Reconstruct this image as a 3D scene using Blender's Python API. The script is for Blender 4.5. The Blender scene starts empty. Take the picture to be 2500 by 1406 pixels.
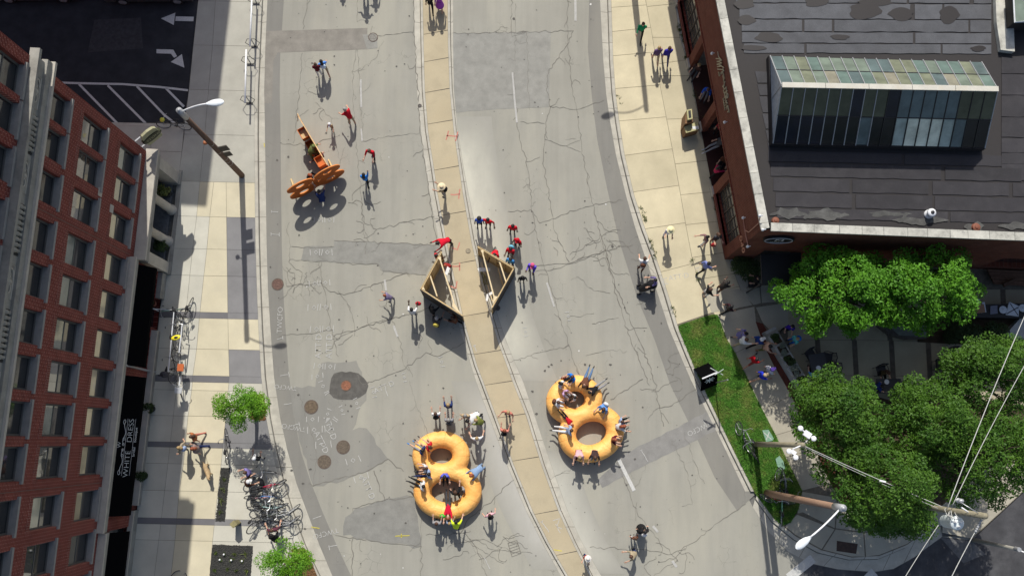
import bpy, bmesh, math, random
import numpy as np
from mathutils import Vector, Matrix
random.seed(7); rng = np.random.default_rng(7)
SC = bpy.context.scene
COL = SC.collection
# ------------------------------------------------------------------ camera, sky, sun, exposure
F, CX, CY, H = 2250., 1250., 703., 45.
dc = np.array([-35/F, -372/F, -1.]); dc /= np.linalg.norm(dc)
wz = -dc; wx = np.array([1., 0, 0]); wx -= wx.dot(wz)*wz; wx /= np.linalg.norm(wx); wy = np.cross(wz, wx)
RM = np.array([wx, wy, wz])
cam = bpy.data.objects.new('camera', bpy.data.cameras.new('camera')); COL.objects.link(cam)
M = Matrix([[*RM[0], 0], [*RM[1], 0], [*RM[2], H], [0, 0, 0, 1]])
cam.matrix_world = M
cam.data.sensor_width = 36; cam.data.lens = F/2500*36; cam.data.clip_end = 2000
SC.camera = cam
SUN_EL = math.radians(48.0)
sd = Vector((0.077*math.cos(SUN_EL), -math.cos(SUN_EL), -math.sin(SUN_EL)))
sl = bpy.data.lights.new('sun', 'SUN'); sl.energy = 4.2; sl.angle = math.radians(0.5); sl.color = (1, .958, .885)
sun = bpy.data.objects.new('sun', sl); COL.objects.link(sun); sun.rotation_euler = sd.to_track_quat('-Z', 'Y').to_euler()
W = bpy.data.worlds.new('World'); SC.world = W; W.use_nodes = True
nt = W.node_tree; nt.nodes.clear()
sky = nt.nodes.new('ShaderNodeTexSky'); sky.sky_type = 'NISHITA'; sky.sun_disc = False
sky.sun_elevation = SUN_EL; sky.sun_rotation = math.radians(-4.4); sky.dust_density = 2.5; sky.ozone_density = .6
bg = nt.nodes.new('ShaderNodeBackground'); bg.inputs[1].default_value = 0.112
wo = nt.nodes.new('ShaderNodeOutputWorld')
nt.links.new(sky.outputs[0], bg.inputs[0]); nt.links.new(bg.outputs[0], wo.inputs[0])
SC.view_settings.view_transform = 'Standard'; SC.view_settings.look = 'None'
SC.view_settings.exposure = 0.12; SC.view_settings.gamma = 1.0
SC.view_settings.use_curve_mapping = False

# ------------------------------------------------------------------ pixel of the photograph -> point of the place
def P(px, py, z=0.):
    d = RM @ np.array([(px-CX)/F, -(py-CY)/F, -1.]); s = (z-H)/d[2]
    return Vector((float(d[0]*s), float(d[1]*s), z))
def PL(pts, z=0.): return [P(x, y, z) for x, y in pts]
def itp(curve, y):
    if y <= curve[0][1]: a, b = curve[0], curve[1]
    elif y >= curve[-1][1]: a, b = curve[-2], curve[-1]
    else:
        for i in range(len(curve)-1):
            if curve[i][1] <= y <= curve[i+1][1]: a, b = curve[i], curve[i+1]; break
    return a[0]+(b[0]-a[0])*(y-a[1])/(b[1]-a[1])

# ------------------------------------------------------------------ materials
MATS = {}
def newmat(name):
    m = bpy.data.materials.new(name); m.use_nodes = True; n = m.node_tree
    return m, n, n.nodes['Principled BSDF']
def N(n, t, **kw):
    x = n.nodes.new(t)
    for k, v in kw.items(): setattr(x, k, v)
    return x
def noise(n, scale, detail=4, rough=.6, vec=None, stretch=None):
    t = N(n, 'ShaderNodeTexNoise'); t.inputs['Scale'].default_value = scale
    t.inputs['Detail'].default_value = detail; t.inputs['Roughness'].default_value = rough
    if vec is None:
        g = N(n, 'ShaderNodeNewGeometry'); vec = g.outputs['Position']
    if stretch:
        mp = N(n, 'ShaderNodeMapping'); mp.inputs['Scale'].default_value = stretch
        n.links.new(vec, mp.inputs[0]); vec = mp.outputs[0]
    n.links.new(vec, t.inputs['Vector'])
    return t.outputs['Fac']
def ramp(n, fac, lo, hi, a=0., b=1.):
    r = N(n, 'ShaderNodeMapRange'); r.inputs[1].default_value = lo; r.inputs[2].default_value = hi
    r.inputs[3].default_value = a; r.inputs[4].default_value = b; n.links.new(fac, r.inputs[0]); return r.outputs[0]
def mix(n, fac, a, b, mode='MIX'):
    m = N(n, 'ShaderNodeMix', data_type='RGBA', blend_type=mode)
    for s, v in ((0, fac), (6, a), (7, b)):
        if hasattr(v, 'default_value') or hasattr(v, 'is_output'): n.links.new(v, m.inputs[s])
        elif s == 0: m.inputs[0].default_value = v
        else: m.inputs[s].default_value = (*v, 1)
    return m.outputs[2]
def c3(c, k=1.): return tuple(min(1, x*k) for x in c)
def rnd_obj(n, lo, hi):
    o = N(n, 'ShaderNodeObjectInfo'); return ramp(n, o.outputs['Random'], 0, 1, lo, hi)
def mat(name, col, rough=.8, var=.25, scale=6., fine=60., fvar=.15, bump=.0, metal=0., spec=.3, rnd=0., stain=None, stainamt=.5, stscale=.6, stretch=None):
    if name in MATS: return MATS[name]
    m, n, b = newmat(name)
    c = mix(n, ramp(n, noise(n, scale, 5, .6, stretch=stretch), .3, .7), c3(col, 1-var), c3(col, 1+var))
    if fvar: c = mix(n, ramp(n, noise(n, fine, 3, .7), .3, .7), mix(n, 1., c, (1-fvar,)*3, 'MULTIPLY'), mix(n, 1., c, (1.,)*3, 'MULTIPLY'))
    if stain: c = mix(n, ramp(n, noise(n, stscale, 7, .7), .5, .72, 0, stainamt), c, stain)
    if rnd:
        v = rnd_obj(n, 1-rnd, 1+rnd); cb = N(n, 'ShaderNodeCombineColor')
        for i in range(3): n.links.new(v, cb.inputs[i])
        c = mix(n, 1., c, cb.outputs[0], 'MULTIPLY')
    n.links.new(c, b.inputs['Base Color'])
    b.inputs['Roughness'].default_value = rough; b.inputs['Metallic'].default_value = metal
    b.inputs['Specular IOR Level'].default_value = spec
    if bump:
        bp = N(n, 'ShaderNodeBump'); bp.inputs['Strength'].default_value = bump; bp.inputs['Distance'].default_value = .02
        n.links.new(noise(n, fine, 5, .7), bp.inputs['Height']); n.links.new(bp.outputs[0], b.inputs['Normal'])
    MATS[name] = m; return m
def flat(name, col, rough=.6, metal=0., spec=.4):
    if name in MATS: return MATS[name]
    return mat(name, col, rough, var=.08, scale=9, fvar=.08, fine=90, metal=metal, spec=spec)
def cloth(col):
    return flat('cloth_%02x%02x%02x' % tuple(int(255*x) for x in col), col, .85, spec=.15)
def brick(name, t, vert=False, a=(.165, .027, .019), b=(.092, .015, .013), mortar=(.42, .20, .16), bw=.25, bh=.088, dirt=.35):
    if name in MATS: return MATS[name]
    m, n, bs = newmat(name)
    g = N(n, 'ShaderNodeNewGeometry'); d = N(n, 'ShaderNodeVectorMath', operation='DOT_PRODUCT')
    d.inputs[1].default_value = (t[0], t[1], 0); n.links.new(g.outputs['Position'], d.inputs[0])
    s = N(n, 'ShaderNodeSeparateXYZ'); n.links.new(g.outputs['Position'], s.inputs[0])
    cb = N(n, 'ShaderNodeCombineXYZ')
    if t[1] is None: pass
    n.links.new(d.outputs['Value'], cb.inputs[1 if vert else 0]); n.links.new(s.outputs[2], cb.inputs[0 if vert else 1])
    br = N(n, 'ShaderNodeTexBrick'); n.links.new(cb.outputs[0], br.inputs['Vector'])
    br.inputs['Color1'].default_value = (*a, 1); br.inputs['Color2'].default_value = (*b, 1); br.inputs['Mortar'].default_value = (*mortar, 1)
    br.inputs['Scale'].default_value = 1; br.inputs['Mortar Size'].default_value = .012; br.inputs['Mortar Smooth'].default_value = .2
    br.inputs['Brick Width'].default_value = bw; br.inputs['Row Height'].default_value = bh; br.inputs['Bias'].default_value = -.1
    c = mix(n, ramp(n, noise(n, 2.2, 6, .7), .35, .7, 0, dirt), br.outputs['Color'], c3(b, .55))
    c = mix(n, ramp(n, noise(n, 14, 3, .6), .45, .7, 0, .35), c, c3(a, 1.5))
    n.links.new(c, bs.inputs['Base Color']); bs.inputs['Roughness'].default_value = .9; bs.inputs['Specular IOR Level'].default_value = .15
    bp = N(n, 'ShaderNodeBump'); bp.inputs['Strength'].default_value = .6; bp.inputs['Distance'].default_value = .012; bp.invert = True
    n.links.new(br.outputs['Fac'], bp.inputs['Height']); n.links.new(bp.outputs[0], bs.inputs['Normal'])
    MATS[name] = m; return m
def glass(name, col, rough=.05, ior=1.6, coat=.0, metal=0., var=.3):
    if name in MATS: return MATS[name]
    m, n, b = newmat(name)
    c = mix(n, ramp(n, noise(n, 1.3, 5, .65), .3, .7), c3(col, 1-var), c3(col, 1+var))
    n.links.new(c, b.inputs['Base Color'])
    b.inputs['Roughness'].default_value = rough; b.inputs['IOR'].default_value = ior
    b.inputs['Coat Weight'].default_value = coat; b.inputs['Metallic'].default_value = metal
    bp = N(n, 'ShaderNodeBump'); bp.inputs['Strength'].default_value = .12; bp.inputs['Distance'].default_value = .02
    n.links.new(noise(n, 1.6, 2, .5), bp.inputs['Height']); n.links.new(bp.outputs[0], b.inputs['Normal'])
    MATS[name] = m; return m

def road_mat(name, col, wear=.5, crack=.6, streak=.35):
    m, n, b = newmat(name)
    big = noise(n, .35, 6, .6); med = noise(n, 2.2, 6, .65); fine = noise(n, 45, 4, .8)
    st = noise(n, 1.0, 5, .6, stretch=(2.4, .16, 1))
    c = mix(n, ramp(n, big, .35, .65), c3(col, .93), c3(col, 1.06))
    c = mix(n, ramp(n, st, .42, .68, 0, streak), c, c3(col, .72))
    c = mix(n, ramp(n, med, .5, .75, 0, wear*.5), c, c3(col, .8))
    c = mix(n, ramp(n, noise(n, .22, 5, .6, stretch=(1.6, .35, 1)), .48, .66, 0, .75), c, (col[0]*1.22, col[1]*1.20, col[2]*1.14))
    c = mix(n, ramp(n, noise(n, 5.5, 6, .75), .60, .74, 0, .4), c, c3(col, .66))
    sp = noise(n, 130, 2, .9)
    c = mix(n, ramp(n, fine, .35, .72, 0, .5), c, c3(col, .80))
    c = mix(n, ramp(n, sp, .56, .75, 0, .45), c, c3(col, 1.35))
    c = mix(n, ramp(n, noise(n, 9, 3, .5), .70, .78, 0, .6), c, c3(col, .62))
    if crack:
        v = N(n, 'ShaderNodeTexVoronoi', feature='DISTANCE_TO_EDGE'); v.inputs['Scale'].default_value = 1.5
        g = N(n, 'ShaderNodeNewGeometry'); w = N(n, 'ShaderNodeTexNoise'); w.inputs['Scale'].default_value = 1.8; w.inputs['Detail'].default_value = 6
        n.links.new(g.outputs['Position'], w.inputs['Vector'])
        ad = N(n, 'ShaderNodeVectorMath', operation='MULTIPLY_ADD'); ad.inputs[1].default_value = (.7, .7, .7)
        n.links.new(w.outputs['Color'], ad.inputs[0]); n.links.new(g.outputs['Position'], ad.inputs[2]); n.links.new(ad.outputs[0], v.inputs['Vector'])
        line = ramp(n, v.outputs['Distance'], .0, .022, 1, 0)
        msk = ramp(n, noise(n, .45, 3, .5), .56, .66, 0, 1)
        mu = N(n, 'ShaderNodeMath', operation='MULTIPLY'); n.links.new(line, mu.inputs[0]); n.links.new(msk, mu.inputs[1])
        m2 = N(n, 'ShaderNodeMath', operation='MULTIPLY'); n.links.new(mu.outputs[0], m2.inputs[0]); m2.inputs[1].default_value = crack
        c = mix(n, m2.outputs[0], c, c3(col, .35))
    n.links.new(c, b.inputs['Base Color']); b.inputs['Roughness'].default_value = .92; b.inputs['Specular IOR Level'].default_value = .2
    bp = N(n, 'ShaderNodeBump'); bp.inputs['Strength'].default_value = .35; bp.inputs['Distance'].default_value = .012
    n.links.new(fine, bp.inputs['Height']); n.links.new(bp.outputs[0], b.inputs['Normal'])
    MATS[name] = m; return m
def inflatable_mat():
    m, n, b = newmat('inflated_vinyl')
    c = mix(n, ramp(n, noise(n, 1.6, 5, .6), .35, .65), (.88, .41, .10), (.92, .52, .155))
    c = mix(n, ramp(n, noise(n, 7, 4, .7), .55, .75, 0, .45), c, (.80, .36, .08))
    n.links.new(c, b.inputs['Base Color']); b.inputs['Roughness'].default_value = .5
    b.inputs['Specular IOR Level'].default_value = .4
    bp = N(n, 'ShaderNodeBump'); bp.inputs['Strength'].default_value = .9; bp.inputs['Distance'].default_value = .05
    n.links.new(noise(n, 4.5, 4, .6), bp.inputs['Height']); n.links.new(bp.outputs[0], b.inputs['Normal'])
    MATS['inflated_vinyl'] = m; return m
def leafmat(name, col, col2):
    if name in MATS: return MATS[name]
    m, n, b = newmat(name)
    c = mix(n, ramp(n, noise(n, .9, 4, .6), .35, .65), col, col2)
    c = mix(n, ramp(n, noise(n, 9, 3, .7), .5, .75, 0, .6), c, c3(col2, 1.5))
    n.links.new(c, b.inputs['Base Color']); b.inputs['Roughness'].default_value = .6; b.inputs['Specular IOR Level'].default_value = .3
    tr = N(n, 'ShaderNodeBsdfTranslucent'); n.links.new(c, tr.inputs[0]); ms = N(n, 'ShaderNodeMixShader'); ms.inputs[0].default_value = .22
    n.links.new(b.outputs[0], ms.inputs[1]); n.links.new(tr.outputs[0], ms.inputs[2]); n.links.new(ms.outputs[0], n.nodes['Material Output'].inputs[0])
    MATS[name] = m; return m

# ------------------------------------------------------------------ mesh builder
class MB:
    def __init__(s): s.v = []; s.f = []; s.m = []; s.mats = []
    def mi(s, m):
        if m not in s.mats: s.mats.append(m)
        return s.mats.index(m)
    def add(s, vs, fs, m):
        o = len(s.v); k = s.mi(m); s.v += [tuple(v) for v in vs]
        for f in fs: s.f.append(tuple(i+o for i in f)); s.m.append(k)
        return s
    def prism(s, poly, z0, z1, m, bev=0.):
        p = [(q[0], q[1]) for q in poly]; a = sum(p[i][0]*p[(i+1) % len(p)][1]-p[(i+1) % len(p)][0]*p[i][1] for i in range(len(p)))
        if a < 0: p = p[::-1]
        n = len(p); vs = [(x, y, z0) for x, y in p]+[(x, y, z1) for x, y in p]
        s.add(vs, [tuple(range(n))[::-1], tuple(range(n, 2*n))]+[(i, (i+1) % n, n+(i+1) % n, n+i) for i in range(n)], m); return s
    def sheet(s, poly, z, m):
        p = [(q[0], q[1]) for q in poly]; a = sum(p[i][0]*p[(i+1) % len(p)][1]-p[(i+1) % len(p)][0]*p[i][1] for i in range(len(p)))
        if a < 0: p = p[::-1]
        s.add([(x, y, z) for x, y in p], [tuple(range(len(p)))], m); return s
    def obox(s, o, ax, ay, az, m):      # box from corner o with edge vectors
        o, ax, ay, az = map(Vector, (o, ax, ay, az))
        vs = [o, o+ax, o+ax+ay, o+ay, o+az, o+ax+az, o+ax+ay+az, o+ay+az]
        fs = [(0, 3, 2, 1), (4, 5, 6, 7), (0, 1, 5, 4), (1, 2, 6, 5), (2, 3, 7, 6), (3, 0, 4, 7)]
        if ax.cross(ay).dot(az) < 0: fs = [f[::-1] for f in fs]
        s.add(vs, fs, m); return s
    def box(s, c, sz, m, rz=0.):
        ca, sa = math.cos(rz), math.sin(rz); X = Vector((ca, sa, 0)); Y = Vector((-sa, ca, 0)); Z = Vector((0, 0, 1))
        c = Vector(c); return s.obox(c-X*sz[0]/2-Y*sz[1]/2-Z*sz[2]/2, X*sz[0], Y*sz[1], Z*sz[2], m)
    def beam(s, a, b, w, h, m):
        a, b = Vector(a), Vector(b); d = (b-a); u = d.normalized()
        side = u.cross(Vector((0, 0, 1)))
        if side.length < 1e-3: side = Vector((1, 0, 0))
        side.normalize(); up = side.cross(u)
        return s.obox(a-side*w/2-up*h/2, d, side*w, up*h, m)
    def tube(s, pts, r, m, n=6, closed=False, caps=True):
        pts = [Vector(p) for p in pts]; k = len(pts); rr = r if hasattr(r, '__len__') else [r]*k
        vs = []; prev = None
        for i, p in enumerate(pts):
            a = pts[(i-1) % k] if (i > 0 or closed) else pts[i]; b = pts[(i+1) % k] if (i < k-1 or closed) else pts[i]
            d = (b-a).normalized() if (b-a).length > 1e-9 else Vector((0, 0, 1))
            if prev is None: x = d.orthogonal().normalized()
            else:
                x = prev-d*prev.dot(d); x = x.normalized() if x.length > 1e-6 else d.orthogonal().normalized()
            prev = x; y = d.cross(x)
            for j in range(n):
                t = 2*math.pi*j/n; vs.append(p+(x*math.cos(t)+y*math.sin(t))*rr[i])
        fs = []
        for i in range(k if closed else k-1):
            for j in range(n):
                a, b = i*n+j, i*n+(j+1) % n; c, d2 = ((i+1) % k)*n+(j+1) % n, ((i+1) % k)*n+j
                fs.append((a, b, c, d2))
        if caps and not closed: fs += [tuple(range(n))[::-1], tuple(range((k-1)*n, k*n))]
        s.add(vs, fs, m); return s
    def ell(s, c, r, m, nu=10, nv=6, rz=0., zmin=-1.):
        ca, sa = math.cos(rz), math.sin(rz); vs = []; fs = []
        for i in range(nv+1):
            ph = -math.pi/2+math.pi*i/nv; z = max(math.sin(ph), zmin); q = math.cos(ph) if z > zmin else math.sqrt(max(0, 1-z*z))
            for j in range(nu):
                t = 2*math.pi*j/nu; x, y = q*math.cos(t)*r[0], q*math.sin(t)*r[1]
                vs.append((c[0]+x*ca-y*sa, c[1]+x*sa+y*ca, c[2]+z*r[2]))
        for i in range(nv):
            for j in range(nu): fs.append((i*nu+j, i*nu+(j+1) % nu, (i+1)*nu+(j+1) % nu, (i+1)*nu+j))
        s.add(vs, fs, m); return s
    def lathe(s, c, prof, m, n=16):
        vs = []; fs = []
        for r, z in prof:
            for j in range(n):
                t = 2*math.pi*j/n; vs.append((c[0]+r*math.cos(t), c[1]+r*math.sin(t), c[2]+z))
        for i in range(len(prof)-1):
            for j in range(n): fs.append((i*n+j, i*n+(j+1) % n, (i+1)*n+(j+1) % n, (i+1)*n+j))
        fs.append(tuple(range((len(prof)-1)*n, len(prof)*n))); s.add(vs, fs, m); return s
    def strip(s, pts, w, z, m):         # flat line of paint or crack
        pts = [Vector((p[0], p[1], 0)) for p in pts]; L = []; R = []
        for i, p in enumerate(pts):
            d = pts[min(i+1, len(pts)-1)]-pts[max(i-1, 0)]
            if d.length < 1e-6: d = Vector((1, 0, 0))
            q = Vector((-d.y, d.x, 0)).normalized()*((w[i] if hasattr(w, '__len__') else w)/2)
            L.append((p.x+q.x, p.y+q.y, z)); R.append((p.x-q.x, p.y-q.y, z))
        n = len(pts); s.add(L+R, [(n+i, n+i+1, i+1, i) for i in range(n-1)], m); return s
    def mesh(s, name, smooth=False):
        me = bpy.data.meshes.new(name); me.from_pydata(s.v, [], s.f)
        for m in s.mats: me.materials.append(m)
        if len(s.mats) > 1: me.polygons.foreach_set('material_index', s.m)
        if smooth: me.polygons.foreach_set('use_smooth', [True]*len(s.f))
        me.update(); return me
    def obj(s, name, parent=None, smooth=False, **tags):
        o = bpy.data.objects.new(name, s.mesh(name, smooth)); COL.objects.link(o); o.parent = parent
        if parent is not None: o.matrix_parent_inverse = Matrix.Translation(-wloc(parent))
        for k, v in tags.items(): o[k] = v
        return o
def wloc(o):
    v = Vector((0, 0, 0)); 
    while o is not None:
        v += o.location + (o.matrix_parent_inverse.translation if o.parent else Vector((0, 0, 0))); o = o.parent
    return v
def thing(name, label, cat, loc=(0, 0, 0), group=None):
    o = bpy.data.objects.new(name, None); COL.objects.link(o); o.location = loc; o.empty_display_size = .2
    o['label'] = label; o['category'] = cat
    if group: o['group'] = group
    return o
def struct(name, mb, smooth=False): return mb.obj(name, None, smooth, kind='structure')
def inset(poly, d):
    c = Vector((sum(p[0] for p in poly)/len(poly), sum(p[1] for p in poly)/len(poly)))
    out = []; n = len(poly)
    for i in range(n):
        p = Vector(poly[i][:2]); a = Vector(poly[i-1][:2]); b = Vector(poly[(i+1) % n][:2])
        e1 = (p-a).normalized(); e2 = (b-p).normalized(); q = (e2-e1)
        u = (c-p)
        if u.length < 1e-6: out.append(tuple(p)); continue
        n1 = Vector((-e1.y, e1.x)); n1 = n1 if n1.dot(c-p) > 0 else -n1
        n2 = Vector((-e2.y, e2.x)); n2 = n2 if n2.dot(c-p) > 0 else -n2
        b_ = n1+n2; k = max(.3, b_.dot(n1)/max(1e-6, b_.length)) if b_.length > 1e-6 else 1
        b_ = b_.normalized() if b_.length > 1e-6 else n1
        out.append(tuple(p+b_*d/k))
    return out
def wiggle(pts, seg=.22, amp=.05, seedv=None):
    r = random.Random(seedv if seedv is not None else random.random()); out = []
    for i in range(len(pts)-1):
        a, b = Vector(pts[i][:2]), Vector(pts[i+1][:2]); L = (b-a).length; k = max(1, int(L/seg)); n = Vector((-(b-a).y, (b-a).x)).normalized() if L > 0 else Vector((0, 0))
        for j in range(k):
            q = a+(b-a)*(j/k)
            if j: q = q+n*r.gauss(0, amp)
            out.append((q.x, q.y))
    out.append((pts[-1][0], pts[-1][1])); return out

CONC = road_mat('road_concrete', (.305, .298, .258))
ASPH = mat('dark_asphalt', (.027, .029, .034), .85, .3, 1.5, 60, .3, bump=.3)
ASPH2 = mat('cross_street_asphalt', (.065, .065, .07), .9, .25, 1.2, 60, .3, bump=.3, stain=(.12, .12, .12), stainamt=.4)
GUTTER = road_mat('worn_asphalt_strip', (.215, .21, .19), crack=.5)
PATCH = road_mat('grey_patch', (.232, .229, .208), crack=.7)
DPATCH = mat('dark_wet_patch', (.115, .11, .10), .85, .25, 3, 60, .3, bump=.3)
CURB = mat('curb_concrete', (.46, .44, .375), .85, .15, 2, 50, .2, bump=.2, stain=(.3, .28, .24), stainamt=.5)
TAN = mat('tan_median_concrete', (.455, .39, .265), .9, .10, 1.2, 60, .2, bump=.2, rnd=.05, stain=(.33, .27, .17), stainamt=.45)
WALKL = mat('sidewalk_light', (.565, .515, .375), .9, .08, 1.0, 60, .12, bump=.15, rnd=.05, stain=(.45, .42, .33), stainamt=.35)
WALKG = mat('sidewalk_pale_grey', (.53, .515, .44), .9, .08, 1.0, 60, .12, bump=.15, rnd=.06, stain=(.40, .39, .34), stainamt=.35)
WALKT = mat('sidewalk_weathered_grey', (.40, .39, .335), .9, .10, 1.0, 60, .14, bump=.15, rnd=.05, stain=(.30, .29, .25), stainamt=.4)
WALKR = mat('sidewalk_cream', (.56, .50, .345), .9, .10, .8, 60, .14, bump=.15, rnd=.06, stain=(.42, .37, .26), stainamt=.4)
SLATE = mat('slate_panel', (.215, .213, .215), .85, .1, 1.2, 60, .12, bump=.15, rnd=.05)
SLATED = mat('slate_band', (.155, .152, .158), .85, .1, 1.2, 60, .12, bump=.15, rnd=.05)
JOINT = flat('joint_dirt', (.12, .11, .09), .95)
CRK = flat('crack_dark', (.165, .157, .135), .95)
CHALK = mat('chalk_paint', (.50, .50, .475), .9, .15, 8, 40, .3)
WPAINT = mat('road_paint_white', (.60, .60, .57), .8, .12, 4, 30, .35, stain=(.3, .3, .3), stainamt=.6, stscale=4)
FPAINT = mat('faded_paint', (.46, .455, .43), .9, .1, 6, 30, .3)
RPAINT = mat('pink_spray_paint', (.55, .22, .17), .9, .15, 6, 30, .3)
YPAINT = mat('yellow_spray_paint', (.60, .52, .08), .9, .15, 6, 30, .3)
SOIL = mat('brown_mulch', (.17, .095, .045), .95, .4, 8, 60, .5, bump=.8)
GRAVEL = mat('black_gravel', (.06, .06, .055), .9, .5, 14, 70, .6, bump=.9)
STONE = mat('carved_limestone', (.30, .29, .255), .85, .15, 2.5, 50, .15, bump=.2, stain=(.13, .12, .11), stainamt=.6, stscale=1.3)
STONEL = mat('pale_limestone', (.45, .42, .36), .85, .10, 2.5, 50, .15, bump=.15, stain=(.30, .28, .25), stainamt=.4, stscale=1.6)
BLACK = flat('black_paint', (.008, .008, .009), .5)
AWNF = flat('black_awning_fabric', (.0035, .0035, .004), 1.0, spec=.02)
BLACKM = flat('black_metal', (.02, .02, .022), .4)
WHITEM = flat('white_metal', (.72, .73, .74), .4)
GREYM = flat('grey_metal', (.38, .39, .40), .45, metal=.3)
STEEL = flat('steel', (.45, .46, .47), .35, metal=.7)
RUBBER = flat('rubber', (.015, .015, .016), .7)
WOODP = mat('pole_wood', (.26, .19, .125), .85, .25, 3, 40, .3, bump=.3, stretch=(6, 6, .5))
WOODG = mat('weathered_pole_wood', (.29, .26, .18), .85, .25, 3, 40, .3, bump=.3, stretch=(6, 6, .5))
PLY = mat('plywood', (.56, .42, .22), .8, .12, 2, 30, .15, stretch=(1, 1, 4))
PLYD = mat('dark_painted_ply', (.05, .045, .04), .8, .5, 6, 40, .3)
ORANGE = mat('orange_painted_ply', (.52, .125, .018), .6, .12, 2, 40, .1)
ORANGEL = mat('orange_ply_edge', (.70, .24, .06), .7, .1, 2, 40, .1)
SKIN = [flat('skin_light', (.56, .34, .24), .6), flat('skin_tan', (.40, .22, .14), .6), flat('skin_dark', (.085, .045, .03), .6)]
HAIR = dict(black=flat('hair_black', (.012, .01, .01), .6), brown=flat('hair_brown', (.075, .035, .02), .6), blond=flat('hair_blond', (.36, .25, .12), .6),
            grey=flat('hair_grey', (.28, .27, .25), .6), red=flat('hair_red', (.26, .07, .03), .6))
# ================================================================== GROUND, ROAD, PAVEMENTS
ext = 60
g = MB(); g.sheet([(-400, -400), (400, -400), (400, 400), (-400, 400)], -.06, mat('ground_far', (.16, .16, .15), .9)); struct('ground', g)
CIN = [(634, -300), (633, -60), (632, 0), (627, 110), (622, 222), (621, 330), (622, 460), (624, 600), (627, 700), (631, 800), (638, 920), (650, 1020), (665, 1100), (684, 1180), (706, 1250), (735, 1330), (771, 1406), (880, 1600)]
COUT = [(656, -300), (655, -60), (653, 0), (648, 110), (645, 222), (647, 330), (649, 460), (651, 600), (654, 700), (660, 800), (669, 920), (684, 1020), (702, 1100), (724, 1180), (750, 1250), (780, 1330), (812, 1406), (925, 1600)]
CSTR = [(700, -300), (695, -60), (693, 0), (684, 140), (683, 222), (685, 330), (686, 460), (688, 600), (691, 700), (697, 800), (706, 920), (719, 1020), (734, 1100), (760, 1180), (788, 1250), (822, 1330), (858, 1406), (970, 1600)]
RIN = [(1488, -300), (1491, -60), (1492, 0), (1494, 60), (1497, 150), (1503, 230), (1512, 300), (1525, 380), (1549, 480), (1575, 560), (1602, 630), (1630, 715), (1656, 801), (1682, 865), (1708, 926), (1748, 1010), (1790, 1097), (1841, 1199)]
ROUT = [(1460, -300), (1463, -60), (1465, 0), (1468, 60), (1473, 150), (1480, 230), (1490, 300), (1504, 380), (1529, 480), (1552, 560), (1576, 630), (1605, 715), (1633, 801), (1660, 865), (1686, 926), (1728, 1010), (1771, 1097), (1819, 1199)]
CORN_IN = [(1847, 1209), (1891, 1267), (1942, 1308), (2004, 1342), (2079, 1360), (2147, 1356), (2215, 1329), (2267, 1292), (2300, 1272)]
CORN_OUT = [(1838, 1237), (1874, 1295), (1925, 1346), (1977, 1373), (2045, 1388), (2130, 1394), (2181, 1387), (2233, 1358), (2300, 1309)]
KH = .12
TL = [(1030, -300), (1031, -60), (1032, 0), (1034, 110), (1037, 220), (1045, 320), (1059, 410), (1069, 478), (1090, 590), (1105, 660), (1129, 767), (1148, 835), (1165, 893), (1180, 932), (1211, 1015), (1254, 1134), (1300, 1246), (1340, 1325), (1387, 1406), (1510, 1600)]
TR = [(1092, -300), (1093, -60), (1093, 0), (1094, 110), (1098, 220), (1108, 320), (1121, 410), (1131, 478), (1151, 590), (1167, 660), (1195, 767), (1216, 835), (1238, 893), (1252, 932), (1285, 1015), (1322, 1134), (1363, 1246), (1399, 1325), (1440, 1406), (1545, 1600)]
LO = [(1010, -300), (1011, -60), (1011, 0), (1013, 110), (1018, 220), (1028, 320), (1039, 410), (1050, 478), (1072, 590), (1087, 660), (1113, 767), (1133, 835), (1151, 893), (1163, 932), (1194, 1015), (1238, 1134), (1285, 1246), (1325, 1325), (1370, 1406), (1490, 1600)]
RO = [(1104, -300), (1105, -60), (1106, 0), (1106, 110), (1108, 220), (1117, 320), (1131, 410), (1144, 478), (1168, 590), (1184, 660), (1213, 767), (1236, 835), (1260, 893), (1277, 932), (1305, 1015), (1345, 1134), (1385, 1246), (1421, 1325), (1468, 1406), (1570, 1600)]
road = MB()
RXL, RXR = -14.6, 30
road.sheet(PL(COUT)+PL([(1100, 1900), (2700, 1900), (2700, 1300), (2300, 1309)])+PL(CORN_OUT[::-1])+PL(ROUT[::-1]), 0., CONC)
ROAD = struct('road', road)
def part(name, mb, parent=ROAD, smooth=False, **k): return mb.obj(name, parent, smooth, **k)
# asphalt strips along the kerbs
m = MB(); m.sheet(PL([(x-1, y) for x, y in COUT])+PL(CSTR[::-1]), .004, GUTTER); part('asphalt_strip', m)
rs = [(1440, -300), (1440, -60), (1438, 20), (1435, 116), (1445, 239), (1458, 341), (1482, 460), (1513, 593), (1557, 730), (1598, 829), (1636, 938), (1680, 1028), (1701, 1069), (1745, 1165), (1800, 1247)]
m = MB(); m.sheet(PL(rs)+PL([(1851, 1200), (1819, 1199)])+PL(ROUT[:-1][::-1]), .004, GUTTER); part('asphalt_strip', m)
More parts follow.
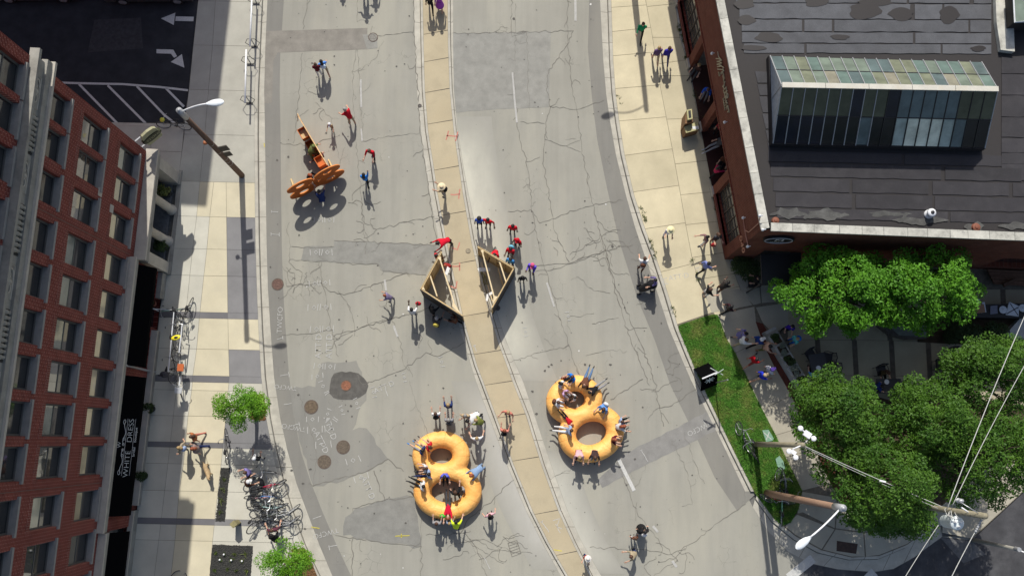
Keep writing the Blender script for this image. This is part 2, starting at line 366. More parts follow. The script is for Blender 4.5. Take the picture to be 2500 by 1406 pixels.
# cross street (darker asphalt, bottom right)
m = MB(); m.sheet(PL([(2133, 1396), (2181, 1388), (2233, 1359), (2297, 1310), (2372, 1318), (2504, 1195), (2900, 850), (3300, 1700), (1990, 1700), (1930, 1412), (1975, 1374), (2045, 1389)]), .004, ASPH2); part('cross_street', m)
m = MB(); m.sheet(PL([(2296, 1312), (2372, 1320), (2406, 1352), (2352, 1374)]), .008, mat('pale_ramp', (.13, .13, .13), .9)); part('asphalt_patch', m)
def worn_band(curve, side, width, y0, y1, amt):
    m_, n, b = newmat('worn_light_concrete'); at = N(n, 'ShaderNodeAttribute', attribute_name='wear'); ns = noise(n, 1.3, 6, .65, stretch=(1, .4, 1)); mu = N(n, 'ShaderNodeMath', operation='MULTIPLY'); n.links.new(at.outputs['Fac'], mu.inputs[0]); n.links.new(ramp(n, ns, .25, .6, .55, 1.2), mu.inputs[1])
    src = CONC.node_tree; b0 = src.nodes['Principled BSDF']
    c = mix(n, ramp(n, noise(n, 2.2, 6, .65), .35, .7), (.31, .303, .263), (.29, .283, .247)); c = mix(n, mu.outputs[0], c, amt); c = mix(n, ramp(n, noise(n, 45, 4, .8), .35, .72, 0, .35), c, (.29, .285, .26)); n.links.new(c, b.inputs['Base Color']); b.inputs['Roughness'].default_value = .92; b.inputs['Specular IOR Level'].default_value = .2
    ys_ = [y0+(y1-y0)*k/30 for k in range(31)]; fs_ = (0, .12, .4, .7, 1.); V_ = []; A_w = []; Q = []
    for k, y in enumerate(ys_):
        e = min(1, k/5, (30-k)/5)
        for f in fs_: p = P(itp(curve, y)+side*(width*f+1), y); V_.append((p.x, p.y, .003)); A_w.append(e*(1-f)**.8 if f else e)
    for k in range(30):
        for j in range(4): a_ = k*5+j; Q.append((a_, a_+1, a_+6, a_+5))
    me = bpy.data.meshes.new('worn_band'); me.from_pydata(V_, [], Q); at_ = me.attributes.new('wear', 'FLOAT', 'POINT'); at_.data.foreach_set('value', A_w); me.materials.append(m_); me.update()
    for pz in me.polygons:
        if pz.normal.z < 0: pz.flip()
    o = bpy.data.objects.new('worn_band', me); COL.objects.link(o); o.parent = ROAD; return o
def patch(name, poly, mt, z=.006, seg=.3, amp=.04, **k):
    p = PL(poly+[poly[0]]); q = wiggle(p, seg, amp)[:-1]; mm = MB(); mm.sheet(q, z, mt); return part(name, mm, **k)
patch('asphalt_patch', [(649, 77), (897, 69), (897, 121), (678, 129), (668, 150), (664, 252), (645, 254)], mat('brownish_patch', (.25, .235, .205), .92, .15, 2, 50, .25, bump=.2), amp=.004)
patch('asphalt_patch', [(1103, 82), (1255, 80), (1345, 76), (1340, 262), (1200, 268), (1110, 276), (1097, 180)], mat('faint_patch', (.285, .282, .255), .92, .14, 2, 50, .25, bump=.2), z=.005, amp=.01)
patch('asphalt_patch', [(742, 602), (815, 601), (815, 587), (955, 593), (1073, 600), (1040, 672), (935, 664), (925, 646), (735, 636)], mat('faint_patch2', (.262, .26, .235), .92, .14, 2, 50, .25, bump=.2), z=.005, amp=.012)
patch('asphalt_patch', [(785, 886), (870, 880), (885, 925), (895, 960), (860, 1050), (895, 1045), (948, 1120), (900, 1150), (790, 1186), (765, 1185), (728, 1060), (706, 950), (770, 945)], PATCH, z=.006, amp=.05)
patch('asphalt_patch', [(843, 1262), (868, 1240), (960, 1215), (1010, 1212), (1020, 1260), (1028, 1333), (940, 1325), (838, 1306)], mat('dark_lower_patch', (.245, .243, .222), .92, .14, 2, 50, .25, bump=.2), z=.005, amp=.05)
patch('asphalt_patch', [(1530, 1105), (1725, 1005), (1755, 1046), (1575, 1135), (1470, 1190), (1460, 1170)], mat('brown_cross_patch', (.255, .25, .235), .92, .14, 2, 50, .25, bump=.2), z=.006, amp=.02)
patch('asphalt_patch', [(1340, 990), (1420, 995), (1530, 1105), (1480, 1175), (1400, 1400), (1300, 1250)], mat('right_lane_wash', (.30, .305, .295), .92, .1, 2, 50, .2, bump=.2), z=.003, amp=.02) if False else None
ring = [(845+44*math.cos(t)*(1+.12*math.sin(3*t+1))+ (6 if math.cos(t) > .3 else 0), 941+39*math.sin(t)*(1+.1*math.cos(2*t))) for t in np.linspace(0, 2*math.pi, 15)[:-1]]
patch('asphalt_patch', ring, DPATCH, z=.011, seg=.2, amp=.03)
patch('asphalt_patch', [(885, 85), (920, 85), (922, 118), (896, 121)], mat('faint_patch', (.285, .29, .285)), z=.008, amp=.01)
# longitudinal dark tar seams and cracks traced along the road
cracks = [
 ([(1103, 82), (1255, 80), (1400, 76), (1385, 110), (1340, 170), (1335, 205), (1342, 260), (1408, 268), (1475, 245)], .035),
 ([(1385, 0), (1387, 120), (1395, 210), (1408, 270), (1420, 360), (1440, 470), (1455, 530), (1478, 610), (1495, 680), (1520, 770), (1540, 830), (1570, 900), (1585, 940)], .04),
 ([(1248, 0), (1250, 90), (1285, 78)], .03), ([(1285, 78), (1290, 200), (1294, 270)], .025),
 ([(1345, 260), (1332, 300), (1330, 350), (1325, 400), (1340, 470), (1350, 530), (1352, 560), (1390, 640)], .04),
 ([(1240, 516), (1295, 512), (1318, 545), (1430, 505), (1520, 490)], .035), ([(1270, 298), (1330, 302)], .03), ([(1330, 340), (1418, 372)], .03),
 ([(1285, 655), (1330, 648), (1400, 640), (1470, 615), (1545, 598)], .05), ([(1290, 665), (1345, 660), (1420, 635), (1478, 612)], .03),
 ([(1255, 180), (1262, 300), (1272, 350), (1290, 420), (1300, 520), (1325, 640), (1350, 720), (1375, 800), (1400, 880), (1420, 930)], .035),
 ([(1480, 620), (1500, 690), (1520, 740), (1560, 830), (1590, 900), (1600, 950), (1620, 1040)], .05),
 ([(1445, 790), (1510, 775)], .02), ([(1410, 675), (1450, 710), (1490, 716)], .02), ([(1385, 775), (1450, 765)], .02),
 ([(1430, 868), (1480, 855), (1530, 857)], .02), ([(1240, 885), (1320, 860), (1390, 843)], .025), ([(1490, 975), (1545, 940), (1570, 925)], .04),
 ([(1505, 1120), (1555, 1250), (1600, 1310), (1655, 1370)], .03), ([(1555, 1225), (1552, 1270)], .02), ([(1440, 1335), (1560, 1340), (1640, 1352), (1700, 1320), (1760, 1270), (1820, 1230)], .03),
 ([(1655, 1365), (1600, 1400), (1560, 1440)], .025), ([(1410, 1130), (1330, 1178), (1345, 1168)], .02), ([(1575, 1135), (1560, 1180), (1545, 1195)], .02),
 ([(1670, 1055), (1690, 1120), (1720, 1180)], .02), ([(1640, 1075), (1680, 1160), (1690, 1230), (1665, 1235)], .02),
 # left carriageway
 ([(745, -40), (750, 20), (740, 72)], .03), ([(738, 130), (730, 220), (722, 310), (716, 350)], .03), ([(872, 55), (873, 0)], .02), ([(870, 122), (860, 200), (865, 290), (875, 400), (880, 470), (890, 560), (900, 590)], .025),
 ([(873, 122), (878, 220), (885, 320)], .02), ([(897, 90), (925, 88), (960, 85), (1010, 80)], .03), ([(925, 120), (920, 140), (875, 175)], .015),
 ([(1011, 0), (1012, 90), (1020, 220), (1025, 320), (1040, 420), (1050, 480), (1060, 560), (1073, 600)], .055),
 ([(885, 345), (940, 335), (1025, 325)], .025), ([(685, 350), (750, 355), (830, 330)], .025), ([(850, 495), (880, 492), (890, 545), (920, 560), (1000, 540), (1060, 530)], .035),
 ([(712, 602), (800, 604), (815, 602)], .03), ([(815, 587), (955, 593), (1075, 600)], .035), ([(720, 636), (925, 646), (930, 660), (1040, 672)], .03), ([(780, 638), (785, 690), (793, 710), (800, 760), (815, 830), (826, 870)], .035),
 ([(700, 699), (785, 690), (800, 708), (840, 720), (905, 700), (960, 678), (1000, 668)], .04), ([(825, 710), (855, 750), (865, 790), (866, 820)], .03),
 ([(815, 820), (880, 800), (950, 780), (1045, 752)], .04), ([(692, 817), (760, 815), (815, 805)], .025), ([(820, 828), (900, 792), (990, 770)], .02), ([(930, 690), (950, 760), (975, 830), (985, 890), (1000, 905)], .025),
 ([(885, 938), (940, 920), (990, 900), (1040, 860), (1070, 870), (1135, 835)], .035), ([(1000, 930), (1020, 1000), (1045, 1060)], .02), ([(764, 1186), (860, 1160), (900, 1147), (948, 1120), (985, 1150)], .04),
 ([(913, 1148), (925, 1180), (940, 1222)], .06), ([(868, 1240), (940, 1220), (1010, 1212)], .04), ([(818, 1306), (940, 1325), (1028, 1333)], .035), ([(862, 1313), (860, 1400), (858, 1440)], .05), ([(1028, 1262), (1028, 1440)], .03),
 ([(1130, 1300), (1165, 1340), (1190, 1406)], .03), ([(1040, 1305), (1130, 1300), (1200, 1340), (1300, 1350)], .025), ([(1100, 1330), (1180, 1315), (1250, 1345)], .02), ([(1255, 1170), (1190, 1230), (1140, 1270), (1120, 1310)], .045),
 ([(1100, 1295), (1140, 1320), (1230, 1375)], .015), ([(726, 950), (760, 1060), (775, 1120), (764, 1186)], .02), ([(1405, 340), (1380, 342)], .015), ([(770, 250), (810, 290), (812, 330)], .015), ([(820, 350), (830, 400), (842, 360)], .015),
 ([(690, 650), (720, 690), (700, 720), (680, 735)], .02), ([(700, 560), (710, 600), (705, 640), (725, 660)], .025),
 ([(1258, 150), (1258, 10)], .02), ([(1600, 1000), (1640, 990), (1680, 960), (1700, 950)], .035),
]
ck = MB()
for i, (pts, w) in enumerate(cracks):
    q = wiggle(PL(pts), .16, .035, i); ck.strip(q, [w*(.25+.75*random.random()) for _ in q], .013, CRK)
    r = random.Random(i)
    for j in range(0, len(q)-3, 7):                       # short side branches
        if r.random() < .45:
            a = Vector(q[j]); an = r.uniform(0, 6.28); b = [tuple(a)]
            for _ in range(r.randint(2, 6)): an += r.gauss(0, .5); a = a+Vector((math.cos(an), math.sin(an)))*.13; b.append(tuple(a))
            ck.strip(b, w*.4, .0125, CRK)
o = part('cracks', ck, kind='stuff')
# long tracks of finer parallel tar cracks beside the main seams
ck2 = MB()
for (x0, y0, x1, y1, n) in [(1240, 560, 1560, 640, 9), (1440, 560, 1520, 640, 14), (700, 640, 760, 720, 12), (820, 790, 1010, 820, 7), (1120, 1300, 1300, 1370, 12), (860, 420, 930, 600, 8), (1520, 600, 1600, 900, 16), (1600, 1380, 1680, 1330, 8), (760, 150, 790, 300, 5), (1640, 880, 1660, 1020, 10)]:
    for k in range(n//2+1):
        r = random.Random(k*31+x0); a = P(r.uniform(x0, x1), r.uniform(min(y0, y1), max(y0, y1))); an = r.uniform(0, 6.28); a = Vector((a.x, a.y)); b = [tuple(a)]
        for _ in range(r.randint(5, 14)): an += r.gauss(0, .45); a = a+Vector((math.cos(an), math.sin(an)))*.11; b.append(tuple(a))
        ck2.strip(b, .018, .0128, CRK)
part('hairline_cracks', ck2, kind='stuff')
sk_ = MB(); rs_ = random.Random(77); DSPK = flat('gum_spot', (.10, .095, .085), .9); LSPK = flat('pale_litter', (.60, .60, .57), .8)
for k in range(420):
    x, y = rs_.uniform(660, 1780), rs_.uniform(-20, 1400)
    if itp(TL, y)-30 < x < itp(TR, y)+30 or x > itp(ROUT, y)-8 or x < itp(COUT, y)+8: continue
    p = P(x, y); r_ = abs(rs_.gauss(0, .022))+.01; n_ = 7; lt = rs_.random() < .07
    sk_.add([(p.x+r_*rs_.uniform(.6, 1.3)*math.cos(q*6.283/n_), p.y+r_*rs_.uniform(.6, 1.3)*math.sin(q*6.283/n_), .016) for q in range(n_)], [tuple(range(n_))], LSPK if lt else DSPK)
for (x, y) in [(1420, 990), (1428, 890), (1340, 895), (1330, 905), (1346, 890), (740, 1180), (745, 1290), (758, 1145), (712, 1148), (660, 985), (1300, 955), (1310, 1010), (1490, 890), (1513, 1072), (1497, 1006)]:
    p = P(x, y); sk_.add([(p.x+.07*rs_.uniform(.6, 1.3)*math.cos(q*6.283/9), p.y+.05*rs_.uniform(.6, 1.3)*math.sin(q*6.283/9), .0165) for q in range(9)], [tuple(range(9))], DSPK)
part('road_specks', sk_, kind='stuff')
# lane dashes
for pts, w in [([(881, 195), (882, 262)], .09), ([(882, 315), (884, 345)], .07), ([(939, 683), (943, 710)], .1), ([(961, 795), (971, 822)], .1), ([(1251, 178), (1262, 300)], .09), ([(1404, -20), (1405, 52)], .12), ([(1335, 690), (1353, 748)], .09),
               ([(1510, 1120), (1548, 1197)], .17), ([(1594, 1283), (1606, 1298)], .12), ([(1641, 1368), (1652, 1383)], .12)]:
    mm = MB(); mm.strip(wiggle(PL(pts), .4, .006), w, .015, FPAINT if w < .15 else WPAINT); part('lane_dash', mm)
for pts in [[(1925, 1410), (1985, 1362)], [(2110, 1420), (2135, 1395)]]:
    mm = MB(); mm.strip(PL(pts), .42, .016, WPAINT); part('crosswalk_bar', mm)
# dark parking lane at top left
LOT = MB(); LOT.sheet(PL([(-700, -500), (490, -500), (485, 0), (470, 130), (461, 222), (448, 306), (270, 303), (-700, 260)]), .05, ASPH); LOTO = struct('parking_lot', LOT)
def lot(name, mb): return mb.obj(name, LOTO)
mm = MB(); mm.sheet(PL([(232, 50), (345, 45), (350, 120), (215, 130)]), .053, mat('lot_patch', (.045, .045, .048), .9)); lot('asphalt_patch', mm)
mm = MB(); mm.sheet(PL([(394, 47), (429, 33), (425, 63)]), .056, WPAINT); mm.sheet(PL([(430, 42), (474, 43), (473, 54), (429, 53)]), .056, WPAINT); lot('painted_arrow', mm)
mm = MB(); mm.sheet(PL([(383, 122), (424, 123), (433, 139), (426, 143), (418, 133), (383, 132)]), .056, WPAINT); mm.sheet(PL([(445, 134), (451, 167), (418, 153)]), .056, WPAINT); lot('painted_arrow', mm)
for pts in [[(140, 203), (200, 205), (300, 207), (390, 214), (460, 222)], [(194, 207), (287, 302)], [(264, 210), (358, 304)], [(335, 212), (402, 282), (432, 306)], [(406, 217), (450, 262)]]:
    mm = MB(); mm.strip(PL(pts), .11, .056, WPAINT); lot('parking_stripe', mm)
# kerbs
def kerb(name, inner, outer, stepw=.16):
    mm = MB(); A = PL(inner, KH); B = PL(outer, 0)
    top = []; n = len(A); vs = []; fs = []
    for a, b in zip(A, B):
        d = Vector((b.x-a.x, b.y-a.y, 0)); d.normalize()
        c = a+d*stepw
        vs += [(a.x, a.y, -.05), (a.x, a.y, KH), (c.x-.02*d.x, c.y-.02*d.y, KH), (c.x, c.y, KH-.02), (c.x+.01*d.x, c.y+.01*d.y, .012), (b.x, b.y, .010), (b.x, b.y, -.05)]
    for i in range(n-1):
        for j in range(6): q = (i*7+j, i*7+j+1, (i+1)*7+j+1, (i+1)*7+j); fs.append(q)
    mm.add(vs, fs, CURB); o = struct(name, mm)
    # joints
    jj = MB(); acc = 0
    for i in range(n-1):
        L = (A[i+1]-A[i]).length; k = max(1, int(L/2.6))
        for t in range(k):
            f = (t+.5)/k; a = A[i].lerp(A[i+1], f); b = B[i].lerp(B[i+1], f)
            d = Vector((b.x-a.x, b.y-a.y, 0)).normalized(); c = a+d*stepw
            jj.beam((a.x, a.y, KH+.001), (c.x, c.y, KH+.001), .018, .004, JOINT); jj.beam((c.x+d.x*.01, c.y+d.y*.01, .013), (b.x, b.y, .012), .016, .004, JOINT)
    jj.strip([(a.x+(b.x-a.x)/(b-a).length*(stepw+.03), a.y+(b.y-a.y)/(b-a).length*(stepw+.03)) for a, b in zip(A, B)], .035, .014, JOINT)
    jj.obj('joint_line', o, kind='stuff'); return o
kerb('kerb_left', CIN, COUT)
kerb('kerb_right', RIN, ROUT)
kerb('kerb_corner', CORN_IN, CORN_OUT)
# median
kerb('median_kerb_left', TL, LO, .12)
kerb('median_kerb_right', TR, RO, .12)
worn_band(RO, 1, 85, 285, 930, (.52, .505, .42)); worn_band(LO, -1, 60, 930, 1390, (.40, .39, .35)); worn_band(RO, 1, 60, 1100, 1400, (.44, .43, .37))
def sheetbase(name, poly, z, mt): mm = MB(); mm.prism(poly, -.05, z, mt); return struct(name, mm)
MED = sheetbase('median', PL(TL, KH)+PL(TR[::-1], KH), KH-.012, JOINT)
ys = [-300, -60, 80, 147, 222, 299, 411, 521, 641, 767, 860, 935, 1015, 1120, 1250, 1350, 1440, 1600]
def slab(parent, poly, ztop, mt, gap=.010, th=.05, name='slab'):
    mm = MB(); q = inset(poly, gap); mm.prism(q, ztop-th, ztop+random.uniform(0, .003), mt); return mm.obj(name, parent)
for a, b in zip(ys[:-1], ys[1:]):
    s = -.12 if a < 500 else -.25
    la = [(itp(TL, a+6), a+6)]; 
    yy = [y for x, y in TL if a < y < b]
    tl = [a+(0 if a < 0 else 5)] + yy + [b+5]; tr = [a-(0 if a < 0 else 5)] + [y for x, y in TR if a < y-5 and y < b-8] + [b-6]
    slab(MED, PL([(itp(TL, y), y) for y in tl]+[(itp(TR, y), y) for y in tr[::-1]], KH), KH, TAN)
# left pavement
TILT = .022
C0 = [(462, -300), (480, -60), (484, 0), (470, 130), (461, 222), (450, 306), (450, 330), (434, 444), (430, 460), (424, 529), (414, 608), (402, 673), (390, 762), (380, 852), (372, 925), (368, 953), (360, 1016), (350, 1086), (345, 1133), (338, 1199), (332, 1273), (325, 1320), (316, 1406), (298, 1560)]
C1 = [(530, -60), (519, 111), (509, 220), (500, 329), (488, 444), (480, 529), (470, 610), (457, 733), (443, 852), (430, 953), (410, 1131), (394, 1264), (379, 1387), (360, 1560)]
C2 = [(522, 444), (512, 529), (505, 610), (497, 678), (488, 764), (480, 852), (471, 914), (468, 953), (459, 1016), (448, 1131), (437, 1199), (427, 1320), (418, 1400), (405, 1560)]
C3 = [(552, 444), (553, 532), (554, 610), (555, 678), (556, 764), (558, 852), (560, 921), (557, 953), (550, 1030), (540, 1133), (532, 1199), (524, 1271), (518, 1330), (512, 1406), (500, 1560)]
rows = [-300, -60, 3, 111, 220, 329, 444, 529, 608, 673, 762, 777, 852, 917, 933, 953, 1016, 1080, 1093, 1133, 1199, 1266, 1281, 1320, 1420, 1560]
bands = {762, 917, 1080, 1266}
allL = [(x, y) for x, y in C0]+[(x, y) for x, y in CIN[::-1]]
PAVL = sheetbase('pavement_left', PL([(462, -300), (480, -60), (484, 0), (470, 130), (461, 222), (448, 300), (270, 300), (280, 350), (430, 470)]+C0[8:]+[(880, 1600)]+CIN[:-1][::-1], KH), KH-.012, JOINT)
def yrow(y, x): return y+TILT*(x-500) if y > 0 else y
def row_poly(ca, cb, a, b):
    pa = [(itp(ca, yrow(a, itp(ca, a))), yrow(a, itp(ca, a)))]; 
    def pt(c, y): x = itp(c, y); x = itp(c, yrow(y, x)); return (x, yrow(y, x))
    left = [pt(ca, a)]+[(x, y) for x, y in ca if pt(ca, a)[1]+8 < y < pt(ca, b)[1]-8]+[pt(ca, b)]
    right = [pt(cb, a)]+[(x, y) for x, y in cb if pt(cb, a)[1]+8 < y < pt(cb, b)[1]-8]+[pt(cb, b)]
    return left+right[::-1]
for a, b in zip(rows[:-1], rows[1:]):
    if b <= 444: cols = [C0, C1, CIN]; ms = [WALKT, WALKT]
    else: cols = [C0, C1, C2, C3, CIN]; ms = [WALKG, WALKG, WALKL, WALKG]
    if 529 <= a < 762: ms = [WALKG, WALKG, WALKL, SLATE]
    if a == 444: ms = [WALKG, WALKL, WALKL, WALKL]
    if a == 777: ms[3] = WALKL
    if a == 852: ms[3] = SLATE
    if a >= 1281: ms = [WALKG, WALKG, WALKL, WALKG]
    if a in (1016, 1133): ms[3] = SLATE if a == 1016 else WALKG
    if a in bands: ms = [SLATED, SLATED if a != 762 else SLATE, SLATE, SLATE]; 
    if b-a < 18: cols = [C0, C2, C3, CIN]; ms = [SLATED, SLATED, SLATE]
    for i in range(len(cols)-1):
        if a < 444 and i == 0 and False: continue
        slab(PAVL, PL(row_poly(cols[i], cols[i+1], a, b), KH), KH, ms[i], .007 if b-a > 18 else .003)
for poly in ([(270, 300), (370, 303), (368, 369), (285, 365)], [(370, 303), (450, 307), (444, 371), (368, 369)], [(285, 365), (368, 369), (362, 440), (300, 440)], [(368, 369), (444, 371), (434, 450), (362, 448)]):
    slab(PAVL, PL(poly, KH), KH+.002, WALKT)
m = MB(); m.strip(PL([(268, 302), (449, 308)], .1), .14, .06, CURB); m.prism(PL([(268, 299), (450, 304), (450, 310), (268, 306)], KH), 0, KH+.012, CURB); m.obj('edge_kerb', PAVL)
def bed(poly, mt, name='planting_bed', z=KH+.012, amp=.02):
    mm = MB(); mm.sheet(wiggle(PL(poly+[poly[0]], KH), .2, amp)[:-1], z, mt); return mm.obj(name, None, kind='structure')
bed([(540, 1141), (562, 1141), (548, 1272), (526, 1272)], GRAVEL, 'gravel_bed')
bed([(519, 1329), (618, 1332), (611, 1420), (511, 1420)], GRAVEL, 'gravel_bed')
bed([(611, 963), (641, 963), (650, 1000), (648, 1026), (611, 1024)], SOIL, 'mulch_bed')
bed([(712, 1339), (745, 1338), (775, 1406), (790, 1440), (712, 1440)], SOIL, 'mulch_bed')
# gravel stones and young plants
def pebbles(poly, n, name, parent_kind='stuff', size=.03, mt=None, z=KH+.012):
    pts = PL(poly, KH); xs = [p.x for p in pts]; yv = [p.y for p in pts]; mm = MB(); r = random.Random(n)
    for _ in range(n):
        while True:
            x, y = r.uniform(min(xs), max(xs)), r.uniform(min(yv), max(yv)); c = False; j = len(pts)-1
            for i in range(len(pts)):
                if ((pts[i].y > y) != (pts[j].y > y)) and (x < (pts[j].x-pts[i].x)*(y-pts[i].y)/(pts[j].y-pts[i].y)+pts[i].x): c = not c
                j = i
            if c: break
        s = size*r.uniform(.5, 1.3); a = r.uniform(0, 3.1); ca, sa = math.cos(a)*s, math.sin(a)*s
        mm.add([(x+ca, y+sa, z), (x-sa*.7, y+ca*.7, z), (x-ca, y-sa, z), (x+sa*.7, y-ca*.7, z), (x, y, z+s*.9)], [(0, 1, 4), (1, 2, 4), (2, 3, 4), (3, 0, 4)], mt)
    return mm.obj(name, None, kind='stuff')
DST = mat('dark_pebble', (.075, .075, .07), .8, .6, 20, 80, .4); MUL = mat('mulch_chip', (.24, .13, .06), .9, .5, 20, 80, .4)
pebbles([(540, 1141), (562, 1141), (548, 1272), (526, 1272)], 900, 'gravel', size=.035, mt=DST)
pebbles([(519, 1329), (618, 1332), (611, 1420), (511, 1420)], 3000, 'gravel', size=.035, mt=DST)
pebbles([(611, 963), (641, 963), (650, 1000), (648, 1026), (611, 1024)], 500, 'bark_mulch', size=.04, mt=MUL)
pebbles([(712, 1339), (745, 1338), (775, 1406), (790, 1440), (712, 1440)], 1200, 'bark_mulch', size=.04, mt=MUL)
# right pavement
CEN = [(1570, -300), (1575, -60), (1576, 0), (1592, 85), (1612, 212), (1632, 314), (1648, 400), (1662, 478), (1674, 548), (1689, 627), (1706, 690), (1740, 760), (1762, 800), (1790, 850), (1815, 900)]
EDG = [(1636, -300), (1645, -60), (1647, 0), (1660, 94), (1678, 150), (1700, 260), (1720, 360), (1745, 470), (1765, 560), (1783, 640), (1812, 718), (1845, 790), (1880, 860)]
PAVR = sheetbase('pavement_right', PL([(1488, -300)]+RIN[1:13]+[(1662, 792), (1735, 768), (1759, 786), (1772, 824), (1798, 867), (1823, 920), (1853, 984), (1892, 1059), (1918, 1116), (1958, 1197), (1946, 1253), (1912, 1282)]
     +CORN_IN[1:]+[(2372, 1316), (2504, 1195), (2800, 950), (2800, 560), (1900, 560), (1800, 640), (1660, 0), (1650, -300)], KH), KH-.012, mat('worn_joint', (.17, .15, .115), .9))
rl = [(-300, -.07), (-60, -.07), (57, -.08), (228, -.12), (403, -.1), (635, -.09)]
L_left = [(-300, -300), (-80, -85), (19, 13), (78, 68), (137, 128), (217, 208), (296, 286), (380, 364), (469, 453), (559, 544), (664, 643), (792, 762)]
L_right = [(-300, -300), (-80, -90), (17, 10), (92, 92), (157, 147), (186, 185), (292, 288), (401, 392), (476, 468), (549, 540), (629, 615), (682, 668), (715, 700), (770, 745)]
def rowpoly2(ca, cb, a, b):
    (a0, a1), (b0, b1) = a, b
    l = [(itp(ca, a0), a0)]+[(x, y) for x, y in ca if a0+8 < y < b0-8]+[(itp(ca, b0), b0)]
    r = [(itp(cb, a1), a1)]+[(x, y) for x, y in cb if a1+8 < y < b1-8]+[(itp(cb, b1), b1)]
    return l+r[::-1]
for a, b in zip(L_left[:-1], L_left[1:]): slab(PAVR, PL(rowpoly2(RIN, CEN, a, b), KH), KH, WALKR)
for a, b in zip(L_right[:-1], L_right[1:]): slab(PAVR, PL(rowpoly2(CEN, EDG, a, b), KH), KH, WALKR)
EDG2 = [(1668, -300), (1672, 0), (1690, 150), (1718, 315), (1750, 470), (1772, 560), (1792, 640)]
for a, b in zip(L_right[1:11], L_right[2:12]): slab(PAVR, PL(rowpoly2(EDG, EDG2, (a[1], a[1]), (min(b[1], 640), min(b[1], 640))), KH), KH, WALKG) if a[1] < 620 else None
GR = [(1759, 786), (1772, 824), (1798, 867), (1823, 920), (1853, 984), (1892, 1059), (1918, 1116), (1958, 1197)]
RB = [(1845, 785), (1866, 845), (1890, 893), (1915, 935), (1939, 980), (1975, 1055), (2012, 1148), (2044, 1212)]
RC = mat('path_concrete', (.42, .39, .31), .9, .1, .8, 60, .15, bump=.15, rnd=.06, stain=(.3, .27, .22), stainamt=.4)  # darker, greyer concrete for the path and corner slabs
sy = [(786, 762), (862, 828), (930, 893), (1000, 965), (1062, 1040), (1116, 1095), (1197, 1180)]
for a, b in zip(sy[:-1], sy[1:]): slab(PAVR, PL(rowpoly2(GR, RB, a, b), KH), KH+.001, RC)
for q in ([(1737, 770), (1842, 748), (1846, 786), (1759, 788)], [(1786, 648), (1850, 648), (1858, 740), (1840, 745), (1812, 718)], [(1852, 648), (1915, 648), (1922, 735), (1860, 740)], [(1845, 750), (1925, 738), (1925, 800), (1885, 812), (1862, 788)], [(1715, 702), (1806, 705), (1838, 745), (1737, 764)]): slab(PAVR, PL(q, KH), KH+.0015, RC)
# corner plaza slabs
hub = [(1958, 1197), (2044, 1212), (2100, 1262)]
cs = [([(1946, 1253), (1958, 1199), (2044, 1214), (2038, 1289), (1960, 1250)]), ([(1916, 1284), (1946, 1255), (2038, 1291), (2006, 1340), (1942, 1305)]), ([(2008, 1341), (2040, 1291), (2108, 1300), (2112, 1358), (2079, 1358)]),
      ([(2114, 1358), (2110, 1300), (2240, 1280), (2262, 1293), (2215, 1327), (2147, 1354)]), ([(2046, 1214), (2120, 1180), (2240, 1278), (2108, 1298), (2040, 1289)]), ([(2302, 1270), (2268, 1290), (2242, 1279), (2400, 1150), (2500, 1080), (2560, 1140), (2504, 1193), (2372, 1314), (2300, 1300)])]
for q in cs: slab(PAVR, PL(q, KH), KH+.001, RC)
m = MB(); m.sheet(PL([(2043, 1319), (2094, 1327), (2090, 1351), (2042, 1344)], KH), KH+.008, mat('rusty_plate', (.07, .045, .035), .8)); m.obj('access_plate', PAVR)
# patio
PATIO = mat('patio_concrete', (.40, .355, .25), .9, .12, .8, 60, .2, bump=.2, rnd=.07, stain=(.26, .22, .16), stainamt=.5)
PBAND = mat('patio_band', (.13, .11, .085), .9, .3, 3, 60, .3)
xs = [1845, 1925, 2000, 2090, 2180, 2270, 2360, 2460, 2600]
for j, (ya, yb) in enumerate(((700, 828), (828, 914), (914, 1010), (1010, 1100))):
    for i in range(len(xs)-1):
        sh = (ya-800)*.06; x0, x1 = xs[i]+sh, xs[i+1]+sh
        if j == 0 and i == 0: continue
        if j > 0 and x0 < RB[0][0]+(ya-785)*.5+60: x0 = max(x0, itp(RB, ya)+62)
        if x1-x0 < 15: continue
        slab(PAVR, PL([(x0, ya+(x0-1900)*.012), (x1-12, ya+(x1-1900)*.012), (x1-7, yb+(x1-1900)*.012), (x0+5, yb+(x0-1900)*.012)], KH), KH+.002, PATIO)
        mm = MB(); mm.sheet(PL([(x1-11, ya+(x1-1900)*.012), (x1-1, ya+(x1-1900)*.012), (x1+4, yb+(x1-1900)*.012), (x1-6, yb+(x1-1900)*.012)], KH), KH+.001, PBAND); mm.obj('brick_band', PAVR)
BRK = brick('paver_brick', (1, 0), a=(.20, .05, .035), b=(.15, .035, .025), mortar=(.12, .07, .05))
m = MB(); m.sheet(PL([(1845, 785), (1866, 845), (1890, 893), (1915, 935), (1939, 980), (1975, 1055), (2012, 1148), (2060, 1240), (2085, 1230), (2035, 1140), (1996, 1055), (1960, 975), (1935, 930), (1905, 880), (1880, 820), (1862, 790)], KH), KH+.006, mat('red_paver_strip', (.13, .04, .028), .9, .3, 4, 40, .5, bump=.6)); m.obj('red_paver_strip', PAVR)
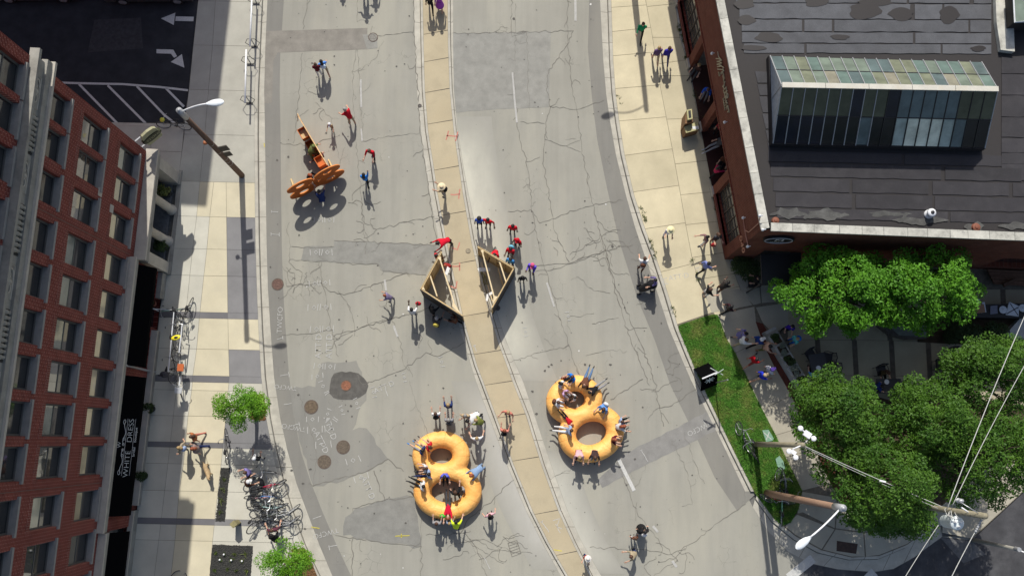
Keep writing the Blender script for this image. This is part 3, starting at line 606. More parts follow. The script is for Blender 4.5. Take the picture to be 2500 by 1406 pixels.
# weeds in the joints
GREEN = leafmat('weed_green', (.06, .10, .02), (.10, .14, .03))
def tuft(mm, x, y, z, r, n, mt, h=.1, rr=None):
    q = rr or random
    for _ in range(n):
        a = q.uniform(0, 6.28); d = q.uniform(0, r); bx, by = x+d*math.cos(a), y+d*math.sin(a); t = q.uniform(0, 6.28); w = .018; hh = h*q.uniform(.5, 1.3)
        lx, ly = q.gauss(0, hh*.6), q.gauss(0, hh*.6)
        mm.add([(bx+w*math.cos(t), by+w*math.sin(t), z), (bx-w*math.cos(t), by-w*math.sin(t), z), (bx+lx, by+ly, z+hh)], [(0, 1, 2)], mt)
m = MB()
for x0, y0, x1, y1, n in [(1655, 60, 1672, 110, 26), (1672, 110, 1678, 150, 10), (1694, 220, 1712, 290, 24), (1708, 290, 1716, 320, 8), (1744, 470, 1750, 520, 10), (1762, 560, 1766, 600, 6), (1564, 505, 1576, 540, 12), (1586, 585, 1600, 630, 12), (1640, 745, 1650, 775, 6), (1700, 660, 1706, 695, 5), (1688, 632, 1690, 640, 3), (1510, 230, 1514, 260, 3)]:
    for _ in range(n):
        t = random.random(); p = P(x0+(x1-x0)*t+random.gauss(0, 2), y0+(y1-y0)*t, KH); tuft(m, p.x, p.y, KH, .09, 9, GREEN, .08)
m.obj('weeds', None, kind='stuff')
# lawn
LAWN = [(1658, 794), (1700, 779), (1738, 768), (1751, 768), (1759, 786), (1772, 824), (1798, 867), (1823, 920), (1853, 984), (1892, 1059), (1918, 1116), (1958, 1197), (1950, 1240), (1930, 1275), (1910, 1281), (1891, 1267), (1847, 1209)]+RIN[12:][::-1]
def lawnmat():
    mm_, n, b = newmat('lawn_soil'); c = mix(n, ramp(n, noise(n, 1.2, 5, .6), .45, .62), (.06, .16, .015), (.17, .19, .045))
    c = mix(n, ramp(n, noise(n, 40, 4, .8), .3, .7, 0, .7), c, (.02, .035, .008)); n.links.new(c, b.inputs['Base Color']); b.inputs['Roughness'].default_value = .95; return mm_
mm = MB(); mm.prism(PL(LAWN, KH), -.04, KH+.02, lawnmat()); LW = struct('lawn', mm)
def inside(x, y, pts):
    c = False; j = len(pts)-1
    for i in range(len(pts)):
        if ((pts[i].y > y) != (pts[j].y > y)) and (x < (pts[j].x-pts[i].x)*(y-pts[i].y)/(pts[j].y-pts[i].y)+pts[i].x): c = not c
        j = i
    return c
def grassmat():
    mm_, n, b = newmat('grass_blades'); c = mix(n, ramp(n, noise(n, 1.2, 5, .6), .47, .66), (.07, .24, .015), (.21, .27, .05))
    c = mix(n, ramp(n, noise(n, 14, 4, .8), .35, .7, 0, .5), c, (.16, .32, .04)); n.links.new(c, b.inputs['Base Color']); b.inputs['Roughness'].default_value = .7; return mm_
def fastmesh(name, V, quads=None, tris=None, m=None, parent=None, **tags):
    me = bpy.data.meshes.new(name); V = np.asarray(V, dtype=np.float32); me.vertices.add(len(V)); me.vertices.foreach_set('co', V.ravel())
    k = 4 if quads is not None else 3; Fc = np.asarray(quads if quads is not None else tris, dtype=np.int32)
    me.loops.add(Fc.size); me.loops.foreach_set('vertex_index', Fc.ravel()); me.polygons.add(len(Fc)); me.polygons.foreach_set('loop_start', np.arange(0, Fc.size, k, dtype=np.int32))
    me.polygons.foreach_set('loop_total', np.full(len(Fc), k, dtype=np.int32)); me.materials.append(m); me.update(calc_edges=True)
    o = bpy.data.objects.new(name, me); COL.objects.link(o); o.parent = parent
    if parent is not None: o.matrix_parent_inverse = Matrix.Translation(-wloc(parent))
    for a, b in tags.items(): o[a] = b
    return o
def grass(poly, n, h, name='grass', m=None):
    pts = PL(poly, KH); xs_ = [p.x for p in pts]; ys_ = [p.y for p in pts]; V = []; T = []
    r = random.Random(5)
    while len(T) < n:
        x, y = r.uniform(min(xs_), max(xs_)), r.uniform(min(ys_), max(ys_))
        if not inside(x, y, pts): continue
        t = r.uniform(0, 6.28); w = .012; hh = h*r.uniform(.5, 1.3); k = len(V); lx, ly = r.gauss(0, hh*.6), r.gauss(0, hh*.6)
        V += [(x+w*math.cos(t), y+w*math.sin(t), KH+.015), (x-w*math.cos(t), y-w*math.sin(t), KH+.015), (x+lx, y+ly, KH+.02+hh)]; T.append((k, k+1, k+2))
    return fastmesh(name, V, tris=T, m=m, kind='stuff')
grass(LAWN, 42000, .07, m=grassmat())
for poly in ([(1861, 1050), (1876, 1048), (1889, 1070), (1885, 1076), (1870, 1078)], [(1893, 1120), (1903, 1112), (1912, 1125), (1917, 1142), (1910, 1148), (1898, 1138)]):
    mm = MB(); mm.prism(PL(poly, KH+.06), KH, KH+.075, flat('utility_box_green', (.20, .34, .25), .7)); t = thing('utility_cover', 'pale green utility box cover in the grass'+(' marked with a white X' if poly[0][0] < 1880 else ' nearer the rounded street corner'), 'utility cover', tuple(P(*poly[0], KH)))
    mm.obj('lid', t)
    if poly[0][0] < 1880: q = MB(); q.strip(PL([(1864, 1055), (1883, 1072)], KH+.06), .04, KH+.08, WPAINT); q.strip(PL([(1878, 1054), (1870, 1074)], KH+.06), .04, KH+.082, WPAINT); q.obj('painted_cross', t)
# manholes
def manhole(px, py, r, col, label, name='manhole_cover', z=0.):
    p = P(px, py); t = thing(name, label, 'manhole cover', (p.x, p.y, z)); mc = mat('iron_'+'%.2f%.2f' % (col[0], col[1]), col, .7, .3, 12, 60, .4)
    mm = MB(); mm.lathe((p.x, p.y, z), [(r, 0.010), (r, .022), (r*.9, .022), (r*.88, .016), (r*.86, .016)], mat('iron_frame', (.13, .10, .08), .8), 28); mm.obj('frame', t)
    m2 = MB(); m2.lathe((p.x, p.y, z), [(r*.85, .014), (r*.85, .024), (r*.55, .024), (r*.53, .018), (r*.35, .018), (r*.33, .025), (r*.1, .025), (r*.08, .018)], mc, 28); lid = m2.obj('lid', t)
    m3 = MB()
    for k in range(16):
        a = k*math.pi/8; m3.box((p.x+r*.68*math.cos(a), p.y+r*.68*math.sin(a), z+.027), (r*.2, r*.06, .008), mc, a)
    for k in range(8):
        a = k*math.pi/4+.2; m3.box((p.x+r*.43*math.cos(a), p.y+r*.43*math.sin(a), z+.024), (r*.12, r*.08, .014), mc, a)
    m3.obj('relief', t)
manhole(678, 694, .30, (.17, .10, .08), 'reddish brown manhole cover in the gutter strip by the left kerb')
manhole(845, 941, .27, (.30, .13, .075), 'rusty orange manhole cover inside the dark wet patch')
manhole(760, 993, .34, (.16, .12, .08), 'brown manhole cover left of the dark patch, topmost of three brown ones')
manhole(838, 1091, .33, (.15, .12, .09), 'brown manhole cover nearest the lower figure eight, middle of three')
manhole(792, 1127, .33, (.15, .115, .09), 'brown manhole cover lowest of three near the left kerb')
manhole(911, 92, .25, (.27, .26, .23), 'pale grey manhole cover with concentric rings at the end of the brown patch')
manhole(1184, 614, .10, (.5, .42, .25), 'small pale round cover set in the tan median', 'valve_cover', KH) if False else None
for x, y, r_, lb in [(1143, 614, .12, 'small pale round valve cover set in the tan median'), (1215, 752, .13, 'small round iron drain cover beside the right plywood wedge'), (1025, 259, .1, 'small iron cap on the left median kerb')]:
    manhole(x, y, r_, (.40, .35, .25) if y == 614 else (.14, .13, .12), lb, 'valve_cover', KH if y == 614 else .0)
# grates
for q, lb in [([(1240, 1325), (1262, 1318), (1272, 1350), (1250, 1358)], 'square utility grate set flush in the left lanes near the bottom')]:
    mm = MB(); mm.strip(PL(q+[q[0]]), .03, .012, CRK)
    for k in range(1, 5):
        a = (q[0][0]+(q[3][0]-q[0][0])*k/5, q[0][1]+(q[3][1]-q[0][1])*k/5); b = (q[1][0]+(q[2][0]-q[1][0])*k/5, q[1][1]+(q[2][1]-q[1][1])*k/5); mm.strip(PL([a, b]), .02, .012, CRK)
    part('grate', mm)
# ------------------------------------------------------------------ chalk and spray paint writing
def text_mesh(s, size, mt, name, parent, M4, extrude=0., font_off=0., align='CENTER'):
    cu = bpy.data.curves.new(name, 'FONT'); cu.body = s; cu.size = size; cu.align_x = align; cu.align_y = 'CENTER'; cu.extrude = extrude; cu.offset = font_off
    o = bpy.data.objects.new(name, cu); COL.objects.link(o); bpy.context.view_layer.update()
    dg = bpy.context.evaluated_depsgraph_get(); me = bpy.data.meshes.new_from_object(o.evaluated_get(dg)); bpy.data.objects.remove(o)
    me.materials.clear(); me.materials.append(mt); me.transform(M4); me.name = name
    r = bpy.data.objects.new(name, me); COL.objects.link(r); r.parent = parent
    if parent is not None: r.matrix_parent_inverse = Matrix.Translation(-wloc(parent))
    return r
def ground_text(s, px, py, ang, h, mt=CHALK, z=.018, parent=None):
    p = P(px, py, 0 if z < .1 else KH); M4 = Matrix.Translation((p.x, p.y, z)) @ Matrix.Rotation(math.radians(ang), 4, 'Z')
    return text_mesh(s, h, mt, 'chalk_writing', parent or ROAD, M4, font_off=-.004)
def chalk(segs, mt=CHALK, w=.028, z=.018, base=0., parent=None, name='chalk_mark'):
    mm = MB()
    for s in segs: mm.strip(wiggle(PL(s, base), .12, .008), w, z, mt)
    return mm.obj(name, parent or ROAD)
def code(px, py, ang, sc=1., pat='10110I'):   # bars and little diamonds: |o||o|
    ca, sa = math.cos(math.radians(-ang)), math.sin(math.radians(-ang)); segs = []
    def T(x, y): return (px+(x*ca-y*sa)*sc, py+(x*sa+y*ca)*sc)
    xs_ = {'full': [(-30, 'b'), (-15, 'd'), (-6, 'b'), (0, 'b'), (14, 'd'), (26, 'b')], 'half': [(-17, 'b'), (0, 'd'), (17, 'b')], 'mid': [(-24, 'b'), (-8, 'd'), (12, 'b'), (18, 'b')]}[pat]
    for x, k in xs_:
        j = random.uniform(-1.5, 1.5)
        if k == 'b': segs.append([T(x+j, -8), T(x-j, 8)])
        else: segs.append([T(x, -5), T(x+5, 0), T(x, 5), T(x-5, 0), T(x, -5)])
    chalk(segs)
code(786, 616, 0, .95, 'full'); code(782, 691, 3, .9, 'full'); code(782, 750, 2, 1, 'full'); code(788, 803, 2, 1, 'full'); code(794, 894, -3, .9, 'full'); code(793, 537, 0, .85, 'full')
code(775, 918, 10, .8, 'half'); code(792, 948, -60, .8, 'mid'); code(763, 1023, 0, .85, 'half'); code(800, 1010, 70, .7, 'half'); code(775, 1048, 5, 1, 'mid'); code(812, 1035, 60, .9, 'mid'); code(790, 1085, 5, 1.1, 'half'); code(862, 1123, 15, 1., 'half'); code(882, 1165, 20, 1, 'half')
code(835, 1001, -70, .6, 'half'); code(871, 984, -70, .7, 'half'); code(912, 957, -75, .7, 'half'); code(1078, 883, -75, .7, 'half'); code(1158, 851, -75, .6, 'half'); code(1387, 772, -75, .6, 'half'); code(1283, 810, -80, .6, 'half'); code(987, 921, -80, .6, 'half')
for s, x, y, a, h in [('ATT·D', 778, 845, 90, .42), ('ATT·D', 804, 845, 90, .42), ('ATT·D', 938, 945, 25, .36), ('ATT·D', 784, 1079, -62, .4), ('ATT·D', 898, 1190, -65, .4), ('TWCFO', 684, 781, 90, .36), ('TWCFO', 697, 945, 175, .3), ('TWCFO', 717, 1043, 170, .32), ('TWCFO', 795, 1301, 195, .34), ('TWCFO', 1706, 1046, 205, .34), ('ATT·D', 806, 1045, -68, .4)]:
    ground_text(s, x, y, a, h)
ground_text('ATT·D', 1657, 676, 10, .36, z=KH+.006, parent=PAVR)
chalk([[(1617, 682), (1628, 678)], [(1622, 684), (1627, 690), (1622, 693), (1618, 689), (1622, 684)], [(1618, 696), (1632, 692)]], base=KH, z=KH+.006, parent=PAVR)
chalk([[(1697, 656), (1708, 652)], [(1703, 658), (1707, 664), (1702, 670)]], base=KH, z=KH+.006, parent=PAVR)
for segs in ([[(663, 520), (663, 514)], [(663, 517), (679, 518)]], [[(662, 576), (662, 568)], [(662, 572), (682, 573)], [(682, 568), (682, 578)]], [[(676, 828), (690, 824)], [(690, 820), (691, 828)]], [[(684, 917), (703, 914)], [(704, 908), (706, 920)]], [[(693, 987), (712, 984)]], [[(707, 1040), (730, 1034)], [(730, 1030), (732, 1040)]], [[(764, 1266), (785, 1258)]], [[(801, 1334), (823, 1330)], [(803, 1330), (805, 1342)]],
             [[(1716, 1025), (1727, 1044)], [(1714, 1027), (1720, 1024)]], [[(1565, 1098), (1582, 1126)], [(1562, 1100), (1568, 1097)]], [[(940, 948), (947, 966)]], [[(1340, 1303), (1353, 1330)], [(1352, 1298), (1356, 1320)]], [[(1182, 1360), (1196, 1388)]]): chalk(segs)
for segs in ([[(1354, 1218), (1368, 1246)], [(1366, 1246), (1371, 1244)], [(1353, 1220), (1359, 1217)]], [[(1322, 1272), (1340, 1298)], [(1320, 1274), (1326, 1270)]], [[(1350, 1270), (1366, 1265), (1360, 1285), (1372, 1290)], [(1356, 1278), (1368, 1300)]], [[(1157, 842), (1163, 858)], [(1155, 846), (1162, 842)]]): chalk(segs, base=KH, z=KH+.006, parent=MED)
for segs in ([[(1095, 320), (1089, 342)], [(1090, 332), (1115, 333)], [(1118, 322), (1112, 345)]], [[(1100, 475), (1122, 474)], [(1123, 462), (1120, 486)]], [[(1122, 592), (1117, 610), (1104, 605)]], [[(1103, 650), (1123, 650)], [(1122, 641), (1122, 661)]], [[(1116, 686), (1113, 704)], [(1098, 698), (1113, 704)]]): chalk(segs, RPAINT, .06, KH+.006, KH, MED, 'spray_mark')
for segs in ([[(965, 1308), (1000, 1306)], [(980, 1302), (980, 1312)]], [[(760, 1285), (780, 1289)]], [[(645, 350), (646, 360)]]): chalk(segs, YPAINT, .04, name='spray_mark')
chalk([[(1352, 1341), (1372, 1344)]], YPAINT, .04, KH+.006, KH, MED, 'spray_mark')
# ================================================================== LEFT BRICK BUILDING
A0 = P(424, 450); B0 = P(316, 1400)
TT = (B0-A0).normalized(); NN = Vector((-TT.y, TT.x, 0)); NN = NN if NN.x > 0 else -NN     # out of the wall, to the street
def U(u, d, z): q = A0+TT*u+NN*d; return Vector((q.x, q.y, z))
LB = thing('brick_building', 'tall red brick office building with stone bands and black shop awnings left of the street', 'building', tuple(U(0, 0, 0)))
BR1 = brick('red_brick_facade', (TT.x, TT.y)); BRV = brick('soldier_brick', (TT.x, TT.y), vert=True, bw=.22, bh=.075)
BRN = brick('red_brick_side', (NN.x, NN.y))
UE, ZT = 26., 18.4
cols = [(.52, 1.14), (1.92, 1.16), (3.55, 1.20), (5.35, 1.22), (6.98, 1.22), (8.66, 1.22), (10.3, 1.22), (11.92, 1.22), (13.5, 1.22), (15.35, 1.22), (17.1, 1.22), (18.8, 1.22), (20.5, 1.22), (22.2, 1.22), (23.9, 1.15)]
rowz = [(4.55, 6.6), (8.0, 10.15), (11.3, 13.3), (14.75, 16.8)]
holes = [(u-w/2, u+w/2, z0, z1) for u, w in cols for z0, z1 in rowz]
# ground-floor shop openings
shops = []
uu = 4.95
while uu < UE-1.5: shops.append((uu, uu+.95, .75, 2.9)); uu += 1.42
door = (5.9, 7.3, .05, 2.9)
shops = [s for s in shops if not (s[0] < door[1] and s[1] > door[0])]
holes2 = holes+shops+[door]
def wallgrid(mb, Uf, u0, u1, z0, z1, holes, depth, mt, d=0.):
    us = sorted({u0, u1, *[h[0] for h in holes], *[h[1] for h in holes]}); zs = sorted({z0, z1, *[h[2] for h in holes], *[h[3] for h in holes]})
    us = [u for u in us if u0 <= u <= u1]; zs = [z for z in zs if z0 <= z <= z1]
    for a, b in zip(us[:-1], us[1:]):
        for c, e in zip(zs[:-1], zs[1:]):
            mu, mz = (a+b)/2, (c+e)/2
            if any(h[0] < mu < h[1] and h[2] < mz < h[3] for h in holes): continue
            mb.add([Uf(a, d, c), Uf(b, d, c), Uf(b, d, e), Uf(a, d, e)], [(0, 1, 2, 3)], mt)
    for h in holes:
        a, b, c, e = h
        for p, q in (((a, c), (b, c)), ((b, c), (b, e)), ((b, e), (a, e)), ((a, e), (a, c))):
            mb.add([Uf(p[0], d, p[1]), Uf(q[0], d, q[1]), Uf(q[0], d-depth, q[1]), Uf(p[0], d-depth, p[1])], [(0, 1, 2, 3)], mt)
m = MB(); wallgrid(m, U, 4.6, UE, 0, ZT, [h for h in holes2 if h[0] > 4.6], .24, BR1)
wallgrid(m, U, -.5, 4.6, 3.6, ZT, [h for h in holes2 if h[1] < 4.6], .24, BR1)
m.obj('wall', LB)
m = MB(); m.add([U(-.5, 0, 0), U(-.5, -14, 0), U(-.5, -14, ZT), U(-.5, 0, ZT)], [(0, 1, 2, 3)], BRN); m.add([U(UE, 0, 0), U(UE, -14, 0), U(UE, -14, ZT), U(UE, 0, ZT)], [(3, 2, 1, 0)], BRN); m.add([U(-.5, -14, 0), U(UE, -14, 0), U(UE, -14, ZT), U(-.5, -14, ZT)], [(0, 1, 2, 3)], BRN); m.obj('side_wall', LB)
m = MB(); m.add([U(-.5, -.01, ZT-.6), U(UE, -.01, ZT-.6), U(UE, -14, ZT-.6), U(-.5, -14, ZT-.6)], [(0, 1, 2, 3)], flat('tar_roof', (.05, .05, .05), .9)); m.obj('roof', LB)
m = MB(); m.obox(U(-.8, -.4, ZT-.35), TT*(UE+1.2), NN*.85, (0, 0, .35), STONE); m.obox(U(-.95, -.4, ZT), TT*(UE+1.4), NN*1.05, (0, 0, .14), STONE); m.obj('roof_cornice', LB)
# stone belt courses
m = MB(); m.obox(U(4.55, -.02, 3.62), TT*(12.03-.0), NN*.20, (0, 0, .52), STONE); m.obox(U(4.55, -.02, 4.142), TT*12.03, NN*.32, (0, 0, .14), STONEL); m.obox(U(4.55, -.02, 3.5), TT*12.03, NN*.11, (0, 0, .12), STONE)
m.obj('belt_course', LB)
m = MB(); m.obox(U(16.62, -.02, 3.42), TT*(UE-16.62), NN*.24, (0, 0, .5), STONE); m.obox(U(16.62, -.02, 3.92), TT*(UE-16.62), NN*.36, (0, 0, .14), STONEL); m.obj('belt_course', LB)
# upper ornate band
UZ0, UZ1 = 13.36, 14.55
m = MB(); m.obox(U(-.72, -.02, UZ0), TT*(UE+.7), NN*.22, (0, 0, .34), STONE); m.obox(U(-.78, -.02, UZ0-.14), TT*(UE+.78), NN*.32, (0, 0, .14), STONEL)
m.obox(U(-.6, -.02, UZ0+.34), TT*(UE+.6), NN*.12, (0, 0, UZ1-UZ0-.5), STONE); m.obox(U(-.78, -.02, UZ1-.16), TT*(UE+.78), NN*.34, (0, 0, .16), STONE); BC = m.obj('belt_course', LB)
SH = flat('stone_relief', (.30, .29, .26), .85)
def balusters(u0, n, name='baluster'):
    m0 = MB(); m0.lathe((0, 0, 0), [(.05, 0), (.075, .05), (.04, .1), (.085, .22), (.09, .32), (.045, .44), (.04, .52), (.075, .56), (.05, .6)], STONE, 10); me = None
    mr = MB(); mr.obox(U(u0-.12, .10, UZ0+.36), TT*(n*.19+.1), NN*.01, (0, 0, .66), flat('baluster_shade', (.035, .035, .032), .9)); mr.obj('shade_plate', BC)  # flat near-black plate paints the shade between the balusters
    for k in range(n):
        if me is None: me = m0.mesh('baluster', True)
        o = bpy.data.objects.new('baluster', me); COL.objects.link(o); o.parent = BC; o.matrix_parent_inverse = Matrix.Translation(-wloc(BC)); o.location = U(u0+k*.19, .13, UZ0+.38); 
def ornament(u0):
    mm = MB(); pan = [U(u0, .105, UZ0+.42), U(u0+1.15, .105, UZ0+.42), U(u0+1.15, .105, UZ0+1.0), U(u0, .105, UZ0+1.0)]
    mm.tube(pan, .025, STONEL, 4, closed=True)
    for sgn in (-1, 1):
        pts = []
        for k in range(26):
            t = k/25; rr = .24*(1-t*.75); a = sgn*(t*7+1.2); pts.append(U(u0+.575+sgn*.27+rr*math.cos(a), .125, UZ0+.71+rr*.8*math.sin(a)))
        mm.tube(pts, .028, STONEL, 5)
    c = U(u0+.575, .12, UZ0+.71); mm.ell(c, (.09, .09, .13), STONEL, 8, 5); mm.obj('carved_panel', BC, True)
ornament(.05); balusters(1.55, 7); ornament(3.1); balusters(4.75, 9); ornament(6.8); balusters(8.4, 9); ornament(10.4); balusters(11.9, 9); ornament(13.9)
# quoins beside the band and windows
FR = flat('window_frame_grey', (.10, .10, .095), .6)
GLU = glass('upper_sash_glass', (.045, .05, .05), .04, 2.2, .6); GLL = glass('lower_sash_glass', (.022, .024, .026), .06, 1.6, .3)
BLIND = mat('cream_roller_blind', (.44, .37, .22), .8, .08, 3, 30, .08); BLINDG = mat('grey_blind', (.22, .24, .22), .8, .15, 2, 30, .1)
SILL = mat('window_sill_stone', (.27, .265, .25), .8, .12, 4, 40, .15, stain=(.2, .2, .19), stainamt=.5, stscale=2)
PORCHSHADE = flat('porch_shade_black', (.012, .012, .012), .9)  # near-black colour stands in for the shade deep in the porch
rw = random.Random(3)
for ri, (z0, z1) in enumerate(rowz):
    for ci, (u, w) in enumerate(cols):
        if u > 20 and ri != 0: pass
        zm = z0+(z1-z0)*.50; dp = -.20
        f = MB(); t = .07
        f.obox(U(u-w/2, dp-.05, z0), TT*t, NN*.06, (0, 0, z1-z0), FR); f.obox(U(u+w/2-t, dp-.05, z0), TT*t, NN*.06, (0, 0, z1-z0), FR)
        f.obox(U(u-w/2+t, dp-.05, z0), TT*(w-2*t), NN*.06, (0, 0, t), FR); f.obox(U(u-w/2+t, dp-.05, z1-t), TT*(w-2*t), NN*.06, (0, 0, t), FR)
        f.obox(U(u-w/2+t, dp-.045, zm-.03), TT*(w-2*t), NN*.055, (0, 0, .06), FR)
        wo_ = f.obj('window', LB)
        a = MB(); a.obox(U(u-w/2+t, dp-.02, zm+.03), TT*(w-2*t), NN*.012, (0, 0, z1-t-zm-.03), GLU); 
        k = rw.random(); 
        bl = {0: [2, 3, 4, 5, 6, 7, 8, 9], 1: [9, 4], 2: []}.get(ri, [])
        if ci in bl:
            a = MB(); a.obox(U(u-w/2+t, dp-.02, zm+.03), TT*(w-2*t), NN*.012, (0, 0, z1-t-zm-.03), glass('cream_glass', (.42, .36, .23), .12, 1.6, .4, var=.12) if ri == 0 else glass('cream_glass_pale', (.36, .36, .27), .12, 1.6, .4, var=.12))  # cream put straight into the upper pane colour
        elif (ri == 1 and ci in (3, 5, 7)) or (ri == 2 and ci in (2, 6)) or (ri == 0 and ci in (0, 1, 11)): a = MB(); a.obox(U(u-w/2+t, dp-.02, zm+.03), TT*(w-2*t), NN*.012, (0, 0, z1-t-zm-.03), glass('green_grey_glass', (.16, .18, .15), .08, 1.7, .4, var=.25))
        a.obj('pane', wo_); a = MB(); a.obox(U(u-w/2+t, dp-.045, z0+t), TT*(w-2*t), NN*.012, (0, 0, zm-.03-z0-t), GLL); a.obj('pane', wo_)
        s_ = MB(); s_.obox(U(u-w/2-.10, -.19, z0-.11), TT*(w+.2), NN*.27, (0, 0, .13), SILL); s_.obj('sill', wo_)
        if ri != 3 or True:
            l = MB(); n_ = 15
            for q in range(n_):                               # soldier bricks over the head
                uu = u-w/2-.06+q*(w+.12)/n_; l.obox(U(uu+.008, -.01, z1+.004), TT*((w+.12)/n_-.018), NN*(.018+.004*rw.random()), (0, 0, .235), BR1)
            l.obox(U(u-w/2-.06, -.012, z1+.003), TT*(w+.12), NN*.014, (0, 0, .235), flat('mortar', (.30, .19, .15), .9)); l.obj('soldier_course', LB, kind='stuff')
# brick toothing / control joints
for u_ in (4.45, 14.45): m = MB(); m.obox(U(u_, -.01, 4.3), TT*.02, NN*.014, (0, 0, 9), JOINT); m.obj('control_joint', LB)
for q in range(18):                                          # stone quoin blocks stepping along the band
    u = -.2+q*1.35; mm = MB(); mm.obox(U(u, -.02, UZ0-.34), TT*.62, NN*.09, (0, 0, .2), STONE); mm.obj('stone_block', LB)
for u, z in ((2.62, 7.75), (3.0, 6.5)): mm = MB(); mm.obox(U(u-.2, -.02, z), TT*.34, NN*.035, (0, 0, .35), STONEL); mm.obj('stone_block', LB)
# shop fronts: dark glass, plinth
for i, (a, b, c, e) in enumerate(shops+[door]):
    f = MB(); f.obox(U(a, -.25, c), TT*(b-a), NN*.03, (0, 0, e-c), BLACKM); wo_ = f.obj('shop_window' if i < len(shops) else 'shop_door', LB)
    g_ = MB(); g_.obox(U(a+.07, -.218, c+.07), TT*(b-a-.14), NN*.01, (0, 0, e-c-.14), glass('shop_glass', (.02, .022, .025), .05, 1.6, .3)); g_.obj('pane', wo_)
    if 9.7 < a < 15 and i < len(shops): d_ = MB(); d_.tube([U(a+.2+.1*math.sin(k), -.20, c+.3+.1*k) for k in range(8)], [.05+.02*(k % 3) for k in range(8)], WHITEM, 6); d_.obj('white_dress_display', wo_, True)
m = MB(); m.obox(U(7.45, .0, 0), TT*(8.2), NN*.22, (0, 0, .62), STONE); m.obox(U(7.45, .0, .62), TT*8.2, NN*.30, (0, 0, .12), STONEL)
m.obox(U(15.9, .0, 0), TT*(UE-15.9), NN*.14, (0, 0, .8), STONE); m.obox(U(15.9, .0, .8), TT*(UE-15.9), NN*.22, (0, 0, .12), STONEL); m.obox(U(4.62, 0, 0), TT*1.25, NN*.22, (0, 0, .7), STONE); m.obj('plinth', LB)
for u in (9.55, 16.35):
    mm = MB(); mm.obox(U(u-.25, -.0, .75), TT*.5, NN*.05, (0, 0, 2.7), BR1); mm.obj('brick_pier', LB)
m = MB(); m.tube([U(9.3, .10, 4.2), U(9.36, .12, 3.4), U(9.4, .12, 1.0), U(9.4, .2, .1)], .05, GREYM, 8); m.obj('downpipe', LB)
# awnings
def awning(u0, u1, zt, zb, d, label):
    t = thing('awning', label, 'awning', tuple(U(u0, 0, zt)))
    mm = MB(); mm.add([U(u0, .12, zt), U(u1, .12, zt), U(u1, d, zb), U(u0, d, zb), U(u0, .12, zt-.04), U(u1, .12, zt-.04), U(u1, d-.02, zb-.3), U(u0, d-.02, zb-.3)],
                      [(0, 3, 2, 1), (3, 7, 6, 2), (0, 4, 7, 3), (1, 2, 6, 5), (4, 5, 6, 7)], AWNF); mm.obj('canopy', t); return t
awning(4.75, 9.35, 3.52, 2.72, .62, 'black fabric awning beside the stone portico, no lettering')
AW = awning(9.8, 15.95, 3.52, 2.62, .66, 'black fabric awning with white bridal shop lettering')
awning(16.65, 24.0, 3.40, 2.5, .66, 'black fabric awning nearest the bottom edge, below the lettered one')
# lettering lies on the sloping canopy of the middle awning
zt, zb, d_ = 3.52, 2.62, .66
upv = (Vector((0, 0, zt))-Vector((0, 0, zb))-NN*(d_-.12)).normalized(); rt = -TT; nrm = rt.cross(upv).normalized()
def aw_m(u, s):   # s metres up the slope from the lower edge
    q = U(u, d_, zb)+upv*s+nrm*.012; return Matrix([[rt.x, upv.x, nrm.x, q.x], [rt.y, upv.y, nrm.y, q.y], [rt.z, upv.z, nrm.z, q.z], [0, 0, 0, 1]])
LET = flat('white_lettering', (.62, .63, .62), .7)
text_mesh('WHITE', .38, LET, 'lettering', AW, aw_m(13.68, .42), font_off=-.008); text_mesh('DRESS', .38, LET, 'lettering', AW, aw_m(12.22, .42), font_off=-.008)
text_mesh('bridal', .185, LET, 'lettering', AW, aw_m(13.15, .13), font_off=-.001); text_mesh('boutique', .185, LET, 'lettering', AW, aw_m(12.40, .13), font_off=-.001)
text_mesh('W', .26, LET, 'lettering', AW, aw_m(12.85, .93), font_off=-.004)
mm = MB()
def awp(du, s): q = U(12.95-du, d_, zb)+upv*s+nrm*.012; return q
mm.beam(awp(-1.25, .63), awp(1.25, .63), .012, .004, LET); mm.beam(awp(-1.25, .225), awp(1.25, .225), .012, .004, LET)
for sgn in (-1, 1):
    pts = [awp(sgn*(.1+1.0*t), .72+.05*math.sin(t*9)) for t in np.linspace(0, 1, 14)]+[awp(sgn*(1.1+.1*math.sin(a)), .78-.06*math.cos(a)) for a in np.linspace(0, 4.5, 9)]
    mm.tube(pts, .011, LET, 4)
for k in range(4): mm.tube([awp(-.36+k*.24+.055*math.cos(a), .72+.05*math.sin(a)) for a in np.linspace(0, 6.28, 10)], .009, LET, 4)
mm.obj('scroll_logo', AW, kind='stuff')
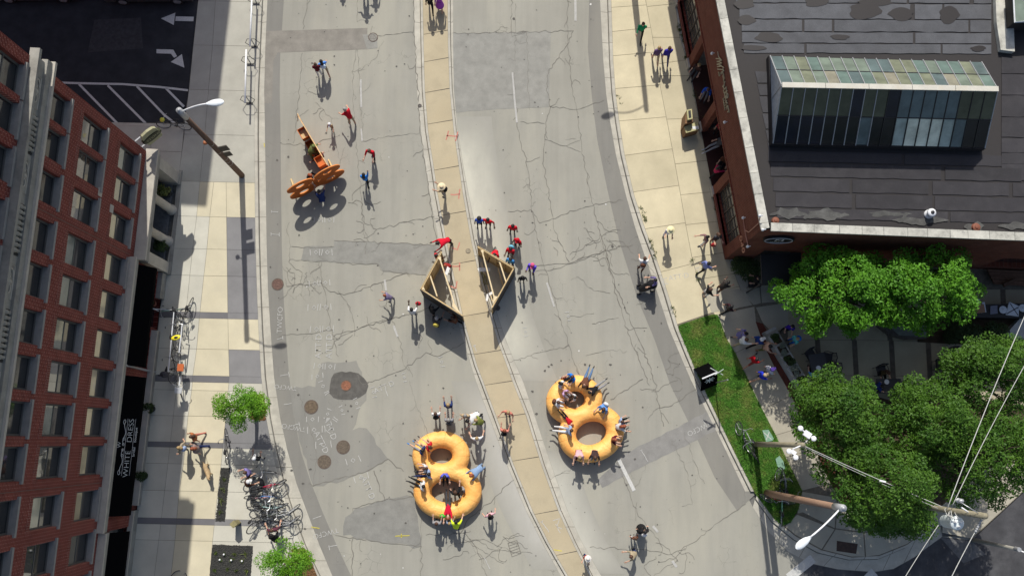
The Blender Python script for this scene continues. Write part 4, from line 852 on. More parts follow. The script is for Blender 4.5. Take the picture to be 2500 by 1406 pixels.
# portico with two round columns
m = MB(); m.obox(U(-.55, -.02, 3.05), TT*5.1, NN*.42, (0, 0, .62), STONE); m.obox(U(-.62, -.02, 3.67), TT*5.2, NN*.55, (0, 0, .14), STONEL); m.obox(U(-.55, -.02, 2.9), TT*5.1, NN*.30, (0, 0, .15), STONEL)
m.obj('entablature', LB)
for u in (-.25, 4.3): mm = MB(); mm.obox(U(u-.27, -.5, 0), TT*.54, NN*.82, (0, 0, 2.9), STONEL); mm.obox(U(u-.32, -.5, 0), TT*.64, NN*.9, (0, 0, .3), STONE); mm.obj('pilaster', LB)
for u in (1.35, 2.95):
    mm = MB(); q = U(u, .08, 0); mm.lathe(q, [(.27, 0), (.27, .18), (.21, .22), (.205, 1.4), (.185, 2.7), (.25, 2.75), (.25, 2.9)], STONEL, 20); mm.obj('column', LB, True)
m = MB(); m.obox(U(0, -1.0, 0), TT*4.05, NN*.05, (0, 0, 3.0), PORCHSHADE); m.obox(U(0, -.95, 0.01), TT*4.05, NN*.95, (0, 0, .16), mat('portico_floor', (.16, .16, .16), .8)); m.obj('porch_recess', LB)
for u in (.55, 2.15, 3.6): mm = MB(); mm.obox(U(u-.5, -.9, .18), TT*1.0, NN*.05, (0, 0, 2.4), BLACKM); o = mm.obj('shop_door', LB); g_ = MB(); g_.obox(U(u-.4, -.84, .3), TT*.8, NN*.01, (0, 0, 2.1), MATS['shop_glass']); g_.obj('pane', o)
m = MB(); m.obox(U(-.7, .25, KH), TT*5.3, NN*.18, (0, 0, .03), STONE); m.obj('threshold', LB)
# blade sign on the north wall
qs = U(-.52, .02, 4.75); t = thing('hanging_sign', 'cream and dark green shop sign reading STONE on the corner of the tall brick building', 'sign', tuple(qs))
nd = (NN-TT).normalized(); fn = (NN+TT).normalized()
mm = MB()
for dz in (-.38, .42): mm.beam(qs+Vector((0, 0, dz)), qs+nd*.30+Vector((0, 0, dz)), .06, .06, GREYM)
mm.obj('bracket', t)
CRM = flat('cream_sign', (.34, .33, .20), .7); GRN = flat('dark_green_sign', (.03, .035, .014), .6)
def sg(a, b, off): return qs+nd*(.26+a)+Vector((0, 0, b))+fn*off
mm = MB(); pts = [(.05, -.52), (.75, -.52), (.80, -.40), (.80, .40), (.70, .56), (.4, .62), (.1, .56), (0, .40), (0, -.40)]
n_ = len(pts)
mm.add([sg(a, b, 0) for a, b in pts]+[sg(a, b, .12) for a, b in pts], [tuple(range(n_))[::-1], tuple(range(n_, 2*n_))]+[(i, (i+1) % n_, n_+(i+1) % n_, n_+i) for i in range(n_)], CRM); brd = mm.obj('board', t)
mm = MB(); pts = [(.4+.50*math.cos(a), .0+.23*math.sin(a)) for a in np.linspace(0, 6.283, 21)[:-1]]
mm.add([sg(a, b, -.02) for a, b in pts]+[sg(a, b, .16) for a, b in pts], [tuple(range(20, 40)), tuple(range(20))[::-1]]+[(i, (i+1) % 20, 20+(i+1) % 20, 20+i) for i in range(20)], GRN); mm.obj('oval_plate', brd)
R_ = Matrix([[nd.x, 0, fn.x, 0], [nd.y, 0, fn.y, 0], [0, 1, 0, 0], [0, 0, 0, 1]])
text_mesh('STONE', .24, CRM, 'lettering', brd, Matrix.Translation(sg(.46, 0, .165)) @ R_)
# ================================================================== NEIGHBOURING BUILDING north of the lot (outside the frame; it shades the lot)
nb_c = P(484, -285)
def shpt(px, py, h): L = h/math.tan(SUN_EL); g_ = P(px, py); n_ = Vector((.077, -1, 0)); return Vector((g_.x-n_.x*L, g_.y-n_.y*L, h))
hb = 18.; c1 = shpt(506, 512, hb); c2 = shpt(566, 0, hb); ed = (c2-c1).normalized(); wd = Vector((-ed.y, ed.x, 0)); wd = wd if wd.x < 0 else -wd
c1 = Vector((c1.x, c1.y, 0)); 
NB = thing('brick_building', 'tall brick building beyond the top left corner that shades the parking lane', 'building', tuple(c1))
def UB(u, d, z): q = c1+ed*u+wd*d; return Vector((q.x, q.y, z))
bn = brick('neighbour_brick', (wd.x, wd.y)); hs = [(1.5+k*2.6, 2.7+k*2.6, 1.2+j*3.6, 3.2+j*3.6) for k in range(9) for j in range(5)]
m = MB(); wallgrid(m, lambda u, d, z: UB(d*-1, u, z), 0, 26, 0, hb, hs, .2, bn); m.obj('wall', NB)
m = MB()
m.add([UB(0, 0, 0), UB(20, 0, 0), UB(20, 0, hb), UB(0, 0, hb)], [(0, 1, 2, 3)], brick('neighbour_brick2', (ed.x, ed.y))); m.add([UB(20, 0, 0), UB(20, 26, 0), UB(20, 26, hb), UB(20, 0, hb)], [(0, 1, 2, 3)], bn); m.add([UB(20, 26, 0), UB(0, 26, 0), UB(0, 26, hb), UB(20, 26, hb)], [(0, 1, 2, 3)], MATS['neighbour_brick2']); m.obj('side_wall', NB)
m = MB(); m.add([UB(0, 0, hb-.05), UB(20, 0, hb-.05), UB(20, 26, hb-.05), UB(0, 26, hb-.05)], [(0, 1, 2, 3)], MATS['tar_roof']); m.obj('roof', NB)
for h in hs:
    f = MB(); f.add([UB(.19, h[0], h[2]), UB(.19, h[1], h[2]), UB(.19, h[1], h[3]), UB(.19, h[0], h[3])], [(0, 1, 2, 3)], GLL); f.obj('window', NB)
# ================================================================== RIGHT BRICK BUILDING
ZC = 6.8
ra = P(1752, 0, ZC); rb = P(1862, 559, ZC); ra.z = rb.z = 0
T2 = (rb-ra).normalized(); N2 = Vector((T2.y, -T2.x, 0)); N2 = N2 if N2.x < 0 else -N2
LEN = (rb-ra).length
def V(u, d, z): q = ra+T2*u+N2*d; return Vector((q.x, q.y, z))
RBG = thing('brick_building', 'low red brick corner building with a tar roof and stone coping right of the street', 'building', tuple(rb))
BR2 = brick('dark_red_brick', (T2.x, T2.y), a=(.16, .036, .022), b=(.10, .02, .015), mortar=(.24, .13, .09), bw=.21, bh=.07, dirt=.5)
piers = [-6.6, -3.2, .25, 3.67, 7.09, LEN]
pw = .45; op = []
for a, b in zip(piers[:-1], piers[1:]): op.append((a+pw/2, b-pw/2 if b < LEN else b-.55, .35, 3.62))
op_open = [op[2], op[3]]
m = MB(); hl = [(o_[0], o_[1], (0.0 if o_ in op_open else .75), 3.62) for o_ in op]
wallgrid(m, V, -9, LEN, 0, ZC-.1, hl, .30, BR2); m.obj('wall', RBG)
# south wall
sb = P(2620, 588, ZC); sb.z = 0; S2 = (sb-rb).normalized(); NS = Vector((S2.y, -S2.x, 0)); NS = NS if NS.y < 0 else -NS
def VS(u, d, z): q = rb+S2*u+NS*d; return Vector((q.x, q.y, z))
BR3 = brick('south_red_brick', (S2.x, S2.y), a=(.17, .045, .026), b=(.11, .028, .018), mortar=(.20, .12, .085), bw=.21, bh=.07, dirt=.55)
m = MB(); wallgrid(m, VS, 0, 18, 0, ZC-.1, [(1.3, 3.3, .05, 2.5), (8, 11, .8, 2.8), (12.5, 15, .8, 2.8)], .3, BR3); m.obj('side_wall', RBG)
for a, b, c, e in [(1.3, 3.3, .05, 2.5), (8, 11, .8, 2.8), (12.5, 15, .8, 2.8)]: f = MB(); f.obox(VS(a, -.3, c), S2*(b-a), NS*.04, (0, 0, e-c), MATS['shop_glass']); f.obj('side_window', RBG)
# coping stones
COP = mat('weathered_coping', (.50, .49, .43), .85, .15, 3, 50, .2, bump=.2, stain=(.10, .10, .09), stainamt=.75, stscale=1.6, rnd=.10)
def coping(Uf, t, n, u0, u1, step, w=.37, out=.07):
    u = u0
    while u < u1-.05:
        L = min(step*random.uniform(.8, 1.2), u1-u); mm = MB(); mm.obox(Uf(u+.008, out, ZC-.1), t*(L-.016), n*-w, (0, 0, .1+random.uniform(0, .008)), COP); mm.obj('coping_stone', RBG); u += L
coping(V, T2, N2, -9, LEN-.0, 1.15); coping(VS, S2, NS, .35, 18, .95, .36)
m = MB(); m.obox(V(-9, -.33, ZC-.7), T2*(LEN+8.6), N2*-.02, (0, 0, .62), flat('tar_flashing', (.02, .02, .02), .9)); m.obox(VS(.36, -.29, ZC-.7), S2*17.4, NS*-.02, (0, 0, .62), MATS['tar_flashing']); m.obj('parapet_flashing', RBG)
# roof deck and membrane sheets
ZR = 6.25
def roofmat(name, col, st): return mat(name, col, .75, .15, 1.6, 40, .3, bump=.3, rnd=.13, stain=st, stainamt=.5, stscale=1.1)
RD = roofmat('roof_membrane_dark', (.036, .034, .038), (.055, .052, .055)); RG = roofmat('roof_membrane_grey', (.090, .093, .102), (.045, .045, .05)); TAR = flat('roof_tar', (.022, .019, .019), .7)
V0 = V(-9, -.3, ZR); m = MB(); m.add([V(-9, -.2, ZR-.02), V(LEN-.2, -.2, ZR-.02), VS(18, -.2, ZR-.02), V(-9, -20, ZR-.02)], [(0, 1, 2, 3)], TAR); RF = m.obj('roof', RBG)
rr = random.Random(11)
def roofsheet(poly, mt):
    p = PL(poly, ZR); q = wiggle(p+[p[0]], .35, .012, rr.random())[:-1]; mm = MB(); mm.prism(q, ZR-.015, ZR+.006+rr.uniform(0, .01), mt); mm.obj('membrane_sheet', RF)
def xl(y): return itp([(1772, -120), (1790, 0), (1815, 130), (1845, 300), (1875, 470), (1885, 540)], y)
rys = [-75, -35, 8, 47, 78, 106, 131]
for a, b in zip(rys[:-1], rys[1:]):
    x = xl(b)+rr.uniform(0, 8); first = True
    while x < 2420:
        L = rr.choice([70, 150, 240, 330, 420]); x1 = min(x+L, 2422)
        if x1-x > 25: roofsheet([(x+1, a+1.5+(x-1800)*.004), (x1-2, a+1.5+(x1-1800)*.004), (x1-2, b-1.5+(x1-1800)*.004), (x+1, b-1.5+(x-1800)*.004)], RG)
        x = x1+rr.choice([2, 3, 8])
ry2 = [372, 395, 420, 445, 475, 500, 522]
ry2 = [366, 396, 432, 468, 506, 534]
for a, b in zip(ry2[:-1], ry2[1:]):
    x = xl(b)+12
    while x < 2700:
        L = rr.choice([190, 330, 420]); x1 = x+L; k = lambda X: (X-1880)*.022
        roofsheet([(x+1, a+2+k(x)), (x1-3, a+2+k(x1)), (x1-3, b-2+k(x1)), (x+1, b-2+k(x))], RD); x = x1+rr.choice([3, 6])
x0s = [(175, 203), (206, 233), (236, 275), (278, 315), (318, 345), (348, 375)]
for a, b in x0s: roofsheet([(xl(a)+20, a), (1878, a+1), (1880, b), (xl(b)+22, b)], roofmat('roof_membrane_worn', (.055, .055, .062), (.03, .03, .03)) if 'roof_membrane_worn' not in MATS else MATS['roof_membrane_worn'])
for a, b in [(140, 180), (182, 232), (234, 285), (287, 335), (337, 372), (374, 400), (402, 440)]: roofsheet([(2445, a), (2800, a+6), (2800, b+5), (2445, b)], RD)
def tarpatch(cx, cy, rx, ry, s):
    r0 = random.Random(s); ph = [r0.uniform(0, 6.28) for _ in range(3)]
    pts = [(cx+rx*math.cos(t)*(1+.12*math.sin(3*t+ph[0])+.07*math.sin(7*t+ph[1])), cy+ry*math.sin(t)*(1+.14*math.sin(2*t+ph[2]))) for t in np.linspace(0, 6.283, 25)[:-1]]
    mm = MB(); mm.sheet(PL(pts, ZR), ZR+.024+s*.0004, flat('fresh_tar', (.014, .011, .011), .55)); mm.obj('tar_patch', RF)
for i, (x, y, a, b) in enumerate([(1818, 10, 24, 14), (1822, 50, 22, 11), (1877, 92, 32, 13), (1992, 5, 28, 14), (2110, 28, 38, 22), (2200, 36, 30, 15), (2140, 5, 40, 12), (2316, 38, 24, 20), (1838, 118, 30, 7), (2050, 92, 22, 7), (2388, 120, 18, 7), (2290, 330, 0.1, .1)][:11]): tarpatch(x, y, a, b, i)
# pale dried-puddle stains near the south parapet
PUD = mat('pale_roof_residue', (.105, .105, .10), .9, .35, 2, 30, .4, stain=(.05, .05, .05), stainamt=.85, stscale=1.4)
for i, (x, y, a, b) in enumerate([(1925, 520, 40, 12), (2010, 524, 50, 13), (2165, 523, 48, 6), (2245, 540, 60, 8), (2380, 556, 22, 12), (2480, 552, 35, 9)]):
    r0 = random.Random(i+50); pts = [(x+a*math.cos(t)*(1+.3*math.sin(3*t+i)), y+b*math.sin(t)*(1+.35*math.sin(5*t+i*2))) for t in np.linspace(0, 6.283, 25)[:-1]]
    mm = MB(); mm.sheet(wiggle(PL(pts, ZR), .12, .04, i), ZR+.022+.0005*i, PUD); mm.obj('residue_stain', RF)
# old whitewashed ridge at the right of the grey roof and the neighbouring wing
m = MB(); m.prism(PL([(2420, -80), (2462, -80), (2470, 132), (2436, 128), (2426, 60)], ZR), ZR, ZR+.25, COP); m.obj('whitewashed_curb', RBG)
# conduit with small lamps on the street wall
def V2(px, py, off=.05):   # pixel on the street wall
    d = RM @ np.array([(px-CX)/F, -(py-CY)/F, -1.]); a = ra+N2*off; n = N2; s = (a.x*n.x+a.y*n.y)/(d[0]*n.x+d[1]*n.y); return Vector((d[0]*s, d[1]*s, H+d[2]*s))
m = MB(); m.tube([V2(1814, 531), V2(1818, 560), V2(1826, 600)], .025, flat('pink_conduit', (.42, .20, .14), .6), 6); m.tube([V2(1820, 563), V2(1828, 567), V2(1852, 545), V2(1856, 529)], .025, MATS['pink_conduit'], 6); m.obj('conduit', RBG)
for i, (x, y) in enumerate([(1738, 131), (1769, 299), (1814, 532), (1855, 527), (1862, 561), (1825, 602)]):
    q = V2(x, y, .12); mm = MB(); mm.ell(q, (.07, .07, .09), WHITEM, 8, 6); mm.tube([q, q-N2*.14], .025, WHITEM, 6); mm.obj('wall_lamp', RBG, True)
# street number and shop name on the wall
def wall_text(s, px, py, size, mt, name, parent, ext_=.02, ang=0, off=.03):
    q = V2(px, py, off); R__ = Matrix([[-T2.x*-1, 0, N2.x, 0], [-T2.y*-1, 0, N2.y, 0], [0, 1, 0, 0], [0, 0, 0, 1]])
    return text_mesh(s, size, mt, name, parent, Matrix.Translation(q) @ R__ @ Matrix.Rotation(ang, 4, 'Z'), extrude=ext_)
# viewed from the street the wall runs left (north) to right (south)
LT = flat('brass_letter', (.40, .36, .24), .5, metal=.2); LT2 = flat('copper_number', (.42, .17, .10), .5)
def wstroke(pts, r=.022):
    mm = MB(); mm.tube([V2(x, y, .05) for x, y in pts], r, LT, 5); return mm
zp = lambda pts: [(1730+x/7.81, 110+y/7.81) for x, y in pts]
for k, st in enumerate([[(175, 130), (190, 230), (250, 300)], [(140, 265), (190, 268)], [(190, 268), (250, 300), (160, 320)], [(160, 320), (195, 325), (255, 345), (158, 375)], [(158, 375), (190, 372), (250, 395), (165, 420), (215, 418), (240, 405), (295, 440)], [(170, 465), (250, 470), (300, 498), (270, 450)]]):
    wstroke(zp(st)).obj('script_stroke', RBG)
text_rows = [(zp([(245, 540)])[0], 'S', .26), (zp([(200, 560)])[0], 'AT', .2), (zp([(315, 760)])[0], 'MILL NO', .34), (zp([(330, 1040)])[0], 'MARKET', .36), (zp([(300, 1130)])[0], 'HALL', .24)]
for (x, y), s_, h_ in text_rows: wall_text(s_, x, y, h_, LT, 'lettering', RBG)
wall_text('040', 1812, 597, .55, LT2, 'street_number', RBG, ang=0)
# oval sign on south wall
def VSp(px, py, off=.05):
    d = RM @ np.array([(px-CX)/F, -(py-CY)/F, -1.]); a = rb+NS*off; n = NS; s = (a.x*n.x+a.y*n.y)/(d[0]*n.x+d[1]*n.y); return Vector((d[0]*s, d[1]*s, H+d[2]*s))
q = VSp(1901, 585, .08); t = thing('oval_sign', 'black oval sign with a white ring and script on the south brick wall', 'sign', tuple(q))
mm = MB()
def oval(a, b, off): return [q+S2*(a*math.cos(x))+Vector((0, 0, b*math.sin(x)))+NS*off for x in np.linspace(0, 6.283, 33)[:-1]]
k1, k2 = oval(.68, .58, -.05), oval(.68, .58, .05); mm.add(k1+k2, [tuple(range(32, 64))]+[(i, (i+1) % 32, 32+(i+1) % 32, 32+i) for i in range(32)], BLACK); mm.obj('plate', t)
mm = MB(); mm.tube(oval(.60, .50, .06), .016, WHITEM, 4, closed=True); mm.obj('ring', t)
RS_ = Matrix([[S2.x, 0, NS.x, 0], [S2.y, 0, NS.y, 0], [0, 1, 0, 0], [0, 0, 0, 1]])
text_mesh('M', .55, WHITEM, 'script', t, Matrix.Translation(q+NS*.06+Vector((0, 0, .06))) @ RS_ @ Matrix.Shear('XY', 4, (.5, 0)) if False else Matrix.Translation(q+NS*.06+Vector((0, 0, .08))) @ RS_); text_mesh('MARKET', .17, WHITEM, 'script', t, Matrix.Translation(q+NS*.06-Vector((0, 0, .26))) @ RS_)
# piers' pale bases, recess floors and windows
for a in piers[:-1]:
    mm = MB(); mm.obox(V(a-.25, .0, 0), T2*.5, N2*.10, (0, 0, .5), STONEL); mm.obj('pier_base', RBG)
m = MB(); m.obox(V(-9, -.02, ZC-3.3), T2*(LEN+9), N2*.06, (0, 0, .12), BR2); m.obj('brick_string_course', RBG)
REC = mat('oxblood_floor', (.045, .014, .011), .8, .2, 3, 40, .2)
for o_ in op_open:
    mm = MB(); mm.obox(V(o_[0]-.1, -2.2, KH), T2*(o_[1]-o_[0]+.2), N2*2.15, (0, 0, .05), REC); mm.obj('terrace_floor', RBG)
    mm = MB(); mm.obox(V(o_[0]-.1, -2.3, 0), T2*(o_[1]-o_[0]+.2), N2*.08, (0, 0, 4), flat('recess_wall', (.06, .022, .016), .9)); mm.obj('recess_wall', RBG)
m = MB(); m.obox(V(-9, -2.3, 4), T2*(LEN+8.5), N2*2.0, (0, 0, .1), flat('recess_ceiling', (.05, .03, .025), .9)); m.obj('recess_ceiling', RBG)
MUN = flat('dark_muntin', (.05, .035, .03), .6)
for k, o_ in enumerate([op[0], op[1], op[4]]):
    f = MB(); z0, z1 = .8, 3.6
    nu_, nz = 5, 6
    for i in range(nu_+1): f.obox(V(o_[0]+(o_[1]-o_[0])*i/nu_-.025, -.26, z0), T2*.05, N2*.07, (0, 0, z1-z0), MUN)
    for j in range(nz+1): f.obox(V(o_[0], -.255, z0+(z1-z0)*j/nz-.02), T2*(o_[1]-o_[0]), N2*.05, (0, 0, .04), MUN)
    w_ = f.obj('window', RBG)
    for i in range(nu_):
        for j in range(nz):
            g_ = MB(); g_.obox(V(o_[0]+(o_[1]-o_[0])*i/nu_+.027, -.245, z0+(z1-z0)*j/nz+.022), T2*((o_[1]-o_[0])/nu_-.054), N2*.01, (0, 0, (z1-z0)/nz-.044), glass('street_pane', (.10, .095, .08), .08, 1.8, .3, var=.6)); g_.obj('pane', w_)
    s_ = MB(); s_.obox(V(o_[0], -.1, .66), T2*(o_[1]-o_[0]), N2*.2, (0, 0, .09), mat('red_sill', (.15, .04, .03), .8)); s_.obj('sill', w_)
# ================================================================== ROOF SKYLIGHT
ZB = 6.65
n0, n1 = P(1880, 137, ZB), P(2396, 152, ZB); r0_, r1_ = P(1908, 209, 9.0), P(2436, 219, 9.0); s0, s1 = P(1887, 350, ZB), P(2404, 362, ZB)
SKY = thing('roof_skylight', 'long ridged glass skylight with green and dark panes on the tar roof', 'skylight', tuple(P(1900, 250, ZR)))
m = MB(); b_ = [Vector((q_.x, q_.y, ZR)) for q_ in (n0, n1, s1, s0)]; tt = [n0, n1, s1, s0]
ctr = sum(b_, Vector())/4
m.add([ctr+(q_-ctr)*1.012 for q_ in b_]+[Vector((ctr.x+(q_.x-ctr.x)*1.012, ctr.y+(q_.y-ctr.y)*1.012, ZB)) for q_ in tt], [(4, 5, 6, 7), (0, 1, 5, 4), (1, 2, 6, 5), (2, 3, 7, 6), (3, 0, 4, 7)], TAR); m.obj('curb', SKY)
gn = [glass('pane_teal', (.105, .155, .135), .3, 1.45, .1), glass('pane_olive', (.155, .17, .115), .3, 1.45, .1), glass('pane_sage', (.135, .17, .135), .3, 1.45, .1), glass('pane_sand', (.21, .20, .15), .3, 1.45, .1), glass('pane_bluegreen', (.085, .12, .12), .3, 1.45, .1)]
gd = [glass('pane_navy', (.008, .011, .024), .15, 1.3), glass('pane_black', (.012, .014, .018), .15, 1.3), glass('pane_moss', (.080, .085, .055), .25, 1.3)]
gl = [glass('pane_milky', (.34, .40, .36), .25, 1.4), glass('pane_cream', (.70, .72, .58), .25, 1.4), glass('pane_bluegrey', (.10, .135, .14), .2, 1.35)]
def slope(a0, a1, b0, b1, nrows, pick, name):
    n_ = 18; nv = (a1-a0).cross(b0-a0).normalized(); nv = nv if nv.z > 0 else -nv
    for i in range(n_):
        for j in range(nrows):
            def pt(s, t): lo = a0.lerp(a1, s); hi = b0.lerp(b1, s); return lo.lerp(hi, t)
            e = .0025; s_0, s_1 = i/n_+e, (i+1)/n_-e; t0, t1 = j/nrows+.01, (j+1)/nrows-.01; sg_ = nv*(.02 if j % 2 else .0)
            vs = [pt(s_0, t0)+sg_, pt(s_1, t0)+sg_, pt(s_1, t1)+sg_, pt(s_0, t1)+sg_]; dn = nv*-.03
            mm = MB(); mm.add(vs+[v+dn for v in vs], [(0, 1, 2, 3), (7, 6, 5, 4), (0, 4, 5, 1), (1, 5, 6, 2), (2, 6, 7, 3), (3, 7, 4, 0)], pick(i, j)); mm.obj('pane', SKY)
        if i:
            mm = MB(); f = i/n_; mm.beam(a0.lerp(a1, f)+nv*.02, b0.lerp(b1, f)+nv*.02, .03, .05, GREYM if name == 'n' else (BLACKM if i > 8 else GREYM)); mm.obj('glazing_bar', SKY)
    mm = MB(); mm.beam(a0.lerp(b0, .5)+nv*.03, a1.lerp(b1, .5)+nv*.03, .03, .03, BLACKM); mm.obj('glazing_bar', SKY)
rk = random.Random(9)
slope(n0, n1, r0_, r1_, 2, lambda i, j: rk.choice(gn if j else [gn[0], gn[1], gn[2], gn[4], gn[2]]), 'n')
def pickS(i, j):
    if j == 1: return gd[2] if i in (0, 1, 2, 3, 4, 5, 7, 8) else (gd[0] if i in (6, 9) else (gl[2] if i < 15 else gd[2]))
    return gd[0] if i < 4 else (gd[1] if i < 7 else (gl[2] if i in (7, 15) else (gd[1] if i < 10 else (gl[1] if 11 <= i <= 13 else (gl[0] if i in (10, 14) else gd[1])))))
slope(s0, s1, r0_, r1_, 2, pickS, 's')
nb_ = 5
for i in range(nb_):
    mm = MB(); a, b = r0_.lerp(r1_, i/nb_+.001)+Vector((0, 0, .05)), r0_.lerp(r1_, (i+1)/nb_-.001)+Vector((0, 0, .05)); mm.beam(a, b, .22, .07, mat('ridge_cap', (.55, .53, .46), .6, .1, 4, 40, .15, stain=(.33, .27, .17), stainamt=.5, stscale=2)); mm.obj('ridge_cap', SKY)
for a, b, c in ((n0, s0, r0_), (n1, s1, r1_)):
    mm = MB(); mm.add([a, b, c], [(0, 1, 2)], mat('painted_gable', (.42, .46, .50), .6)); mm.beam(a, c, .04, .06, GREYM); mm.beam(b, c, .04, .06, GREYM); mm.beam((a+b)/2+Vector((0, 0, .03)), c, .04, .05, GREYM); mm.obj('gable', SKY)
for i in range(4):                                       # long thin white cracks in panes
    pass
# second skylight / wing in the far corner
m = MB(); cpp = PL([(2472, -40), (2560, -40), (2560, 50), (2478, 55)], 7.4); t = thing('glass_roof_wing', 'pale green glass roof panel at the top right corner of the frame', 'glass roof', tuple(P(2480, 20, ZR)))
m.prism(cpp, 7.3, 7.4, gn[2]); m.obj('pane', t); m = MB(); m.tube([v for v in cpp], .05, WHITEM, 4, closed=True); m.prism(PL([(2476, -40), (2560, -40), (2560, 48), (2481, 51)], 7.3), ZR, 7.29, TAR); m.obj('frame', t)
# roof vents
for i, (px, py, rad, hh, col, lb, nm) in enumerate([(2266, 524, .20, .38, WHITEM, 'white domed roof vent pipe near the south parapet', 'roof_vent'), (2381, 556, .19, .12, flat('rusty_iron', (.20, .07, .04), .7), 'round rusty roof drain with a pale stain around it', 'roof_drain'), (1892, 540, .17, .12, MATS.get('rusty_iron') or flat('rusty_iron', (.20, .07, .04), .7), 'round rusty roof drain tucked in the parapet corner', 'roof_drain')]):
    q = P(px, py, ZR); t = thing(nm, lb, 'roof vent' if i == 0 else 'roof drain', tuple(q)); mm = MB()
    mm.lathe(q, [(rad, .02), (rad, hh*.3), (rad*.7, hh*.35), (rad*.7, hh*.7), (rad*.98, hh*.75), (rad*.9, hh), (rad*.5, hh*1.1)], col, 16); mm.obj('body', t, True)
    mm = MB(); mm.lathe((q.x, q.y, q.z+hh*1.1), [(rad*.42, 0), (rad*.4, .03), (rad*.2, .04)], BLACKM if i == 0 else col, 12); mm.obj('cap', t)
# ================================================================== TREES AND PLANTS
BARK = mat('tree_bark', (.11, .085, .06), .9, .3, 6, 40, .4, bump=.5)
def leaves(name, centres, n, size, mt, parent, seed=0, flatz=.7, up=.55):
    r = np.random.default_rng(seed); C = np.array([c[:3] for c in centres]); R = np.array([c[3] for c in centres]); w = R**2; w /= w.sum()
    idx = r.choice(len(C), n, p=w); d = r.normal(size=(n, 3)); d /= np.linalg.norm(d, axis=1)[:, None]
    rad = R[idx]*(r.uniform(.35, 1., n)**.45); p = C[idx]+d*rad[:, None]*np.array([1, 1, flatz])
    nrm = r.normal(size=(n, 3)); nrm[:, 2] = np.abs(nrm[:, 2])+up; nrm += d*.6; nrm /= np.linalg.norm(nrm, axis=1)[:, None]
    a = r.normal(size=(n, 3)); a -= (a*nrm).sum(1)[:, None]*nrm; a /= np.linalg.norm(a, axis=1)[:, None]; b = np.cross(nrm, a)
    s = size*r.uniform(.6, 1.35, n)[:, None]
    V_ = np.stack([p-a*s*.9, p+b*s*.42-a*s*.1, p+a*s*.9, p-b*s*.42-a*s*.1], 1).reshape(-1, 3)
    return fastmesh(name, V_, quads=np.arange(n*4).reshape(-1, 4), m=mt, parent=parent)
def crown_tree(label, cx, cy, z0, z1, radx, rady, nclump, n, size, mt, seed, group=None, cr=(.26, .60), name='street_tree', asp=(1, 1)):
    r = random.Random(seed); base = P(cx, cy, (z0+z1)*.55); t = thing(name, label, 'tree', (base.x, base.y, KH), group)
    cs = []
    for k in range(nclump):
        a = r.uniform(0, 6.283); q = math.sqrt(r.random()); hz = r.uniform(0, 1)
        rr_ = r.uniform(*cr); sh = 1-.55*abs(hz-.45)
        cs.append((base.x+q*math.cos(a)*radx*sh, base.y+q*math.sin(a)*rady*sh, z0+(z1-z0)*(hz*(1-.45*q)+.05), rr_))
    tr = MB(); th = .05+radx*.035; mid = z0*.8+.3; tr.tube([(base.x, base.y, KH-.05), (base.x+.03, base.y, mid*.5), (base.x-.02, base.y+.03, mid), (base.x, base.y, z0+(z1-z0)*.6)], [th*1.25, th, th*.8, th*.3], BARK, 8)
    tro = tr.obj('trunk', t, True)
    br = MB()
    for c in cs[::2]: m_ = Vector((base.x, base.y, mid)); e = Vector(c[:3]); br.tube([m_, m_.lerp(e, .5)+Vector((0, 0, .15)), e], [th*.45, th*.28, .012], BARK, 5)
    br.obj('limbs', tro, kind='stuff')
    o = leaves('crown', cs, n, size, mt, t, seed); o['kind'] = 'stuff' if False else ''
    del o['kind']; return t
LF1 = leafmat('elm_leaf', (.055, .175, .010), (.10, .27, .014)); LF2 = leafmat('pear_leaf', (.030, .090, .008), (.070, .155, .012)); LF3 = leafmat('locust_leaf', (.085, .24, .012), (.15, .32, .016))
crown_tree('broad bright green tree beside the south brick wall, left half of the double crown', 2068, 698, 3.2, 6.9, 2.9, 2.05, 130, 22000, .078, LF1, 1)
crown_tree('broad bright green tree beside the south brick wall, right half of the double crown', 2272, 690, 3.2, 7.0, 2.95, 2.0, 135, 23000, .078, LF1, 2)
crown_tree('dark green tree at the near end of the stone planter, leftmost behind the lawn path', 2068, 1012, 3.6, 8.0, 2.0, 1.95, 110, 20000, .070, LF2, 3)
crown_tree('dark green tree between the corner plaza and the wires', 2175, 1180, 3.6, 8.4, 2.5, 2.2, 125, 22000, .070, LF2, 4)
crown_tree('dark green tree in the middle of the corner grove, below the patio tables', 2300, 1035, 3.6, 8.0, 2.1, 2.0, 105, 18500, .070, LF2, 5)
crown_tree('dark green tree at the right edge of the frame under the two long wires', 2440, 1110, 3.6, 8.6, 2.3, 2.3, 115, 20000, .070, LF2, 6)
crown_tree('dark green tree at the right edge above the crossing wires', 2450, 915, 3.4, 7.6, 2.1, 2.0, 105, 18500, .070, LF2, 7)
crown_tree('low dark green tree overhanging the corner kerb plaza', 2215, 1268, 2.4, 5.2, 1.5, .9, 50, 8000, .068, LF2, 8)
crown_tree('small yellow green street tree beside the mulch bed above the bike rack', 575, 992, 2.3, 4.2, 1.15, .95, 42, 9000, .045, LF3, 11, cr=(.22, .42), name='locust_tree')
crown_tree('small yellow green street tree at the bottom edge of the left pavement', 690, 1380, 2.3, 4.2, 1.1, .9, 38, 7500, .045, LF3, 12, cr=(.22, .42), name='locust_tree')
